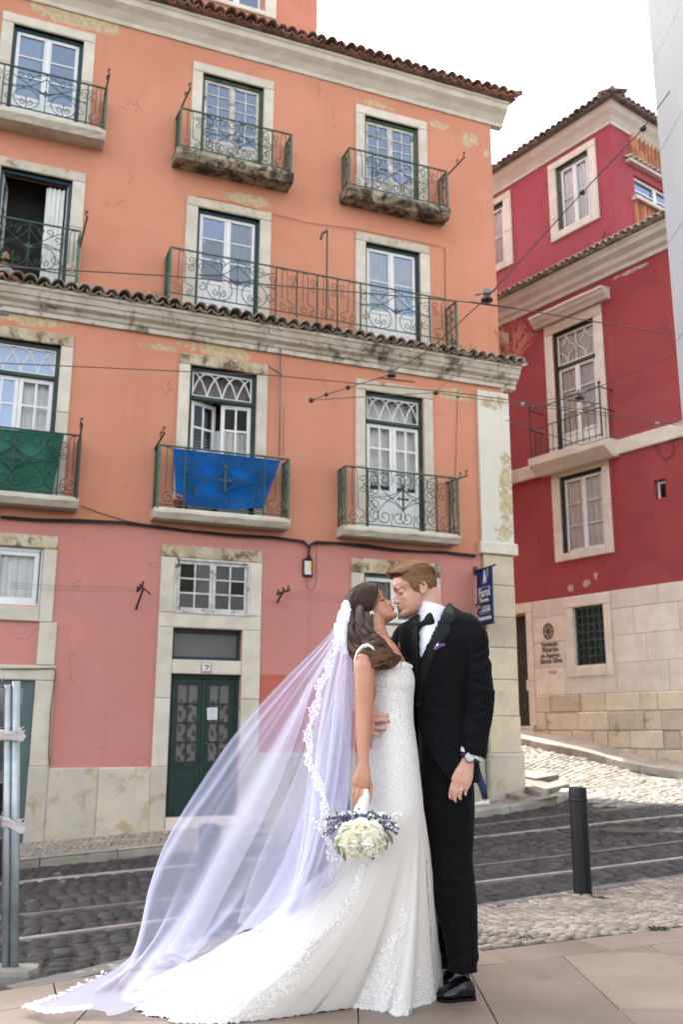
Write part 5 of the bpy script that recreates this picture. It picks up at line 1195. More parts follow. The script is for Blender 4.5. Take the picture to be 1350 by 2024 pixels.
# tufts growing on the tile ledge
mb = MB(); r = random.Random(9)
for px in (305,318,330,700,860,905,930):
    u = PA.at(px, 600 if px < 400 else 700, .3)[0]
    for i in range(16): a = r.uniform(0,6.28); p = Vector((u+r.uniform(-.12,.12), -.25+r.uniform(-.1,.1), 6.38)); l = r.uniform(.05,.18); mb.tube([p, p+Vector((cos(a)*l*.5, sin(a)*l*.5, l*r.uniform(.2,1)))], [.006,.002], 3)
o = hung(mb, 'moss', M('ledge_moss', (.09,.10,.03), (.13,.10,.05), 14), None, None, None, False); o['kind'] = 'stuff'
# restaurant banner
c0 = PA.at(942,1128,.03); root = empty('restaurant_banner', PA.world(c0[0], 0, c0[1]), PA.yaw); tag(root, 'narrow dark blue hanging banner with a white lighthouse and lettering', 'banner')
bl = .56; bh = PA.at(942,1128,.05)[1]-PA.at(948,1238,.05)[1]
m_navy = M('navy_banner_cloth', (.010,.024,.105), (.008,.020,.088), 3, .6); m_wp = M('white_print', (.62,.62,.66), rough=.6)
mb = MB(); mb.tube([(0,.03,0),(0,-bl-.06,0)], .014, 8); mb.ball((0,-bl-.06,0), .02, 8, 6); mb.tube([(0,-.02,-bh-.0),(0,-bl,-bh-.0)], .008, 6); mb.build('pole', m_ironb, root, True)
mb = MB(); mb.box(-.04,.04,-.02,.0,-.07,.07); mb.build('wall_bracket', m_ironb, root)
mb = MB(); mb.grid([[( .012*sin(v*5+1)*sin(u*3), -.03-(bl-.05)*u, -bh*v) for u in [i/10 for i in range(11)]] for v in [k/16 for k in range(17)]]); ob = mb.build('banner_cloth', m_navy, root, True)
md = ob.modifiers.new('thick', 'SOLIDIFY'); md.thickness = .004; md.offset = 0
BT = lambda u, v, k=0: Matrix.Translation((-.010+.012*sin(v*5+1)*sin(u*3), -.03-(bl-.05)*u, -bh*v)) @ Matrix(((0,0,-1,0),(-1,0,0,0),(0,1,0,0),(0,0,0,1)))
for tx, s, v, sx in (('Farol',.20,.50,.9),('Santa',.15,.63,.9),('Luzia',.20,.77,.9),('Restaurante',.095,.915,.86)):
    text_mesh(tx, s, m_wp, 'lettering', root, BT(.5, v), ext=.001, sx=sx, bold=.004)
def bprint(polys):
    mb = MB()
    for P in polys:
        n = len(P); mb.add([(-.014+.012*sin(v*5+1)*sin(u*3), -.03-(bl-.05)*u, -bh*v) for u, v in P], [tuple(range(n))])
    return mb
for P_ in [[(.40,.27),(.47,.27),(.50,.23),(.53,.23),(.56,.27),(.63,.27),(.57,.10),(.46,.10)],[(.44,.095),(.59,.095),(.59,.085),(.44,.085)],[(.465,.08),(.565,.08),(.565,.055),(.465,.055)],[(.45,.05),(.58,.05),(.515,.03)],[(.18,.335),(.82,.335),(.82,.342),(.18,.342)],[(.18,.80),(.82,.80),(.82,.807),(.18,.807)]]: bprint([P_]).build('lighthouse_print', m_wp, root)
for rr in (.20,.26): mb = MB(); mb.tube([(-.014, -.03-(bl-.05)*(.52+rr*cos(a*.12-.6)), -bh*(.09)+(-.0)-bl*rr*.9*sin(a*.12-.6)) for a in range(18)], .004, 3, cap=False); mb.build('beam_print', m_wp, root)

# ---- overhead tram wires with insulators
m_wire = M('copper_brown_wire', (.12,.06,.045), rough=.5); m_wired = M('dark_span_wire', (.05,.05,.05), rough=.5); m_ins = M('dark_insulator', (.045,.032,.030), rough=.35); m_insg = M('grey_insulator', (.20,.205,.21), rough=.4)
def P3(px, py, Y): return onY(px, py, Y)
def wire(pts, r, mat, label, ins=(), sag=0.0, name='overhead_wire'):
    P = [P3(*p) for p in pts]; c = sum(P, Vector())/len(P); root = empty(name, P[0]); tag(root, label, 'tram wire', 'overhead tram wires')
    L = []
    for a, b in zip(P, P[1:]):
        n = max(2, int((b-a).length/.6)); L += [a.lerp(b, i/n)-Vector((0,0,sag*4*(i/n)*(1-i/n))) for i in range(n)]
    L.append(P[-1]); mb = MB(); mb.tube([p-P[0] for p in L], r, 5); mb.build('wire', mat, root)
    for px, py, Y, rr, mt in ins:
        mb = MB(); q = P3(px,py,Y)-P[0]; mb.ball(q, rr, 10, 6); mb.build('insulator', mt, root, True)
wire([(-60,523,7.7),(330,545,8.1),(960,600,8.9),(1420,676,9.6)], .0065, m_wire, 'brown contact wire crossing the third floor windows')
wire([(-60,715,10.0),(540,742,11.0),(900,776,11.6),(1420,846,12.4)], .0065, m_wire, 'brown contact wire crossing the second floor fanlights')
wire([(1440,20,8.0),(1272,254,8.3),(1152,380,8.5),(963,588,8.9),(850,690,11.2),(800,722,13.6)], .006, m_wired, 'dark span wire rising steeply to the top right corner with two insulators', [(1272,254,8.3,.035,m_ins),(1152,380,8.5,.03,m_ins)])
wire([(800,718,14.0),(772,740,11.3),(688,766,11.3),(645,780,11.3),(615,791,11.3)], .006, m_wired, 'span wire with two brown beads left of the lower hanger', [(688,766,11.3,.033,m_ins),(645,780,11.3,.03,m_ins),(615,791,11.3,.035,m_ins)])
wire([(615,791,11.3),(690,786,11.3),(862,776,11.3),(905,783,11.3),(1034,800,11.2),(1200,822,11),(1420,850,10.8)], .005, m_wired, 'thin span wire with pale beads below the cornice', [(862,776,11.3,.035,m_ins),(905,783,11.3,.03,m_insg),(1034,800,11.2,.032,m_insg)])
wire([(1034,800,11.2),(1160,775,10.5),(1330,703,9.5),(1440,650,9)], .005, m_wired, 'thin span wire rising over the red balcony to the right edge')
wire([(1000,830,11.0),(1150,880,10.8),(1290,838,10.5),(1420,832,10)], .005, m_wired, 'span wire with a white rod insulator beside the red wall', [(1300,838,10.4,.028,m_insg)])
wire([(860,776,11.3),(905,735,12.6),(932,712,14.0)], .006, m_wired, 'short span wire from the cornice corner to the contact wire')
def hanger(px, py, Y, label):
    root = empty('wire_hanger', P3(px,py,Y)); tag(root, label, 'wire hanger', 'contact wire hangers')
    mb = MB(); mb.lathe([(.02,.0),(.06,.01),(.065,.03),(.03,.05),(.035,.07),(.02,.09)], n=12); mb.build('bell', m_ins, root, True); mb = MB(); mb.box(-.03,.03,-.03,.03,.09,.14); mb.tube([(-.12,0,.08),(.06,0,.12),(.10,0,.16)], .014, 6); mb.build('clamp', m_insg, root); mb = MB(); mb.tube([(-.18,-.04,-.02),(.30,.07,-.035)], .011, 6); mb.build('wire_grip', m_wire, root)
hanger(963, 597, 8.9, 'grey hanger with black bell on the contact wire at the corner of the orange house')
hanger(774, 746, 11.3, 'grey hanger with black bell above the right arched window')
hanger(1147, 790, 12.0, 'small grey hanger in front of the red house balcony')
# ---- temporary fence at the left edge: two galvanised posts in a concrete foot with tape
m_galv = M('galvanised_steel', (.36,.40,.41), (.26,.30,.31), 8, .45, .1, 100, metal=.6)
m_wiref = M('rusting_fence_wire', (.12,.11,.105), (.10,.055,.035), 16, .6, metal=.3); m_conc = M('rough_concrete', (.25,.235,.205), (.19,.18,.155), 6, .9, .5, 50)
fx, fy = ground_at(28, 1922, lambda a, b: -1.10); fz = -1.12
root = empty('tmp_foot', (fx, fy, fz)); 
mb = MB(); mb.loft([[(x*s,y*s,z) for x,y in ((-.42,-.09),(.075,-.09),(.09,0),(.075,.09),(-.42,.09))] for z, s in ((-.25,1.0),(.02,.98),(.04,.9),(.045,.7))]); bpy.data.objects.remove(root); o = mb.build('concrete_block', m_conc); o.location = (fx+.02, fy, fz); tag(o, 'grey concrete block foot under the wire fence at the left edge', 'concrete block')
def fence(xo, ptop, label, sgn, group, ext):
    root = empty('wire_fence', (fx+xo, fy, fz)); root.rotation_euler = (0, -RAD(4.3), 0); tag(root, label, 'fence panel', group)
    zt = P3(34, ptop, fy).z-fz; mb = MB(); mb.tube([(0,0,.0),(0,0,zt)], .021, 10); mb.build('post', m_galv, root, True)
    i = 0
    z = .16
    hz = []
    while z < zt-.02: hz.append(z); z += .2 if i%3 else .06; i += 1
    for z in hz:
        mb = MB(); mb.tube([(.05*(1 if sgn < 0 else 0)+.0,-.01,z),(-ext,-.01-.02*sgn,z-.0)], .0028, 4); mb.build('wire', m_wiref, root)
    k = 1
    while k*.055 < ext:
        x_ = -k*.055; mb = MB(); P = []
        for z in [zt*j/40 for j in range(2,41)]: P.append((x_, -.014-(.03 if any(abs(z-q-.03) < .035 for q in hz[::4]) else 0), z))
        P.append((x_+.01*(k%3-1), -.02, zt+.03)); mb.tube(P, .0028, 4); mb.build('wire', m_wiref, root); k += 1
fence(.0, 1345, 'outer galvanised wire fence panel on the concrete foot, left edge', 1, 'wire fence panels', .42)
fence(-.040, 1352, 'inner galvanised wire fence panel overlapping the first, left edge', -1, 'wire fence panels', .36)
m_tape = M('red_white_tape', (.48,.46,.45), (.42,.36,.35), 14, .6)
for (a, b, c, lab) in ((1450,1447,7,'crumpled white tape tied round the fence posts at door height'),(1622,1628,9,'crumpled white tape tied round the fence posts near the kerb')):
    mb = MB(); p = [P3(-14,a,fy-.03), P3(14,a+4,fy-.035), P3(34,b+8,fy-.04), P3(43,b+2,fy-.02)]; rows = []
    for k in range(5):
        v = k/4-.5; rows.append([q+Vector((0,.008*sin(k*3+i*2),-v*(.055 if i < 2 else .035 if i == 2 else .018)+.006*sin(i*4+k))) for i, q in enumerate(p)])
    mb.grid(rows)
    for q_ in range(3): c_ = p[3]+Vector((-.012+.008*q_, -.012-.006*q_, .012-.016*q_)); mb.grid([[c_+Vector((.018*u+.006*sin(q_+u*5+v*3), -.006*sin(u*7+v*4+q_), .018*v+.005*cos(u*6+q_))) for u in (-1,-.5,0,.5,1)] for v in (-1,-.4,.2,.9)])
    o = mb.build('barrier_tape', m_tape, None, True); tag(o, lab, 'tape', 'tape tied to the wire fence')
# scooter parked behind the fence, mostly cut by the edge
sx_, sy_ = ground_at(-14, 1745, z_road); root = empty('motor_scooter', (sx_, sy_, z_road(sx_, sy_)), RAD(12)); tag(root, 'dark motor scooter parked on the road behind the wire fence, left edge', 'scooter')
m_sc = M('black_scooter_paint', (.012,.012,.013), rough=.25, spec=.6); m_rub = M('tyre_rubber', (.018,.017,.017), rough=.85)
def torus(mb, c, R1, r1, ax='y'):
    mb.tube([(c[0]+R1*cos(a*2*pi/20), c[1], c[2]+R1*sin(a*2*pi/20)) for a in range(20)], r1, 8, close=True)
mb = MB(); torus(mb, (-.10,0,.24), .19, .055); mb.build('front_wheel', m_rub, root, True); mb = MB(); torus(mb, (-1.3,0,.24), .19, .055); mb.build('rear_wheel', m_rub, root, True)
mb = MB(); mb.tube([(-.10,-.07,.24),(-.10,.07,.24)], .05, 12); mb.tube([(-.1,-.06,.24),(-.16,-.06,.55),(-.26,0,.85)], .025, 8); mb.tube([(-.1,.06,.24),(-.16,.06,.55),(-.26,0,.85)], .025, 8); mb.build('fork', m_galv, root, True)
mb = MB(); mb.loft([[(-.15-.1*(z-.4)+y*y*-.8, y, z) for y in [-.2*s,-.1*s,0,.1*s,.2*s]]+[(-.25-.1*(z-.4), y, z) for y in [.18*s,0,-.18*s]] for z, s in ((.30,.5),(.45,.8),(.65,1),(.85,.8),(.98,.5))]); mb.build('front_shield', m_sc, root, True)
mb = MB(); mb.loft([[(x, y*s, z) for y, z in ((-.16,.25),(.16,.25),(.18,.5),(.12,zt),(-.12,zt),(-.18,.5))] for x, s, zt in ((-.3,.5,.32),(-.7,.8,.34),(-.8,1,.7),(-1.3,1,.74),(-1.6,.6,.7))]); mb.build('body', m_sc, root, True)
mb = MB(); mb.tube([(-.28,-.30,1.0),(-.30,0,.96),(-.28,.30,1.0)], .016, 8); mb.build('handlebar', m_sc, root, True); mb = MB(); mb.ball((-.2,0,.9), .075, 10, 8, (.6,1,1)); mb.build('headlight', m_white, root, True)
# ------------------------------------------------------------------ people
from mathutils import noise as mnoise
YB, YG = 4.06, 4.20                       # depth of the bride and of the groom
def fbm(p, s): return mnoise.fractal(Vector(p)*s, 1.0, 2.0, 3)
def skin_mat(name, c, red, rough=.42):
    t = NT(name); k = t.mix(t.ramp(t.noise(14, 4), .4, .7, 0, .5), c, red); k = t.mix(t.ramp(t.noise(90, 5, .7), .5, .75, 0, .28), k, tuple(v*.72 for v in red)); t.col(k); t.set(Roughness=rough); t.b.inputs['Specular IOR Level'].default_value = .4
    t.b.inputs['Subsurface Weight'].default_value = .12; t.b.inputs['Subsurface Radius'].default_value = (.012,.005,.003); t.b.inputs['Subsurface Scale'].default_value = .6
    t.bump(t.noise(240, 3), .14, .003); return t.m
m_sk_b = skin_mat('tanned_skin', (.46,.225,.135), (.46,.19,.125)); m_sk_g = skin_mat('fair_skin', (.53,.305,.22), (.52,.235,.175))
m_lip_b = M('red_lips', (.36,.05,.05), rough=.35); m_lip_g = M('pink_lips', (.48,.19,.15), rough=.4)
class P2:
    """measures: photograph spot on the plane at depth Y"""
    def __init__(s, Y): s.Y = Y
    def __call__(s, px, py, dy=0.0): return onY(px, py, s.Y+dy)
PB, PG = P2(YB), P2(YG)
MPX = 4.1/FPX
def eloft(mb, rows, P, n=20, ex=2.0, cap=True, flat=False, tx=None):
    """rows: (px, py, dy, half-width px, half-depth m); rings stand across the path in the picture plane"""
    C = [P(r[0], r[1], r[2]) for r in rows]; rings = []; N = len(rows)
    for i in range(N):
        a, b = C[max(i-1,0)], C[min(i+1,N-1)]; t = (b-a); t.y *= .8
        if flat: t = Vector((0,0,-1))
        t.normalize(); nrm = Vector((-t.z, 0, t.x)); 
        if nrm.length < .05: nrm = Vector((1,0,0))
        nrm.normalize(); dpt = t.cross(nrm).normalized(); hw = rows[i][3]*MPX*(C[i].y/4.1); hd = rows[i][4]; e = rows[i][5] if len(rows[i]) > 5 else ex; ring = []
        for k in range(n):
            th = 2*pi*k/n; c_, s_ = cos(th), sin(th)
            ring.append(C[i]+nrm*(hw*math.copysign(abs(c_)**(2/e), c_))+dpt*(hd*math.copysign(abs(s_)**(2/e), s_)))
        rings.append(ring)
    mb.loft(rings, cap=cap); return rings
def resample(rows, m):
    """smooth the measured rows into m rings (Catmull-Rom)"""
    out = []; n = len(rows); w = max(len(r) for r in rows); R = [list(r)+[2.0]*(w-len(r)) for r in rows]
    for j in range(m):
        t = j/(m-1)*(n-1); i = min(int(t), n-2); u = t-i
        p0, p1, p2, p3 = R[max(i-1,0)], R[i], R[i+1], R[min(i+2,n-1)]
        out.append(tuple(.5*((2*b)+(-a+c)*u+(2*a-5*b+4*c-d)*u*u+(-a+3*b-3*c+d)*u**3) for a,b,c,d in zip(p0,p1,p2,p3)))
    return out
def wrinkle(me, amp, sc, stretch=(1,1,1), amp2=0, sc2=30):
    me.update(); co = [v.co.copy() for v in me.vertices]; no = [v.normal.copy() for v in me.vertices]
    for v, c, n in zip(me.vertices, co, no):
        q = (c.x*stretch[0], c.y*stretch[1], c.z*stretch[2]); f = mnoise.noise(Vector(q)*sc); f2 = mnoise.noise(Vector(q)*sc*2.1+Vector((5,2,1)))
        v.co = c+n*(amp*(1-2*abs(f))+amp*.5*f2+(amp2*mnoise.noise(c*sc2) if amp2 else 0))
    me.update()
def remesh(mb, vox, it=4, fac=.5):
    me = mb.mesh('tmp'); o = bpy.data.objects.new('tmp', me); COL.objects.link(o)
    m = o.modifiers.new('r', 'REMESH'); m.mode = 'VOXEL'; m.voxel_size = vox; m.use_smooth_shade = True
    s = o.modifiers.new('s', 'SMOOTH'); s.iterations = it; s.factor = fac
    dg = bpy.context.evaluated_depsgraph_get(); q = bpy.data.meshes.new_from_object(o.evaluated_get(dg)); bpy.data.objects.remove(o)
    q.polygons.foreach_set('use_smooth', [True]*len(q.polygons)); return q
class HeadFrame:
    def __init__(s, chin, pitch, face, k, P, dy, yaw=0.0):
        """face=+1 looks right, -1 looks left; pitch>0 chin raised; yaw>0 turned towards the camera"""
        s.k = k
        Fx, Fz = cos(pitch), sin(pitch); F = Vector((face*Fx, 0, Fz)); U = Vector((-face*Fz, 0, Fx))
        Rz = Matrix.Rotation(-face*yaw if face > 0 else yaw, 3, 'Z'); s.F = Rz @ F; s.U = Rz @ U; s.S = s.F.cross(s.U).normalized()
        if s.S.y > 0: s.S = -s.S
        s.o = P(chin[0], chin[1], dy)-s.F*(.085*k)
    def __call__(s, f, u, l=0.0): return s.o+(s.F*f+s.U*u+s.S*l)*s.k
PROF = [(0.0,.083,.035,.018),(.006,.090,.018,.028),(.018,.092,.0,.042),(.032,.0835,-.018,.051),(.047,.087,-.035,.057),(.062,.0865,-.052,.0605),(.080,.084,-.068,.064),(.098,.079,-.080,.067),(.110,.0775,-.088,.0685),(.122,.086,-.094,.070),(.132,.0915,-.098,.0725),(.150,.092,-.101,.0755),(.170,.084,-.097,.0735),(.188,.069,-.086,.066),(.205,.045,-.064,.052),(.217,.020,-.038,.033),(.224,-.003,-.012,.012)]
def head_mesh(mb, H, male=True, nose=1.0):
    rings = []; n = 28
    for u, ff, fb, wd in PROF:
        if male: wd *= 1.04; ff += .003 if .0 <= u < .03 else 0
        c, h = (ff+fb)/2, (ff-fb)/2; ring = []
        for k in range(n):
            a = 2*pi*k/n; ca, sa = cos(a), sin(a)
            e = 1.0 if u > .13 else .92
            wf = wd*(1-.18*max(0,ca)**2 if u < .125 else 1)
            ring.append(H(c+h*math.copysign(abs(ca)**e, ca), u, wf*math.copysign(abs(sa)**.92, sa)))
        rings.append(ring)
    mb.loft(rings)
    def bl(f, u, l, r, sc=(1,1,1)):
        m2 = MB(); m2.ball((0,0,0), 1, 12, 8); mb.add([H(f+p[0]*r*sc[0], u+p[2]*r*sc[2], l+p[1]*r*sc[1]) for p in m2.v], m2.f)
    # nose: bridge wedge, tip, wings
    br = [(.120,.083,.006,.008),(.108,.087,.0075,.012),(.095,.095,.0085,.016),(.082,.103,.010,.018),(.074,.106,.0115,.018),(.068,.100,.012,.014),(.064,.090,.011,.008)]
    mb.loft([[H(f*nose+(1-nose)*.088-.018+ (.018)*cos(a)*1.0 if cos(a) > 0 else f-.030, u, w_*sin(a)) for a in [2*pi*k/12 for k in range(12)]] for u, f, w_, d in br])
    bl(.099+(nose-1)*.1, .0745, 0, .0085); bl(.090, .0715, .010, .0075, (1.1,.8,.8)); bl(.090, .0715, -.010, .0075, (1.1,.8,.8))
    # lips pushed forward for the kiss, chin, brow ridge, cheek, closed lids
    bl(.0875, .054, 0, .0095, (1,1.9,.62)); bl(.0855, .0435, 0, .0105, (1,1.7,.62)); bl(.082, .014, 0, .016, (.8,1.1,.9))
    for s in (-1,1):
        bl(.066, .111, s*.031, .0145, (.95,1.15,.85)); bl(.076, .127, s*.026, .012, (.7,1.9,.55)); bl(.047, .082, s*.034, .026, (1,.8,1.2))
def ear(mb, H, l=1, k=1.0):
    P_ = [(-.012,.118),(-.020,.125),(-.030,.122),(-.034,.108),(-.030,.093),(-.022,.080),(-.014,.076),(-.009,.084),(-.008,.1)]
    mb.tube([H(f,u,l*(.071+(.010 if f < -.02 else .002))) for f,u in P_], [.0045*H.k*k]*len(P_), 6, close=True)
    m2 = MB(); m2.ball((0,0,0), 1, 10, 6); mb.add([H(-.018+p[0]*.012, .100+p[2]*.021, l*(.069+p[1]*.006)) for p in m2.v], m2.f)
def strand(mb, P, w0, w1, up):
    """flat tapering lock"""
    n = len(P); V = []
    for i in range(n):
        t = (P[min(i+1,n-1)]-P[max(i-1,0)]).normalized(); s = t.cross(up(P[i]) if callable(up) else up)
        if s.length < 1e-4: s = t.orthogonal()
        s.normalize(); w_ = w0+(w1-w0)*i/(n-1); V += [P[i]-s*w_, P[i]+s*w_]
    mb.add(V, [(2*i,2*i+1,2*i+3,2*i+2) for i in range(n-1)])
def hair_mat(name, a, b, rough=.45, sc=60, tip=None, z=None):
    t = NT(name); g = t.n('ShaderNodeNewGeometry').outputs['Random Per Island']; c = t.mix(g, a, b)
    if tip:
        sx = t.n('ShaderNodeSeparateXYZ'); t.l(t.co, sx.inputs[0]); c = t.mix(t.math('MULTIPLY', t.ramp(sx.outputs[2], z[0], z[1], 1, 0), t.ramp(t.noise(18, 3), .35, .6)), c, tip)
    t.col(c); t.set(Roughness=rough); t.b.inputs['Specular IOR Level'].default_value = .22
    return t.m
# ================================================================== groom
m_suit = M('black_wool', (.0042,.0045,.0055), (.003,.0033,.004), 30, .85, .15, 600, spec=.12); m_satin = M('black_satin', (.0035,.0036,.0045), rough=.6, spec=.18); m_suit.node_tree.nodes['Principled BSDF'].inputs['Sheen Weight'].default_value = .03; m_suit.node_tree.nodes['Principled BSDF'].inputs['Sheen Roughness'].default_value = .4; m_velvet = M('black_velvet', (.006,.006,.007), rough=.8)
m_shirt = M('white_shirt', (.66,.66,.72), (.62,.62,.68), 6, .7, .1, 400); m_patent = M('black_patent_leather', (.004,.004,.004), rough=.14, spec=.45)
groom = empty('person', (PG(905,1965).x, YG, -1.06)); tag(groom, 'groom in black tuxedo with bow tie bending to kiss the bride', 'person')
gi = Matrix.Translation(-Vector(groom.location))
def gpart(mb, name, mat, smooth=True, me=None, label=None):
    if me is None: me = mb.mesh(name, smooth)
    o = link(name, me, mat, groom); o.location = -Vector(groom.location)
    if label: o['label'] = label
    return o
HG = HeadFrame((796,1222), RAD(-15), -1, 1.03, PG, -.01, RAD(8))
mb = MB(); head_mesh(mb, HG, True); ear(mb, HG, 1, 1.15); ear(mb, HG, -1, 1.15)
eloft(mb, [(838,1168,.0,30,.055),(846,1195,.0,28,.056),(855,1220,.005,28,.058),(862,1250,.01,36,.07),(868,1290,.02,45,.09),(872,1400,.03,42,.09),(880,1500,.02,44,.1)], PG, 20)     # neck and torso core
eloft(mb, [(915,1262,-.08,9,.022),(938,1330,-.12,9,.022),(943,1400,-.135,9,.022),(936,1460,-.155,9,.022),(929,1492,-.165,11,.022),(925,1506,-.165,11.5,.02)], PG, 14)               # left arm
def finger(mb, P, pts, r): mb.tube([P(*p) for p in pts], r, 8)
# left hand, back towards the camera
eloft(mb, [(926,1500,-.165,11.5,.020,2.4),(922,1515,-.167,15,.021,2.6),(916,1532,-.17,19.5,.020,2.8),(911,1545,-.17,20.5,.018,2.8),(909,1554,-.168,18,.014,2.6)], PG, 18)
for pts in ([(896,1546,-.172),(892,1561,-.176),(890,1571,-.170),(893,1580,-.158)],[(905,1549,-.174),(901,1566,-.180),(899,1577,-.174),(901,1585,-.160)],[(915,1549,-.174),(911,1564,-.180),(909,1574,-.173),(911,1580,-.160)],[(925,1545,-.170),(922,1558,-.175),(920,1566,-.168),(921,1572,-.157)]):
    finger(mb, PG, pts, [.0098,.0092,.0086,.0070])
finger(mb, PG, [(908,1517,-.155),(899,1530,-.142),(893,1544,-.138),(891,1554,-.140)], [.013,.0115,.010,.008])
# right arm round the bride's back and hand on her waist
WY = -.275
eloft(mb, [(800,1285,.10,9,.024),(775,1345,.14,9,.024),(740,1400,.12,10,.026),(722,1425,-.02,11,.025),(718,1428,-.12,11,.022)], PG, 14)
eloft(mb, [(714,1428,-.12,13,.02,2.4),(720,1429,WY+.04,17,.016,2.6),(730,1430,WY+.005,19,.013,2.8),(740,1430,WY-.002,19,.012,2.8)], PG, 16)
for pts in ([(738,1415,WY-.004),(752,1413,WY-.010),(762,1414,WY-.006),(768,1415,WY+.002)],[(738,1425,WY-.006),(754,1423,WY-.012),(765,1424,WY-.008),(771,1425,WY+.0)],[(738,1438,WY-.006),(750,1439,WY-.012),(758,1440,WY-.008),(763,1440,WY+.0)],[(734,1449,WY-.004),(742,1451,WY-.009),(747,1452,WY-.005),(750,1452,WY+.002)]):
    finger(mb, PG, pts, [.0095,.0090,.0085,.0068])
finger(mb, PG, [(726,1417,WY+.0),(733,1408,WY-.004),(739,1400,WY-.004),(741,1395,WY)], [.011,.0105,.009,.007])
me = remesh(mb, .0032, 3); gpart(None, 'body', m_sk_g, me=me)
m_nail = M('finger_nail', (.56,.33,.26), rough=.25)
for px, py, dy in ((889,1575,-.186),(898.5,1580,-.188),(908.5,1577,-.186),(920,1569,-.182)):
    mb = MB(); q = PG(px, py, dy+.004); mb.ball(q, .0055, 8, 6, (.8,.45,1.2)); gpart(mb, 'finger_nail', m_nail)
# face details
m_brow = M('sandy_brow', (.20,.105,.055), rough=.8); m_lash = M('sandy_lash', (.10,.05,.03), rough=.8)
mb = MB(); mb.tube([HG(f,u,l) for f,u,l in ((.0895,.128,.014),(.0855,.1325,.026),(.075,.1335,.040),(.064,.130,.049))], [.0022,.0032,.003,.0015], 5); gpart(mb, 'eyebrow', m_brow)
mb = MB(); mb.tube([HG(f,u,l) for f,u,l in ((.0745,.1065,.018),(.0785,.1035,.028),(.0735,.1025,.040),(.063,.105,.046))], [.0008,.0017,.0017,.0008], 4); gpart(mb, 'eyelashes', m_lash)
mb = MB(); mb.ball((0,0,0), 1, 12, 8); V1 = [HG(.0890+p[0]*.0085,.0535+p[2]*.0050,p[1]*.017) for p in mb.v]; V2 = [HG(.0868+p[0]*.0095,.0440+p[2]*.0055,p[1]*.016) for p in mb.v]; F_ = list(mb.f); mb = MB(); mb.add(V1, F_); mb.add(V2, F_); gpart(mb, 'lips', m_lip_g)
# hair: cap and locks
m_hg = hair_mat('light_brown_hair', (.12,.055,.024), (.48,.25,.115), .45); m_hgs = hair_mat('short_side_hair', (.11,.052,.026), (.30,.155,.075), .6)
def sdir(a, e): return Vector((cos(a)*cos(e), sin(a)*cos(e), sin(e)))
def scalp(H, d, off): return H(-.005+(.0985+off)*d.x, .135+(.0905+off)*d.z, (.0775+off)*d.y)
def slerp(d0, d1, t):
    q = (d0*(1-t)+d1*t); return q.normalized()
def hair_cap(H, line, off, n=64, m=16):
    mb = MB(); R_ = []
    for j in range(m+1):
        ring = []
        for k in range(n):
            a = -pi+2*pi*k/n; lo = pl(line, abs(a)); e = lo+(pi/2-.02-lo)*(j/m); d = sdir(a, e); ring.append(scalp(H, d, off(a, e)*min(1, j/m*5+.1)))
        R_.append(ring)
    mb.loft(R_); return mb
LG = [(0,.56),(.5,.53),(.75,.42),(.95,.26),(1.15,.12),(1.25,-.36),(1.42,-.42),(1.50,-.10),(2.0,-.08),(2.12,-.50),(2.4,-.86),(pi,-1.05)]
top_w = lambda a, e: max(0, min(1, (e-.40+.10*abs(a))/.35))
offg = lambda a, e: .0025+.014*top_w(a, e)*(1-.35*(abs(a)/pi))
gpart(hair_cap(HG, LG, offg), 'hair', m_hgs); r = random.Random(3)
mb = MB()
for i in range(3200):      # swept top and quiff, combed back from the forehead
    a0 = r.uniform(-.95,.95); d0 = sdir(a0, .56-.16*abs(a0)); d1 = Vector((-.86, .36*a0+r.uniform(-.08,.08), .50)).normalized(); t0 = max(0, r.uniform(-.25,.62)); ln = r.uniform(.16,.34); L = []
    cl = .0022*sin(a0*34)+.0016*sin(a0*71+1)
    for k in range(7):
        t = min(1, t0+ln*k/6); d = slerp(d0, d1, t); lift = .013+.019*math.exp(-((t-.10)/.20)**2)*(1-.4*abs(a0))-.006*max(0,t-.5)*2
        lift *= min(1, .35+t*8); lift = max(lift, offg(atan2(d.y,d.x), math.asin(max(-1,min(1,d.z))))+.0012); L.append(scalp(HG, d, lift+cl+r.uniform(-.0006,.0012)+(.004*(k/6)**2 if r.random() < .25 else 0)))
    strand(mb, L, .0011, .0004, lambda p: (p-HG(-.005,.13,0)).normalized())
for i in range(120):      # stray hairs
    d0 = sdir(r.uniform(-2.5,2.5), r.uniform(.5,1.4)); p0 = scalp(HG, d0, .017); d = ((p0-HG(-.005,.13,0)).normalized()*.5-HG.F*.8+Vector((0,-.2*r.random(),r.uniform(-.2,.5)))).normalized(); l = r.uniform(.01,.022); strand(mb, [p0, p0+d*l*.6, p0+d*l], .0004, .0002, Vector((0,-1,.2)))
gpart(mb, 'hair_top', m_hg, False)
mb = MB()
for i in range(4200):      # clipped sides and back
    a = r.uniform(.8, pi)*r.choice((1,1,-1)); lo = pl(LG, abs(a)); e = r.uniform(lo+.01, .62); sg = 1 if a > 0 else -1; L = []
    for k in range(4):
        aa = a+sg*.11*k*(.4 if abs(a) < 1.5 else .8); aa = max(-pi, min(pi, aa)); L.append(scalp(HG, sdir(aa, e-.055*k), offg(aa, e-.055*k)+.0006+.0005*k+r.uniform(-.0003,.0005)))
    strand(mb, L, .0009, .0003, lambda p: (p-HG(-.005,.13,0)).normalized())
gpart(mb, 'hair_sides', m_hgs, False)
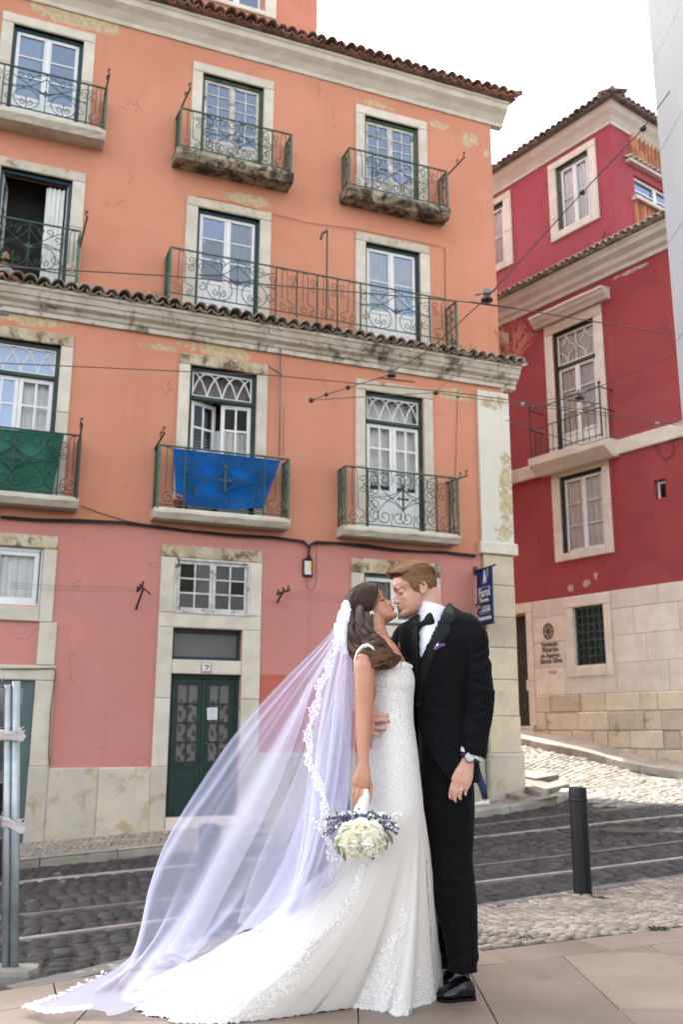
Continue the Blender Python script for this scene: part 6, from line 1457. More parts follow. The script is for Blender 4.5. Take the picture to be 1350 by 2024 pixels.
# shirt, collar, bow tie
mb = MB(); eloft(mb, resample([(857,1212,-.005,33,.066),(858,1230,-.01,34,.075),(855,1250,-.02,40,.10),(846,1285,-.03,34,.132),(842,1320,-.02,26,.125)],12), PG, 28); gpart(mb, 'shirt', m_shirt)
mb = MB(); R0 = []
for k in range(26):          # standing collar band, open at the front
    a = RAD(200)+k/25*RAD(320); c0 = PG(856,1211,-.002); cx_, cy_ = cos(a)*.066, sin(a)*.064
    tilt = -.33*cx_; R0.append((Vector((c0.x+cx_, c0.y+cy_, c0.z+.022-tilt*-1.0*.9+.012)), Vector((c0.x+cx_*1.08, c0.y+cy_*1.08, c0.z-.055+cx_*.33))))
mb.grid([[p[0] for p in R0],[ (p[0]+p[1])*.5+Vector((0,0,0)) for p in R0],[p[1] for p in R0]]); co = gpart(mb, 'collar', m_shirt); md = co.modifiers.new('t','SOLIDIFY'); md.thickness = .004
BT_Y = -.105
mb = MB(); c0 = (836,1232)
for s in (-1,1):
    rows = [(c0[0]+s*2, c0[1]-s*.5, BT_Y, 5, .010),(c0[0]+s*8, c0[1]-s*3.5, BT_Y, 9, .014),(c0[0]+s*15, c0[1]-s*7, BT_Y+.004, 13.5, .014),(c0[0]+s*20, c0[1]-s*8.5, BT_Y+.012, 13.5, .008)]
    eloft(mb, resample(rows,9), PG, 14, 2.6)
mb.ball(PG(836,1232,BT_Y-.008), .0115, 10, 8, (.85,.8,1.1)); me = mb.mesh('bow_tie', True); gpart(None, 'bow_tie', m_velvet, me=me)
# jacket body
JB = [(868,1200,.02,22,.075,2.0),(872,1212,.02,38,.10,2.1),(874,1226,.015,62,.135,2.3),(872,1246,.01,78,.155,2.4),(870,1275,.0,78,.165,2.4),(872,1320,-.005,70,.165,2.3),(873,1370,-.005,61,.158,2.2),(875,1420,-.005,57,.152,2.2),(879,1470,-.005,56,.158,2.2),(884,1515,-.005,57,.165,2.2),(888,1545,-.005,56,.165,2.2)]
mb = MB(); rings = eloft(mb, resample(JB, 130), PG, 180, flat=True, cap=False)
me = mb.mesh('jacket', True)
# shirt front opening and cut-away corner: drop faces, by place on the front of the body
bm = bmesh.new(); bm.from_mesh(me); kill = []
def pix(p): d = p.dot(FW); return CX+FPX*p.dot(RT)/d, CY-FPX*p.dot(UPV)/d
for f in bm.faces:
    c = f.calc_center_median(); x, y = pix(c)
    if c.y < YG+.02:
        vl = 829+(y-1215)*.02; vr = 884-(y-1195)*(55/113)
        if y < 1306 and vl < x < vr: kill.append(f)
        if y > 1400 and x < 829+max(0,(y-1440))**1.45*.062*1.0+(y-1400)*.06: kill.append(f)
bmesh.ops.delete(bm, geom=kill, context='FACES'); bmesh.ops.smooth_vert(bm, verts=[v for v in bm.verts if v.is_boundary], factor=.5, use_axis_x=True, use_axis_y=True, use_axis_z=True); bm.to_mesh(me); bm.free()
wrinkle(me, .0035, 7, (1,1,.5), .0012, 40)
for v in me.vertices:
    if v.co.y > YG: continue
    x, y = pix(v.co); g_ = 0
    for (x0,y0,x1,y1,am,wd) in ((832,1392,905,1372,-.006,5),(832,1396,900,1404,-.005,5),(830,1388,880,1340,-.005,6),(905,1290,890,1400,-.005,6),(835,1402,870,1450,-.004,6)):
        dx, dy = x1-x0, y1-y0; L2 = dx*dx+dy*dy; u = ((x-x0)*dx+(y-y0)*dy)/L2
        if -.1 < u < 1.1: dd = abs((x-x0)*dy-(y-y0)*dx)/sqrt(L2); g_ += am*math.exp(-(dd/wd)**2)*max(0,sin(pi*min(1,max(0,u))))
    v.co += v.normal*g_
me.update()
o = gpart(None, 'jacket', m_suit, me=me); md = o.modifiers.new('t','SOLIDIFY'); md.thickness = .006; md.offset = 1
jk = o
def chest_y(px, py):
    """front surface of the jacket at a spot of the picture"""
    R_ = resample(JB, 46); q = min(R_, key=lambda a: abs(a[1]-py)); u = max(-.97, min(.97, (px-q[0])/q[3])); e = q[5]; return q[2]-q[4]*(1-abs(u)**e)**(1/e)
def patch(mb, L, Rr, lift, m=10, P=PG, bulge=.004):
    rows = []
    for k in range(len(L)):
        row = []
        for i in range(m+1):
            t = i/m; x = L[k][0]+(Rr[k][0]-L[k][0])*t; y = L[k][1]+(Rr[k][1]-L[k][1])*t; row.append(P(x, y, chest_y(x, y)-lift-bulge*sin(pi*t)-.035*max(0,(1250-y)/55)**1.5))
        rows.append(row)
    mb.grid(rows)
def inside(p, poly):
    c = False; n = len(poly)
    for i in range(n):
        (x1,y1),(x2,y2) = poly[i], poly[(i+1)%n]
        if (y1 > p[1]) != (y2 > p[1]) and p[0] < (x2-x1)*(p[1]-y1)/(y2-y1)+x1: c = not c
    return c
def lapel(poly, lift):
    """satin facing: the front of the jacket inside an outline, raised a little"""
    me0 = jk.data; me0.update(); keep = [f for f in me0.polygons if f.center.y < YG+.03 and inside(pix(f.center), poly)]
    idx = sorted({v for f in keep for v in f.vertices}); mp = {v:i for i, v in enumerate(idx)}; cnt = {}
    for f in keep:
        for v in f.vertices: cnt[v] = cnt.get(v,0)+1
    mb = MB(); mb.add([me0.vertices[v].co+me0.vertices[v].normal*(lift if cnt[v] >= 4 else lift*.45) for v in idx], [tuple(mp[v] for v in f.vertices) for f in keep])
    n = len(mb.v); nb = [set() for _ in range(n)]; ec = {}
    for q in mb.f:
        for a_, b_ in zip(q, q[1:]+q[:1]): k_ = (min(a_,b_), max(a_,b_)); ec[k_] = ec.get(k_,0)+1
    for (a_, b_), c_ in ec.items():
        if c_ == 1: nb[a_].add(b_); nb[b_].add(a_)
    V = [Vector(v) for v in mb.v]
    for it in range(14): V = [v*.4+sum((V[k_] for k_ in nb[i]), Vector())/len(nb[i])*.6 if len(nb[i]) == 2 else v for i, v in enumerate(V)]
    mb.v = [tuple(v) for v in V]
    o = gpart(mb, 'lapel', m_satin); o.modifiers.new('t','SOLIDIFY').thickness = .003; return o
lapel([(884,1186),(892,1197),(899,1214),(903,1230),(892,1235),(895,1246),(874,1278),(855,1314),(840,1360),(829,1394),(824,1390),(826,1350),(831,1310),(858,1252),(876,1212)], .012)
lapel([(833,1222),(827,1236),(812,1250),(816,1257),(810,1268),(814,1292),(820,1335),(826,1392),(830,1392),(830,1330),(829,1290),(829,1250),(835,1232)], .012)
# sleeve with folds
SL = [(906,1226,-.03,10,.05,2.0),(922,1236,-.07,24,.07,2.1),(934,1262,-.10,30,.072,2.2),(941,1300,-.115,27.5,.065,2.1),(945,1340,-.125,27,.060,2.1),(949,1375,-.135,27.5,.057,2.1),(947,1410,-.14,26.5,.055,2.1),(941,1445,-.15,26.5,.052,2.1),(938,1475,-.158,25,.048,2.1),(935,1494,-.162,24.5,.045,2.1)]
mb = MB(); rr = resample(SL, 150); eloft(mb, rr, PG, 90, cap=False); me = mb.mesh('sleeve', True)
me.update()
for v in me.vertices:
    x, y = pix(v.co); n = v.normal
    f = 0
    for (yc, k, am, wd, xc, xw) in ((1284,-.5,-.006,4,955,20),(1303,-.35,-.007,4,958,22),(1318,-.3,.006,7,962,16),(1331,-.45,-.006,4,945,24),(1352,.35,-.008,4,950,26),(1366,-.1,.008,7,968,16),(1378,-.5,-.008,4,945,26),(1390,.5,-.008,4,955,24),(1400,.1,.006,7,970,14),(1412,-.45,-.006,4,940,24),(1432,.4,-.005,5,948,22),(1455,-.3,-.004,5,938,22)):
        f += am*math.exp(-((y-yc-k*(x-xc))/wd)**2-((x-xc)/xw)**2)
    v.co += n*f
wrinkle(me, .002, 9, (1,1,1.4), .001, 40)
o = gpart(None, 'sleeve', m_suit, me=me); o.modifiers.new('t','SOLIDIFY').thickness = .006
mb = MB(); eloft(mb, resample([(812,1240,.02,14,.06),(797,1262,.06,22,.07),(793,1300,.10,20,.065),(775,1345,.14,20,.06),(745,1395,.13,17,.05),(732,1415,.06,15,.04)], 30), PG, 24); me = mb.mesh('sleeve', True); wrinkle(me, .004, 8); gpart(None, 'sleeve', m_suit, me=me)
mb = MB(); eloft(mb, resample([(936,1480,-.160,21.5,.040),(933,1492,-.163,21.5,.040),(931,1500,-.165,21,.039)], 6), PG, 28, cap=False); 
mb.v = [(p[0], p[1], p[2]-.0+.32*(PG(934,1490).x-p[0])*1.0*0+(-.25)*(p[0]-PG(934,1490).x)) for p in mb.v]; cu_ = gpart(mb, 'shirt_cuff', m_shirt); cu_.modifiers.new('t','SOLIDIFY').thickness = .003
for k in range(4):
    mb = MB(); q = PG(962-1.5*k*.2, 1468+k*6.5, -.165); mb.ball(q, .0065, 8, 6, (1,.6,1)); gpart(mb, 'cuff_button', m_satin)
mb = MB(); mb.ball(PG(827,1393,chest_y(830,1393)-.008), .0105, 12, 8, (1,.45,1)); gpart(mb, 'jacket_button', m_satin)
mb = MB(); patch(mb, [(878,1418),(878,1436)], [(917,1411),(917,1430)], .004, bulge=.001); fl = gpart(mb, 'pocket_flap', m_suit); fl.modifiers.new('t','SOLIDIFY').thickness = .004
mb = MB(); patch(mb, [(862,1273),(856,1283)], [(880,1271),(880,1276)], .022, 6); patch(mb, [(857,1283),(866,1268)], [(863,1284),(872,1278)], .026, 4)
t = NT('purple_dotted_silk'); vo = t.n('ShaderNodeTexVoronoi'); vo.inputs['Scale'].default_value = 75; t.l(t.co, vo.inputs['Vector']); t.col(t.mix(t.ramp(vo.outputs['Distance'], .28, .36, 1, 0), (.10,.035,.17), (.75,.72,.8))); t.set(Roughness=.4); gpart(mb, 'pocket_square', t.m)
# trousers: two legs, far one a little ahead
mb = MB(); eloft(mb, resample([(876,1400,.0,48,.135,2.1),(879,1480,.0,48,.14,2.1),(882,1540,.0,50,.145,2.1),(884,1590,-.01,50,.13,2.2),(888,1650,-.015,45,.105,2.1),(891,1700,-.02,40,.09,2.1),(897,1750,-.02,39,.085,2.1),(904,1800,-.02,37,.08,2.1),(911,1850,-.02,32,.075,2.1),(914,1890,-.02,28.5,.070,2.1),(914,1916,-.02,27.5,.068,2.1)], 160), PG, 80, cap=False)
me = mb.mesh('trousers', True)
for v in me.vertices:
    x, y = pix(v.co)
    v.co += v.normal*(.006*math.exp(-((x-900-(y-1700)*.06)/7)**2)*(1 if v.co.y < YG else 0)+.006*sin((y-1880)/7+x*.08)*math.exp(-((y-1898)/22)**2)-.006*math.exp(-((y-1730-.4*(x-905))/5)**2-((x-915)/16)**2)-.006*math.exp(-((y-1752+.35*(x-905))/5)**2-((x-900)/18)**2)-.006*math.exp(-((y-1560-.5*(x-890))/6)**2-((x-880)/24)**2)-.005*math.exp(-((y-1590-.4*(x-890))/6)**2-((x-878)/26)**2)-.005*math.exp(-((y-1850+.5*(x-910))/5)**2-((x-912)/20)**2))
wrinkle(me, .004, 5, (1,1,.35), .001, 40); o = gpart(None, 'trousers', m_suit, me=me); o.modifiers.new('t','SOLIDIFY').thickness = .005
mb = MB(); eloft(mb, resample([(862,1500,.06,40,.12),(862,1600,.10,38,.11),(868,1700,.12,34,.09),(874,1800,.14,32,.08),(880,1870,.15,28,.075),(884,1900,.16,26,.07)], 40), PG, 28); me = mb.mesh('trouser_leg', True); wrinkle(me, .004, 6, (1,1,.4)); gpart(None, 'trouser_leg', m_suit, me=me)
# shoes
def shoe(dx, dy, name='shoe'):
    z0 = -1.058; heel = PG(936+dx,1960,dy); toe = PG(862+dx,1978,dy-.03); ax = (toe-heel); ax.z = 0; L = ax.length; ax.normalize(); sd = Vector((-ax.y, ax.x, 0)); rows = []
    for t_, w_, h_ in ((-.02,.012,.03),(.0,.030,.055),(.10,.034,.072),(.25,.036,.080),(.40,.040,.072),(.52,.045,.058),(.66,.049,.047),(.80,.046,.040),(.92,.034,.033),(.99,.016,.022),(1.01,.004,.014)):
        ring = []
        for k in range(20):
            a = 2*pi*k/20; c_, s_ = cos(a), sin(a); zz_ = .012+(h_-.012)*max(0,s_)**.8 if s_ > 0 else .012+.012*s_*.6
            ring.append(heel+ax*(L*t_)+sd*(w_*math.copysign(abs(c_)**.8,c_))+Vector((0,0,z0-heel.z+zz_+.006)))
        rows.append(ring)
    mb = MB(); mb.loft(rows); o = gpart(mb, name, m_patent)
    mb = MB(); sole = []
    for sgn in (1,-1):
        sole += [heel+ax*(L*t_)+sd*(sgn*(w_+.004)) for t_, w_ in (((-.02,.015),(0,.032),(.1,.036),(.3,.036),(.5,.044),(.66,.050),(.8,.047),(.92,.036),(1.02,.008)) if sgn > 0 else ((1.02,.008),(.92,.036),(.8,.047),(.66,.050),(.5,.044),(.3,.036),(.1,.036),(0,.032),(-.02,.015)))]
    mb.prism([(p.x,p.y) for p in sole], z0-.001, z0+.010); hs_ = [heel+ax*(L*t_)+sd*w_ for t_, w_ in ((-.02,.02),(.02,.034),(.27,.034),(.27,-.034),(.02,-.034),(-.02,-.02))]
    q = mb.build('sole', m_satin, o)
    mb = MB()
    for k in range(5):
        t_ = .36+.055*k; c_ = heel+ax*(L*t_)+Vector((0,0,z0-heel.z+.078-.055*(t_-.36)*1.3)); mb.tube([c_-sd*.018, c_+Vector((0,0,.004)), c_+sd*.018], .0022, 5)
    mb.build('laces', m_satin, o)
shoe(0, -.02); shoe(-10, .18)
# watch and ring
mb = MB(); eloft(mb, [(927,1492,-.165,15,.027),(926,1499,-.1655,15,.027),(925,1504,-.166,15.5,.027)], PG, 28, cap=False); mb.v = [(p[0],p[1],p[2]-.25*(p[0]-PG(926,1498).x)) for p in mb.v]; ws = gpart(mb, 'watch', M('dark_grey_strap', (.035,.036,.04), rough=.5)); ws.modifiers.new('t','SOLIDIFY').thickness = .004
c0 = PG(929,1497,-.197); mb = MB(); mb.loft([[c0+Vector((rr*cos(a), y, rr*sin(a))) for a in [2*pi*k/24 for k in range(24)]] for rr, y in ((.021,.004),(.0215,-.003),(.019,-.006))]); mb.build('watch_case', M('steel_case', (.35,.35,.36), rough=.3, metal=.9), ws, True)
mb = MB(); mb.loft([[c0+Vector((rr*cos(a), y, rr*sin(a))) for a in [2*pi*k/24 for k in range(24)]] for rr, y in ((.0165,-.0055),(.016,-.0072))]); mb.build('watch_dial', M('silver_dial', (.42,.46,.47), rough=.25), ws)
mb = MB(); 
for dx, dz in ((-.006,.004),(.006,-.004)): mb.loft([[c0+Vector((dx+rr*cos(a), y, dz+rr*sin(a))) for a in [2*pi*k/12 for k in range(12)]] for rr, y in ((.0045,-.0072),(.004,-.0082))])
mb.build('subdials', M('pale_subdial', (.6,.62,.6), rough=.3), ws)
mb = MB(); q = PG(912.5,1560,-.178); mb.tube([q+Vector((.0105*cos(a), .0105*sin(a), .002*cos(a))) for a in [2*pi*k/16 for k in range(16)]], .0022, 6, close=True); gpart(mb, 'ring', M('silver_ring', (.7,.7,.7), rough=.15, metal=1))
# ================================================================== bride
def lace_mat(name, c, bump=.6, sc=110, shade=.82):
    t = NT(name); vo = t.n('ShaderNodeTexVoronoi'); vo.inputs['Scale'].default_value = sc; t.l(t.co, vo.inputs['Vector'])
    n = t.noise(38, 5, .6); h = t.math('ADD', t.math('MULTIPLY', vo.outputs['Distance'], .8), n); t.col(t.mix(t.ramp(h, .55, .95), tuple(v*shade for v in c), c)); t.set(Roughness=.8); t.b.inputs['Specular IOR Level'].default_value = .2
    t.b.inputs['Sheen Weight'].default_value = .2; t.bump(h, bump, .004); return t.m
m_tulle = lace_mat('ivory_tulle_cloth', (.645,.622,.585), .15, 300, .97); m_lace = m_tulle; m_app = M('white_lace_thread', (.84,.825,.80), (.80,.785,.76), 60, .9, spec=.1)
def veil_mat(name, col, alpha, fac_noise=None):
    t = NT(name); t.t.nodes.remove(t.b); d = t.n('ShaderNodeBsdfDiffuse'); d.inputs[0].default_value = (*col,1); tl = t.n('ShaderNodeBsdfTranslucent'); tl.inputs[0].default_value = (*col,1)
    m1 = t.n('ShaderNodeMixShader'); m1.inputs[0].default_value = .42; t.l(d.outputs[0], m1.inputs[1]); t.l(tl.outputs[0], m1.inputs[2])
    tr = t.n('ShaderNodeBsdfTransparent'); lw = t.n('ShaderNodeLayerWeight'); lw.inputs[0].default_value = .35
    a = t.ramp(lw.outputs['Facing'], 0, 1, alpha, min(1, alpha*2.3)); 
    if fac_noise:
        vo = t.n('ShaderNodeTexVoronoi'); vo.inputs['Scale'].default_value = fac_noise; t.l(t.co, vo.inputs['Vector']); h = t.math('ADD', vo.outputs['Distance'], t.math('MULTIPLY', t.noise(45, 4), .5)); a = t.ramp(h, .45, .62, .97, alpha)
    m2 = t.n('ShaderNodeMixShader'); t.l(a, m2.inputs[0]); t.l(tr.outputs[0], m2.inputs[1]); t.l(m1.outputs[0], m2.inputs[2]); t.l(m2.outputs[0], t.out.inputs[0]); return t.m
m_veil = veil_mat('sheer_tulle_veil', (.63,.63,.82), .37); m_veil2 = veil_mat('sheer_tulle_fold', (.70,.70,.82), .28); m_vlace = veil_mat('veil_lace', (.82,.82,.86), .45, 120)  # lavender tint puts blue sky light into white tulle
bride = empty('person', (PB(800,1950).x, YB, -1.06)); tag(bride, 'bride in white lace gown with long veil kissing the groom', 'person')
def bpart(mb, name, mat, smooth=True, me=None, label=None, parent=None):
    if me is None: me = mb.mesh(name, smooth)
    o = link(name, me, mat, parent or bride)
    if not parent: o.location = -Vector(bride.location)
    if label: o['label'] = label
    return o
HB = HeadFrame((785,1219), RAD(33), 1, .90, PB, .12, RAD(6))
mb = MB(); head_mesh(mb, HB, False, .97); ear(mb, HB, 1, 1.0)
eloft(mb, [(737,1205,.12,18,.045),(741,1228,.115,19,.044),(745,1250,.10,19.5,.046),(748,1272,.07,24,.075),(752,1292,.04,36,.13),(756,1315,.02,45,.155),(762,1345,.01,49,.155),(768,1390,.005,41,.135),(770,1420,.0,38,.125),(772,1480,.0,42,.14)], PB, 24)
SHO = -.165
eloft(mb, resample([(738,1284,-.10,16,.05),(727,1294,-.15,24,.052),(722,1312,-.178,22.5,.046),(721,1335,-.185,20.5,.043),(720,1370,-.19,18.7,.040),(719,1400,-.195,17,.036),(718,1430,-.205,15.2,.033),(717.5,1460,-.215,13.8,.029),(718,1490,-.225,11.2,.024),(719,1508,-.23,10.2,.021)],16), PB, 16)   # near arm
eloft(mb, [(770,1290,.16,14,.045),(790,1300,.20,12,.04),(800,1288,.18,10,.034),(797,1276,.10,9,.03)], PB, 14)       # far arm resting on his shoulder
eloft(mb, [(719,1506,-.23,10.2,.019,2.4),(718,1520,-.233,13.5,.020,2.5),(716,1538,-.237,17.5,.019,2.6),(713,1552,-.238,17,.016,2.6),(711,1560,-.236,14,.012,2.5)], PB, 16)
for pts, r in (([(702,1552,-.240),(698,1568,-.246),(700,1584,-.243),(704,1597,-.235)], .0082),([(709,1557,-.244),(706,1573,-.252),(707,1588,-.250),(711,1600,-.240)], .0082),([(716,1559,-.243),(715,1573,-.252),(716,1584,-.250),(719,1592,-.238)], .0080),([(722,1556,-.238),(723,1568,-.246),(724,1577,-.243),(725,1583,-.232)], .0072)):
    finger(mb, PB, pts, [r, r*.95, r*.9, r*.68])
finger(mb, PB, [(728,1537,-.226),(733,1553,-.222),(733,1571,-.228),(730,1587,-.236)], [.0095,.009,.0082,.006])
me = remesh(mb, .003, 3); bpart(None, 'body', m_sk_b, me=me)
m_nb = M('pale_pink_nail', (.60,.36,.31), rough=.2)
for px, py, dy in ((704,1598,-.242),(711,1601,-.247),(730,1588,-.243)):
    mb = MB(); mb.ball(PB(px,py,dy), .0048, 8, 6, (.8,.5,1.3)); bpart(mb, 'finger_nail', m_nb)
m_bbrow = M('dark_brow', (.035,.018,.011), rough=.8)
mb = MB(); mb.tube([HB(f,u,l) for f,u,l in ((.088,.129,.012),(.0855,.1355,.024),(.076,.1375,.038),(.062,.132,.050))], [.0016,.0024,.0022,.001], 5); bpart(mb, 'eyebrow', m_bbrow)
mb = MB(); mb.tube([HB(f,u,l) for f,u,l in ((.0755,.1065,.018),(.0795,.1035,.028),(.0745,.102,.040),(.061,.104,.050))], [.001,.0024,.0026,.0012], 4)
for k in range(7): q = HB(.0785-.0025*k*.9, .1032, .024+.0038*k); mb.tube([q, q+HB.F*.005+HB.S*(.001*k)-HB.U*.004], [.0009,.0004], 3)
bpart(mb, 'eyelashes', M('black_lash', (.012,.008,.007)))
mb = MB(); mb.ball((0,0,0), 1, 12, 8); V1 = [HB(.0892+p[0]*.0092,.0542+p[2]*.0058,p[1]*.017) for p in mb.v]; V2 = [HB(.0872+p[0]*.0105,.0438+p[2]*.0066,p[1]*.016) for p in mb.v]; F_ = list(mb.f); mb = MB(); mb.add(V1, F_); mb.add(V2, F_); bpart(mb, 'lips', m_lip_b)
er = MB(); c0 = HB(-.012,.072,.082)
for k in range(5): a = k*2*pi/5; er.ball(c0+Vector((.0075*cos(a), -.002, .0075*sin(a))), .0052, 8, 6)
er.ball(c0+Vector((0,-.005,0)), .004, 8, 6); bpart(er, 'earring', M('pearl_white', (.72,.70,.68), rough=.2))
# ---- hair: dark brown, swept back and falling over the near shoulder
m_hb = hair_mat('dark_brown_hair', (.007,.0035,.0024), (.066,.029,.014), .5, tip=(.125,.056,.022), z=(PB(740,1310).z, PB(740,1262).z))
LB = [(0,.60),(.4,.55),(.7,.36),(.95,.12),(1.15,-.06),(1.35,-.16),(1.55,-.28),(1.8,-.55),(2.2,-.85),(pi,-.95)]
offb = lambda a, e: .010+.006*max(0,sin(e))+.006*max(0,-cos(a))
m_hbase = M('dark_hair_base', (.022,.0115,.007), rough=.5)
bpart(hair_cap(HB, LB, offb), 'hair', m_hbase)
HL = [(714,1206,.02,24,.075),(712,1232,-.04,25,.075),(713,1256,-.09,29,.072),(723,1277,-.14,33,.060),(742,1291,-.18,33,.050),(762,1300,-.20,24,.042),(779,1303,-.20,14,.028),(793,1299,-.195,5,.012)]
mb = MB(); eloft(mb, resample([(r_[0], r_[1], r_[2]+(.045 if r_[1] < 1240 else .01), r_[3]*(.5 if r_[1] < 1240 else .74), r_[4]*(.5 if r_[1] < 1240 else .7)) for r_ in HL], 20), PB, 20); bpart(mb, 'hair_fall', m_hbase)
r = random.Random(5); mb = MB(); oh = HB(-.005,.13,0)
for i in range(3600):     # from the forehead and crown back to the nape
    a0 = r.uniform(-1.25,1.25); e0 = pl(LB, abs(a0))+.02+r.random()**2*.5; d0 = sdir(a0, e0); d1 = sdir((2.35+r.uniform(-.35,.45))*(1 if a0 > -.15 else -1), -.55+r.uniform(-.25,.3)); t0 = r.uniform(0,.5)*(r.random() < .6); t1 = min(1, t0+r.uniform(.45,.9)); L = []
    cl = .0022*sin(a0*29+e0*8)+.0015*sin(a0*63)
    for k in range(9):
        t = t0+(t1-t0)*k/8; d = slerp(d0, d1, t); d = (d+Vector((0,.22*sin(pi*t)*(1 if a0 > -.15 else -1),.06*sin(pi*t)))).normalized(); L.append(scalp(HB, d, .0115+.008*sin(pi*min(1,t*1.1))+cl*min(1,t*5)+r.uniform(-.0006,.0016)-.009*(1-min(1,t*6))))
    strand(mb, L, .0012, .0006, lambda p: (p-oh).normalized())
HLs = resample(HL, 60)
def hl_at(t, ang, rad):
    x = max(0,min(58.9, t*59)); i = int(x); u = x-i; A, B = HLs[i], HLs[i+1]; q = [A[k]*(1-u)+B[k]*u for k in range(5)]; q0, q1 = HLs[max(0,i-1)], HLs[min(59,i+2)]; dx, dy = q1[0]-q0[0], q1[1]-q0[1]; ln = hypot(dx,dy) or 1
    nx, ny = dy/ln, -dx/ln; w_ = q[3]*rad*sin(ang); return PB(q[0]+nx*w_, q[1]+ny*w_, q[2]-q[4]*rad*cos(ang))
for c in range(46):       # loose waves, lock by lock
    ang = -1.5+3.0*((c*.618)%1)+r.uniform(-.1,.1); t0 = r.uniform(0,.30); t1 = min(1, r.uniform(.70,1.05)); ph = r.uniform(0,6.28); fr = r.uniform(13,18); rad = r.uniform(.80,1.02); wr = r.uniform(.18,.30)
    for k in range(62):
        o1, o2 = r.gauss(0,.5), r.gauss(0,.5); s0 = t0+r.uniform(0,.06); s1 = t1-r.uniform(0,.10); L = []
        for j in range(18):
            t = s0+(s1-s0)*j/17; fl = 1-.55*(j/17); aa = ang+(wr*sin(t*fr+ph))*min(1,t*3)+.16*o1*fl; rr = rad+(.10*cos(t*fr+ph)+.07*o2*fl); L.append(hl_at(t, aa, rr))
        strand(mb, L, .0011, .0004, Vector((0,-1,.2)))
for i in range(70):      # flyaways
    d0 = sdir(r.uniform(-2.2,2.2), r.uniform(.1,1.3)); p0 = scalp(HB, d0, .016); d = ((p0-oh).normalized()+Vector((r.uniform(-.9,.3),-.3*r.random(),r.uniform(-.7,.5)))).normalized(); l = r.uniform(.010,.024); strand(mb, [p0-d*.004, p0+d*l*.5+Vector((0,0,.001)), p0+d*l-Vector((0,0,l*.25))], .0005, .0002, Vector((0,-1,.2)))
for i in range(150):
    p0 = hl_at(r.uniform(.15,1), r.uniform(-1.5,1.5), 1.0); d = Vector((r.uniform(-.6,.8), -.4*r.random(), r.uniform(-1,.3))).normalized(); l = r.uniform(.02,.05); strand(mb, [p0, p0+d*l*.5, p0+d*l+Vector((.006,0,-.008)), p0+d*l*1.2+Vector((.012,0,0))], .0006, .0002, Vector((0,-1,.2)))
bpart(mb, 'hair_locks', m_hb, False)
# ---- gown
BW = [(759,1306,.0,34,.13),(765,1316,-.005,41,.150),(769,1330,-.005,45.5,.160),(772,1350,-.005,46,.160),(772.5,1375,.0,43.5,.148),(773,1400,.0,42,.138),(774,1425,.0,41.5,.135),(776,1455,.0,43.5,.145),(778,1490,.0,46,.160),(780,1530,.0,48,.172),(782,1570,.0,50.5,.178),(782,1600,.0,53,.181)]
# strap over the near shoulder
mb = MB(); rows = []
for px, py, dy, wd in ((700,1330,-.12,.009),(700,1308,-.18,.009),(705,1290,-.215,.009),(716,1278,-.228,.009),(728,1275,-.228,.009),(739,1282,-.225,.010),(747,1298,-.215,.010),(752,1318,-.19,.012)):
    q = PB(px,py,dy); rows.append([q+Vector((-.2*wd,-.003,wd*.8)), q+Vector((0,-.005,0)), q+Vector((.2*wd,-.003,-wd*.8))])
mb.grid(rows); st_ = bpart(mb, 'shoulder_strap', m_lace); st_.modifiers.new('t','SOLIDIFY').thickness = .0015
# skirt and train: from the knees to a long hem on the slabs
HEMPX = [(886,1884),(884,1918),(872,1950),(855,1980),(826,1992),(792,2005),(760,2003),(728,1994),(700,1992),(660,1999),(600,2008),(540,2016),(470,2022),(400,2024),(340,2020),(292,2004),(264,1988),(262,1968),(300,1940),(380,1915),(470,1893),(560,1876),(650,1862),(740,1850),(820,1846),(865,1858)]
hem = [Vector((*near_px(*p), 0)) for p in HEMPX]; hem = [Vector((h.x, h.y, z_terr(h.x,h.y)+.006)) for h in hem]
NS = 300
def closed(pts, m):
    n = len(pts); D = [0]
    for i in range(n): D.append(D[-1]+(pts[(i+1)%n]-pts[i]).length)
    out = []
    for j in range(m):
        s = D[-1]*j/m; i = max(q for q in range(n) if D[q] <= s+1e-9); u = (s-D[i])/(D[i+1]-D[i]); p0, p1, p2, p3 = [pts[(i+k)%n] for k in (-1,0,1,2)]
        out.append(.5*((2*p1)+(-p0+p2)*u+(2*p0-5*p1+4*p2-p3)*u*u+(-p0+3*p1-3*p2+p3)*u**3))
    return out
H_ = closed(hem, NS)
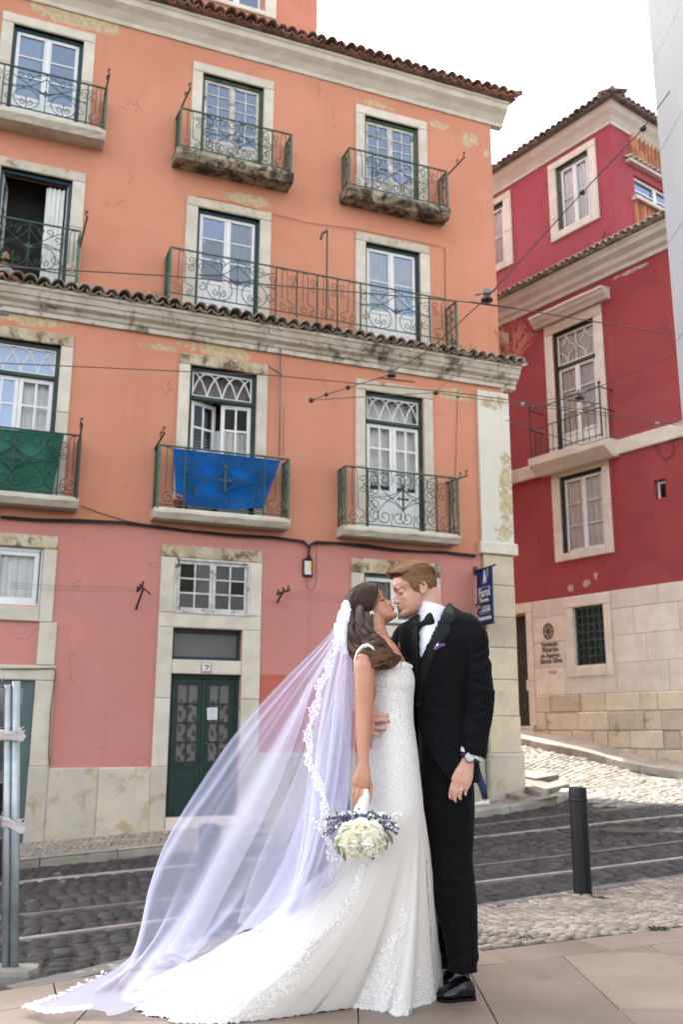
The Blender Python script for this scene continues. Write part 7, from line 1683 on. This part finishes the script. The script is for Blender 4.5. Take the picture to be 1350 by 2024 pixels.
# knee ring, matched to the hem by share of the way round
q = BW[-1]; kc = PB(q[0],q[1],q[2]); hw, hd = q[3]*MPX*(kc.y/4.1), q[4]
share = [(0,0.0),(3,-.35),(6,-.85),(9,-1.35),(12,-2.0),(15,-2.75),(17,-3.15),(20,-3.75),(23,-4.8),(25,-5.75),(26,-2*pi)]
hl = [0]
for i in range(len(hem)): hl.append(hl[-1]+(hem[(i+1)%len(hem)]-hem[i]).length)
sh = [(hl[i]/hl[-1], a) for i, a in share]
ANG = [pl(sh, j/NS) for j in range(NS)]
K_ = [Vector((kc.x+hw*cos(a), kc.y+hd*sin(a), kc.z)) for a in ANG]
rows = []; NL = 56; r = random.Random(2)
for i in range(NL+1):
    s = i/NL; row = []
    for j in range(NS):
        a, b = K_[j], H_[j]; far = min(1, hypot(b.x-a.x, b.y-a.y)/.9); c = a.lerp(b, .42); c.z = a.z+(b.z-a.z)*(.50+.17*far); hs_ = .16+.10*far+.20*max(0,min(1,(b.x-kc.x)/.12)); c = Vector((a.x+(b.x-a.x)*hs_, a.y+(b.y-a.y)*(.16+.10*far), a.z+(b.z-a.z)*(.50+.12*far)))
        p = a*(1-s)**2+c*2*s*(1-s)+b*s*s
        out = Vector((b.x-kc.x, b.y-kc.y, 0)); out.normalize(); t_ = j/NS*2*pi
        am = .044*s**1.5*(1-.55*s**4); f = sin(t_*23+1.2*sin(t_*5)+.5*s)*.6+sin(t_*41+2.0*sin(t_*3)+1)*.30+sin(t_*9+.7)*.45
        p = p+out*(am*f)+Vector((0,0, am*.35*f*far*(1-s**4))); p = p+out*(s**6*(.010*sin(t_*61+2*sin(t_*13))+.014*sin(t_*27+1))); 
        if far > .5: p.z += (.014*sin(p.x*26+p.y*9)*far+.02*mnoise.noise(p*9))*s*(1-s**3)
        zt = z_terr(p.x,p.y)+.005+.004*abs(sin(t_*60)); p.z = max(p.z, zt+(1-s)*.02); row.append(p)
    rows.append(row)
up_rows = []
for q in resample(BW, 60)[:-1]:
    c = PB(q[0],q[1],q[2]); h_ = q[3]*MPX*(c.y/4.1); up_rows.append([Vector((c.x+h_*cos(a), c.y+q[4]*sin(a), c.z)) for a in ANG])
mb = MB(); mb.loft(up_rows+rows, cap=False); me = mb.mesh('gown', True); bm = bmesh.new(); bm.from_mesh(me); kill = []
for f in bm.faces:
    c = f.calc_center_median(); x, y = pix(c)
    if y < 1312+(max(0,772-x)*.62 if x < 772 else max(0,x-800)*.5)+2.5*sin(x*.55): kill.append(f)
bmesh.ops.delete(bm, geom=kill, context='FACES'); bm.to_mesh(me); bm.free(); wrinkle(me, .0016, 9, (1,1,.4)); gs = bpart(None, 'gown', m_tulle, me=me)
# lace motifs: small five-petal flowers and leaves scattered on bodice, seams and hem
def motif(mb, p, nrm, up, s, r):
    t = up.cross(nrm).normalized(); b = nrm.cross(t)
    k = 5; a0 = r.uniform(0, 6.28)
    for i in range(k):
        a = a0+i*2*pi/k; d = t*cos(a)+b*sin(a); e = t*-sin(a)+b*cos(a); l = s*r.uniform(.8,1.15)
        mb.add([p+nrm*.001, p+d*l*.55+e*l*.32+nrm*.0014, p+d*l+nrm*.0008, p+d*l*.55-e*l*.32+nrm*.0014], [(0,1,2,3)])
mb = MB(); r = random.Random(8)
def surf(i, j):
    p = rows[i][j%NS]; u = rows[min(i+1,NL)][j%NS]-rows[max(i-1,0)][j%NS]; v = rows[i][(j+1)%NS]-rows[i][(j-1)%NS]; n_ = v.cross(u).normalized()
    if n_.dot(p-Vector((kc.x,kc.y,p.z-.2))) < 0: n_ = -n_
    return p, n_, u.normalized()
for j in range(NS):           # deep lace hem
    for k in range(30):
        e = r.random()**1.7; depth = 9+7*sin(j/NS*2*pi*17)
        i = NL-int(e*depth); jj = j
        if i < 2: continue
        p, n_, u = surf(min(i,NL), jj); p = p+(rows[min(i,NL)][(jj+1)%NS]-p)*r.random(); motif(mb, p+n_*.002, n_, u, r.uniform(.004,.008), r)
    p, n_, u = surf(NL, j)
    for k in range(5): motif(mb, p+u*r.uniform(-.012,.010)+(rows[NL][(j+1)%NS]-p)*r.random()+n_*.003, n_, u, r.uniform(.005,.009), r)
for base in (.035,.10,.175,.25,.36,.47):       # trails of lace running up the skirt
    j0 = int(base*NS); L_ = r.uniform(.35,.8)
    for k in range(520):
        e = r.random()**1.3*L_; i = int(NL*(1-e)); j = j0+int(2*sin(e*16+base*40)+r.gauss(0,1.3*(1-e*.6))); p, n_, u = surf(i, j); motif(mb, p+n_*.002+Vector((r.uniform(-.008,.008),0,r.uniform(-.01,.01))), n_, u, r.uniform(.004,.0075), r)
o = bpart(mb, 'lace_trim', m_app, False); o['kind'] = 'stuff'
mb = MB(); R2 = resample(BW, 80)
for k in range(9000):         # lace over the bodice and hips, thinning out downwards
    t = 1-sqrt(1-r.random()); x_ = t*78.9; i_ = int(x_); q = tuple(A*(1-x_+i_)+B*(x_-i_) for A, B in zip(R2[i_], R2[i_+1])); a = r.uniform(-pi-.15, .15); c = PB(q[0],q[1],q[2]); p = c+Vector((q[3]*MPX*(c.y/4.1)*cos(a), q[4]*sin(a), 0)); x, y = pix(p)
    if y < 1316+(max(0,772-x)*.62): continue
    n_ = Vector((cos(a)/q[3], sin(a)/(q[4]/MPX), 0)).normalized(); motif(mb, p+n_*.0012, n_, Vector((0,0,1)), r.uniform(.003,.0058), r)
for k in range(150):          # scalloped neckline
    t = k/149; x = 742+t*72; line = 1312+(max(0,772-x)*.62 if x < 772 else max(0,x-800)*.5); q = min(R2, key=lambda b: abs(b[1]-line)); uu = max(-1,min(1,(x-q[0])/q[3])); c = PB(x, line-1.5*abs(sin(k*.33)), q[2]-q[4]*sqrt(max(0,1-uu*uu))); motif(mb, c+Vector((0,-.004,0)), Vector((uu*.6,-.8,0)).normalized(), Vector((0,0,1)), r.uniform(.006,.009), r)
o = bpart(mb, 'bodice_lace', m_app, False); o['kind'] = 'stuff'
# ---- veil
def crv(P_, m):
    n = len(P_); out = []
    for j in range(m):
        t = j/(m-1)*(n-1); i = min(int(t), n-2); u = t-i; p0, p1, p2, p3 = P_[max(i-1,0)], P_[i], P_[i+1], P_[min(i+2,n-1)]
        out.append(tuple(.5*((2*b)+(-a+c)*u+(2*a-5*b+4*c-d)*u*u+(-a+3*b-3*c+d)*u**3) for a,b,c,d in zip(p0,p1,p2,p3)))
    return out
def gz(px, py): return near_px(px,py)
def gdy(px, py): return gz(px,py)[1]-YB
# guide columns of the outer sheet, from right (next to her back) to the far left edge: (px, py, dy)
COLS = [[(686,1202,.06),(696,1260,.04),(697,1340,.06),(694,1430,.06),(690,1520,.05),(684,1610,.03),(668,1690,.0),(640,1750,-.05)],
        [(683,1200,.02),(688,1260,-.06),(680,1350,-.10),(668,1450,-.12),(652,1550,-.14),(634,1640,-.17),(606,1740,-.22),(570,1815,-.25)],
        [(680,1200,.05),(676,1262,-.02),(655,1350,.02),(630,1450,.06),(600,1560,.08),(570,1660,.06),(530,1760,.02),(470,1850,-.05)],
        [(678,1202,.09),(664,1266,.06),(625,1355,.10),(580,1460,.14),(535,1570,.16),(490,1680,.16),(440,1790,.12),(360,1890,.04),(268,1984,-.03)],
        [(676,1205,.12),(655,1268,.12),(598,1350,.18),(535,1450,.24),(468,1560,.28),(410,1670,.28),(350,1800,.22),(276,1910,.14),(205,2000,.0)],
        [(675,1208,.14),(650,1262,.16),(578,1345,.22),(500,1440,.30),(425,1550,.36),(352,1655,.38),(310,1740,.34),(262,1895,.30),(195,1950,.16),(115,2001,.0)],
        [(674,1212,.15),(646,1258,.17),(558,1345,.24),(470,1443,.32),(396,1548,.38),(330,1658,.40),(299,1755,.38),(268,1880,.36),(130,1962,.25),(50,1992,.03)]]
NR = 90; CC = [crv(c, NR) for c in COLS]; NCOL = 200
def vrow(i): return crv([c[i] for c in CC], NCOL)
G = []
for i in range(NR):
    s = i/(NR-1); row = vrow(i); R_ = []
    for j, (x, y, d) in enumerate(row):
        a = j/(NCOL-1); env = min(1, s*3)*sin(pi*min(1,a*1.0+.02))**.5
        sp = hypot(row[-1][0]-row[0][0], row[-1][1]-row[0][1])
        ph = a*2*pi*3.1+.7*sin(s*2+a*4); x2 = x+env*sp*.022*sin(ph)+env*sp*.006*sin(ph*2.7+1); y2 = y-env*sp*.012*sin(ph+.5); d2 = d+env*.05*cos(ph)*min(1,s*2)+.012*cos(ph*2.7)*env
        p = PB(x2, y2, d2); 
        g = z_terr(p.x,p.y)+.03
        if p.z < g: 
            qq = ray(x2, y2); k_ = g/qq.z if qq.z < 0 else 1; pp = qq*k_; p = pp if abs(pp.y-p.y) < 1.2 else Vector((p.x,p.y,g))
        R_.append(p)
    G.append(R_)
mb = MB(); mb.grid(G); vl = bpart(mb, 'veil', m_veil)
# second, smaller sheet hanging close behind her back
COL2 = [[(690,1205,.0),(699,1270,-.02),(699,1350,-.03),(697,1450,-.05),(692,1550,-.08),(680,1640,-.12),(662,1710,-.13),(640,1780,-.02),(630,1830,.10)],
        [(684,1203,-.04),(684,1270,-.13),(676,1360,-.17),(668,1460,-.19),(655,1560,-.21),(640,1640,-.23),(618,1720,-.22),(590,1790,-.05),(575,1840,.08)],
        [(678,1206,.0),(664,1275,-.06),(640,1365,-.08),(622,1450,-.09),(612,1540,-.10),(605,1630,-.12),(588,1730,-.12),(560,1800,.0),(545,1850,.08)]]
CC2 = [crv(c, 60) for c in COL2]; G2 = []
for i in range(60):
    s = i/59; row = crv([c[i] for c in CC2], 90); R_ = []
    for j, (x, y, d) in enumerate(row):
        a = j/89; ph = a*2*pi*4.5+s*1.5; env = min(1,s*3); R_.append(PB(x+env*7*sin(ph), y, d+env*.035*cos(ph)))
    G2.append(R_)
mb = MB(); mb.grid(G2); bpart(mb, 'veil_layer', m_veil2)
# folds of doubled tulle that read as paler bands
for pts, w_ in (([(612,1352,.0),(585,1430,.05),(545,1520,.08),(495,1620,.10),(440,1720,.10),(385,1830,.06),(352,1890,.0)], (4,10,17,22,25,24,26)),
                ([(655,1330,-.02),(628,1440,.0),(590,1560,.03),(552,1650,.04),(515,1750,.02),(488,1830,-.02)], (3,10,17,20,22,20)),
                ([(690,1300,-.08),(676,1420,-.14),(660,1520,-.16),(640,1600,-.17),(615,1680,-.17),(590,1760,-.18)], (5,12,12,10,9,12))):
    C = crv([(*p, w) for p, w in zip(pts, w_)], 40); mb = MB(); mb.grid([[PB(x+w*(v)*1.0, y+w*.25*v, d-.03-.02*(1-v*v)) for v in (-1,-.6,-.2,.2,.6,1)] for x, y, d, w in C]); bpart(mb, 'veil_fold', m_veil2)
# lace cap and lace edging of the veil
mb = MB(); C = crv([(684,1190,.04,4),(682,1215,-.02,12),(680,1240,-.05,17),(683,1265,-.07,18),(686,1290,-.09,13)], 26); mb.grid([[PB(x+w*v+1.5*sin(i*1.3)*(abs(v) > .9), y, d-.035*(1-v*v)) for v in [k/5-1 for k in range(11)]] for i, (x, y, d, w) in enumerate(C)]); bpart(mb, 'veil_comb_lace', m_vlace)
EDGE = [(672,1262,-.10),(660,1290,-.12),(645,1325,-.15),(632,1360,-.17),(622,1400,-.19),(612,1440,-.20),(609,1480,-.21),(616,1520,-.22),(632,1555,-.23),(642,1590,-.24),(638,1625,-.25),(648,1665,-.25),(660,1700,-.25)]
C = crv(EDGE, 110); mb = MB(); rws = []; r = random.Random(12); ap = MB()
for i, (x, y, d) in enumerate(C):
    x0_, y0_, _ = C[max(i-1,0)]; x1_, y1_, _ = C[min(i+1,109)]; ln = hypot(x1_-x0_, y1_-y0_); nx, ny = (y1_-y0_)/ln, -(x1_-x0_)/ln
    wl = 7+4*sin(i*.55)+2*sin(i*1.9); wr = 7+3*sin(i*.37+1)
    rws.append([PB(x+nx*v, y+ny*v, d-.006) for v in (-wl, -wl*.5, 0, wr*.5, wr)])
    for k in range(14):
        v = r.uniform(-wl, wr); motif(ap, PB(x+nx*v+r.uniform(-1,1), y+ny*v+r.uniform(-1.5,1.5), d-.012), Vector((r.uniform(-.3,.3),-1,r.uniform(-.3,.3))).normalized(), Vector((0,0,1)), r.uniform(.002,.0042), r)
mb.grid(rws); bpart(mb, 'veil_lace_edge', m_vlace); 
for k in range(700):
    i = r.randrange(26); x, y, d, w = crv([(684,1190,.04,4),(682,1215,-.02,12),(680,1240,-.05,17),(683,1265,-.07,18),(686,1290,-.09,13)], 26)[i] if k < 1 else (lambda c: c)(CAPC[i]) if 'CAPC' in globals() else (684,1200,0,5)
    CAPC = CAPC if 'CAPC' in globals() else crv([(684,1190,.04,4),(682,1215,-.02,12),(680,1240,-.05,17),(683,1265,-.07,18),(686,1290,-.09,13)], 26)
    v = r.uniform(-1.1,1.1); motif(ap, PB(x+w*v, y+r.uniform(-2,2), d-.04*(1-v*v)-.004), Vector((v*.5,-1,.1)).normalized(), Vector((0,0,1)), r.uniform(.004,.009), r)
E2 = crv([(692,1232,-.04),(698,1270,-.05),(699,1320,-.05),(702,1370,-.06),(701,1400,-.06)], 40)      # narrow edge along her back
for x, y, d in E2:
    for k in range(7): motif(ap, PB(x+r.uniform(-3,3), y+r.uniform(-3,3), d-.02), Vector((0,-1,0)), Vector((0,0,1)), r.uniform(.004,.007), r)
EE = [G[i][j] for i in range(74, NR) for j in (NCOL-1, NCOL-2)]+[G[i][j] for i in (NR-1, NR-2) for j in range(NCOL-50, NCOL)]     # lace end of the veil on the slabs
for p in EE:
    for k in range(5): motif(ap, p+Vector((r.uniform(-.012,.02), r.uniform(-.012,.012), .004+.006*r.random())), Vector((r.uniform(-.3,.3),-.5,.8)).normalized(), Vector((0,1,0)), r.uniform(.003,.007), r)
o = bpart(ap, 'veil_lace_motifs', m_app, False); o['kind'] = 'stuff'
# ---- bouquet
bq = empty('bouquet', PB(716,1600,-.25)); tag(bq, 'bouquet of ivory peonies and lavender held upside down by the bride', 'bouquet')
def qpart(mb, name, mat, smooth=False): o = mb.build(name, mat, bq, smooth); o.location = -Vector(bq.location); return o
mb = MB(); eloft(mb, resample([(722,1560,-.235,7,.014),(719,1580,-.24,11,.022),(715,1600,-.245,13,.028),(712,1615,-.25,17,.034)],14), PB, 18); me = mb.mesh('ribbon_handle', True); wrinkle(me, .002, 60); o = link('ribbon_handle', me, M('white_satin_ribbon', (.68,.68,.72), rough=.4), bq); o.location = -Vector(bq.location)
m_peony = M('ivory_petal', (.86,.82,.66), (.84,.83,.76), 18, .6, island=.05); m_peony.node_tree.nodes['Principled BSDF'].inputs['Subsurface Weight'].default_value = .5; m_peony.node_tree.nodes['Principled BSDF'].inputs['Subsurface Radius'].default_value = (.02,.018,.012); m_leafb = M('sage_leaf', (.16,.21,.09), (.11,.155,.065), 12, .6, island=.25); m_lav = M('lavender_bud', (.085,.070,.165), (.14,.12,.25), 30, .7, island=.3); m_wf = M('small_white_blossom', (.64,.64,.58), (.55,.57,.48), 20, .7, island=.12)
def peony(c, R, r):
    """loosely ruffled double bloom: many small cupped petals turned outwards, tighter towards the heart"""
    mb = MB()
    for i in range(74):
        y = 1-2*(i+.5)/74; ph = i*2.39996+r.uniform(-.2,.2); rad = sqrt(1-y*y); d = Vector((rad*cos(ph), rad*sin(ph), y))
        if d.z < -.45: continue
        tng = Vector((0,0,1))-d*d.z; tng = (tng if tng.length > .05 else Vector((1,0,0))).normalized(); tng = (Matrix.Rotation(r.uniform(-.7,.7), 3, d) @ tng); sd = d.cross(tng)
        k = R*(.36+.22*(1-max(0,d.z)))*r.uniform(.85,1.2); op = r.uniform(.05,.45)+.25*(1-d.z); rows = []
        for v in range(4):
            t = v/3; row = []
            for u in range(5):
                x = (u/4-.5)*2; w_ = k*(.45+.75*t-.25*t*t)*x; row.append(c+d*(R*(.55+.25*(1-d.z)*.5)+k*.75*t*(1-op*.6)-k*.22*x*x*(1-.4*t)+k*.10*sin(x*5+i)*t*t)+sd*w_+tng*(k*(t-.35)*.6-op*k*t*t*.9))
            rows.append(row)
        mb.grid(rows)
    mb.ball(c, R*.62, 10, 8)
    return mb
r = random.Random(21)
axis = Vector((0,-.86,-.42)).normalized(); quat = axis.to_track_quat('Z','Y')
for k, (px, py, dy, R) in enumerate(((690,1648,-.33,.044),(714,1642,-.35,.046),(738,1648,-.33,.044),(702,1664,-.37,.047),(728,1664,-.37,.047),(750,1663,-.32,.040),(682,1666,-.32,.040),(716,1678,-.35,.042),(740,1676,-.33,.038),(696,1678,-.33,.038))):
    c = PB(px,py,dy); m2 = peony(Vector((0,0,0)), R, r); q2 = (Vector(((px-714)/60,-.86,-.15-(py-1640)/60)).normalized()).to_track_quat('Z','Y') @ Matrix.Rotation(r.uniform(-3,3),3,'Z').to_quaternion(); m2.v = [tuple(c+q2 @ Vector(v)) for v in m2.v]; o = qpart(m2, 'peony', m_peony, True)
lav = MB(); wf = MB(); lf = MB(); stm = MB()
for i in range(64):      # lavender sprigs sticking out sideways and upwards
    a = r.uniform(0, 2*pi); c = PB(712,1628,-.26); tip = PB(712+r.uniform(55,78)*cos(a)*(1.0), 1638+34*sin(a)+r.uniform(-10,12), -.26-.05*r.random()-.06*max(0,sin(a)))
    if r.random() < .45: tip = PB(712+r.uniform(-55,60), 1618+r.uniform(-6,14), -.30-.04*r.random())
    L = [c.lerp(tip, t)+Vector((0,0,.012*sin(pi*t))) for t in (0,.4,.75,1)]; stm.tube(L, [.0014]*4, 4)
    for k in range(11):
        t = .52+.48*k/10; p = c.lerp(tip, t)+Vector((r.uniform(-.004,.004), r.uniform(-.004,.004), .012*sin(pi*t)+r.uniform(-.004,.004))); lav.ball(p, r.uniform(.0028,.0048), 5, 4, (1,1,1.2))
for i in range(300):
    p = PB(712+r.gauss(0,36), 1616+r.uniform(-10,20), -.27+r.uniform(-.05,.05)); motif(wf, p, Vector((r.uniform(-.6,.6),-1,r.uniform(-.2,.8))).normalized(), Vector((0,0,1)), r.uniform(.006,.010), r)
for i in range(90):
    c = PB(712+max(-46,min(46,r.gauss(0,24))), 1622+r.uniform(-12,26), -.28); a = r.uniform(0,2*pi); d = Vector((cos(a), -.3, sin(a)*.6)).normalized(); s_ = d.cross(Vector((0,1,.2))).normalized(); l = r.uniform(.018,.036); lf.add([c, c+d*l*.3+s_*l*.15, c+d*l*.65+s_*l*.13+Vector((0,-.002,0)), c+d*l, c+d*l*.65-s_*l*.13, c+d*l*.3-s_*l*.15], [(0,1,2,3,4,5)])
for pts in ([(676,1640),(667,1668),(672,1690)],[(690,1670),(680,1688),(683,1702)],[(748,1640),(764,1658),(763,1680)],[(728,1675),(738,1690),(736,1700)],[(752,1634),(770,1650),(776,1668)]):
    L = [PB(x, y, -.33) for x, y in pts]; C = crv([tuple(p) for p in L], 9); V = []
    for i, p in enumerate(C): w_ = .0065*sin(pi*(i+.6)/9.6); V += [Vector(p)+Vector((-w_,-.002,0)), Vector(p)+Vector((0,-.006,0)), Vector(p)+Vector((w_,-.002,0))]
    lf.add(V, [(3*i+k,3*i+k+1,3*i+k+4,3*i+k+3) for i in range(8) for k in (0,1)])
for mbx, nm, mt in ((lav,'lavender',m_lav),(wf,'small_blossoms',m_wf),(lf,'leaves',m_leafb),(stm,'stems',m_leafb)): o = qpart(mbx, nm, mt); o['kind'] = 'stuff'
# ================================================================== passers-by on the far pavement
def walker(px, py, hgt, label, coat, legc, shoe_m, hairc, face, step=.28, skin=None, bag=False):
    gx_, gy_ = ground_at(px, py, z_side); yy_ = min(gy_, wallY(gx_)-.50); gx_ *= yy_/gy_; gy_ = yy_; root = empty('person', (gx_, gy_, z_side(gx_,gy_)), 0); tag(root, label, 'person')
    k = hgt/1.7; f = face
    def T_(rows, mb, n=14): mb.loft([[Vector((x*k+rx*k*cos(a), y*k+ry*k*sin(a), z*k)) for a in [2*pi*i/n for i in range(n)]] for x, y, z, rx, ry in rows])
    mb = MB(); T_([(0,0,.95,.11,.15),(0,0,1.15,.10,.13),(.0,0,1.38,.10,.17),(.01*f,0,1.44,.06,.07),(.02*f,0,1.50,.05,.05),(.035*f,0,1.53,.07,.055),(.03*f,0,1.60,.085,.07),(.015*f,0,1.66,.085,.07),(.0,0,1.70,.04,.035)], mb)
    for s in (-1,1):
        st = s*step*f; T_([(0,.09*s,.92,.09,.085),(st*.5,.09*s,.5,.062,.062),(st-.03*f*s,.09*s,.28,.055,.055),(st,.09*s,.07,.036,.036)], mb, 10); T_([(0,.19*s,1.38,.05,.05),(-st*.4,.23*s,1.12,.042,.042),(-st*.7+.05*f,.23*s,.88,.032,.032),(-st*.7+.09*f,.23*s,.78,.035,.022)], mb, 10)
    me = remesh(mb, .012, 2); o = link('body', me, skin or m_sk_g, root)
    mb = MB(); T_([(0,0,.70,.19,.21),(0,0,.95,.17,.19),(0,0,1.15,.14,.17),(0,0,1.36,.13,.21),(0,0,1.44,.08,.10)], mb, 20)
    for s in (-1,1): T_([(0,.19*s,1.40,.065,.065),(-s*step*f*.4,.24*s,1.12,.058,.058),(-s*step*f*.7+.05*f,.24*s,.90,.048,.048)], mb, 12)
    me = mb.mesh('coat', True); o = link('coat', me, coat, root)
    for s in (-1,1):
        st = s*step*f; mb = MB(); T_([(0,.09*s,.95,.10,.095),(st*.5,.09*s,.5,.075,.072),(st-.03*f*s,.09*s,.28,.062,.060),(st,.09*s,.11,.045,.045)], mb, 14); mb.build('trouser_leg', legc, root, True)
        mb = MB(); mb.loft([[Vector((st+x*f*k, .09*s*k+w_*cos(a), max(.0,z+h*sin(a))*k)) for a in [2*pi*i/12 for i in range(12)]] for x, w_, z, h in ((-.06,.02,.04,.03),(-.04,.036,.055,.055),(.03,.04,.05,.05),(.10,.044,.038,.034),(.15,.036,.032,.026),(.18,.012,.03,.015))]); so = mb.build('shoe', shoe_m, root, True)
        mb = MB(); mb.box(st-.07*k, st+.17*k, .09*s*k-.042, .09*s*k+.042, 0, .028); mb.build('sole', M('cork_sole', (.33,.17,.075)) if 'cork_sole' not in bpy.data.materials else bpy.data.materials['cork_sole'], so)
    mb = MB(); T_([(-.02*f,0,1.50,.075,.078),(-.035*f,0,1.58,.088,.082),(-.02*f,0,1.66,.092,.08),(0,0,1.715,.05,.045)], mb, 16); mb.build('hair', hairc, root, True)
    return root
m_dcoat = M('black_coat', (.012,.012,.014), (.009,.009,.010), 10, .9); m_jean = M('blue_jeans', (.020,.050,.105), (.014,.036,.08), 30, .85); m_ws = M('white_trainers', (.62,.60,.57), rough=.6)
walker(927, 1585, 1.66, 'woman in black coat and blue jeans walking behind the groom', m_dcoat, m_jean, m_ws, M('dark_hair', (.02,.012,.008)), -1, .24)
walker(660, 1616, 1.66, 'passer-by in dark clothes seen past the back of the bride', M('charcoal_shirt', (.022,.021,.028), rough=.9), M('navy_trousers', (.016,.017,.03), rough=.9), M('brown_sandal', (.20,.10,.06)), bpy.data.materials['dark_hair'], 1, .20)
# person leaning at the open third floor window
root = empty('person', PA.world(-5.32, .06, 5.80), PA.yaw); tag(root, 'person in a grey patterned shirt leaning out of the open third floor window', 'person')
mb = MB()
def TT(rows, mb, n=14): mb.loft([[Vector((x+rx*cos(a), y+ry*sin(a), z)) for a in [2*pi*i/n for i in range(n)]] for x, y, z, rx, ry in rows])
TT([(0,.05,.1,.15,.12),(0,.0,.45,.17,.12),(0,-.12,.68,.19,.11),(0,-.16,.74,.07,.06),(0,-.2,.80,.055,.055),(0,-.22,.84,.07,.08),(0,-.22,.93,.078,.09),(0,-.2,1.01,.04,.05)], mb); mb.tube([(.17,-.1,.64),(.27,-.22,.44),(.16,-.34,.52),(.08,-.36,.54)], [.05,.045,.035,.03], 10); mb.tube([(-.17,-.1,.64),(-.27,-.22,.44),(-.1,-.34,.52),(.0,-.36,.54)], [.05,.045,.035,.03], 10)
me = remesh(mb, .01, 2); link('body', me, m_sk_b, root)
mb = MB(); TT([(0,.05,.05,.18,.15),(0,.0,.45,.19,.14),(0,-.12,.67,.205,.13),(0,-.16,.735,.09,.08)], mb, 20); mb.tube([(.18,-.1,.65),(.28,-.22,.44)], [.07,.06], 12); mb.tube([(-.18,-.1,.65),(-.28,-.22,.44)], [.07,.06], 12); mb.build('shirt', M('grey_checked_shirt', (.20,.20,.20), (.42,.42,.41), 55, .9, a=(.45,.55)), root, True)
mb = MB(); TT([(0,-.19,.80,.07,.08),(0,-.20,.86,.085,.098),(0,-.20,.94,.095,.112),(0,-.19,1.02,.065,.08),(0,-.18,1.05,.02,.02)], mb, 14); mb.build('hair', bpy.data.materials['dark_hair'], root, True)
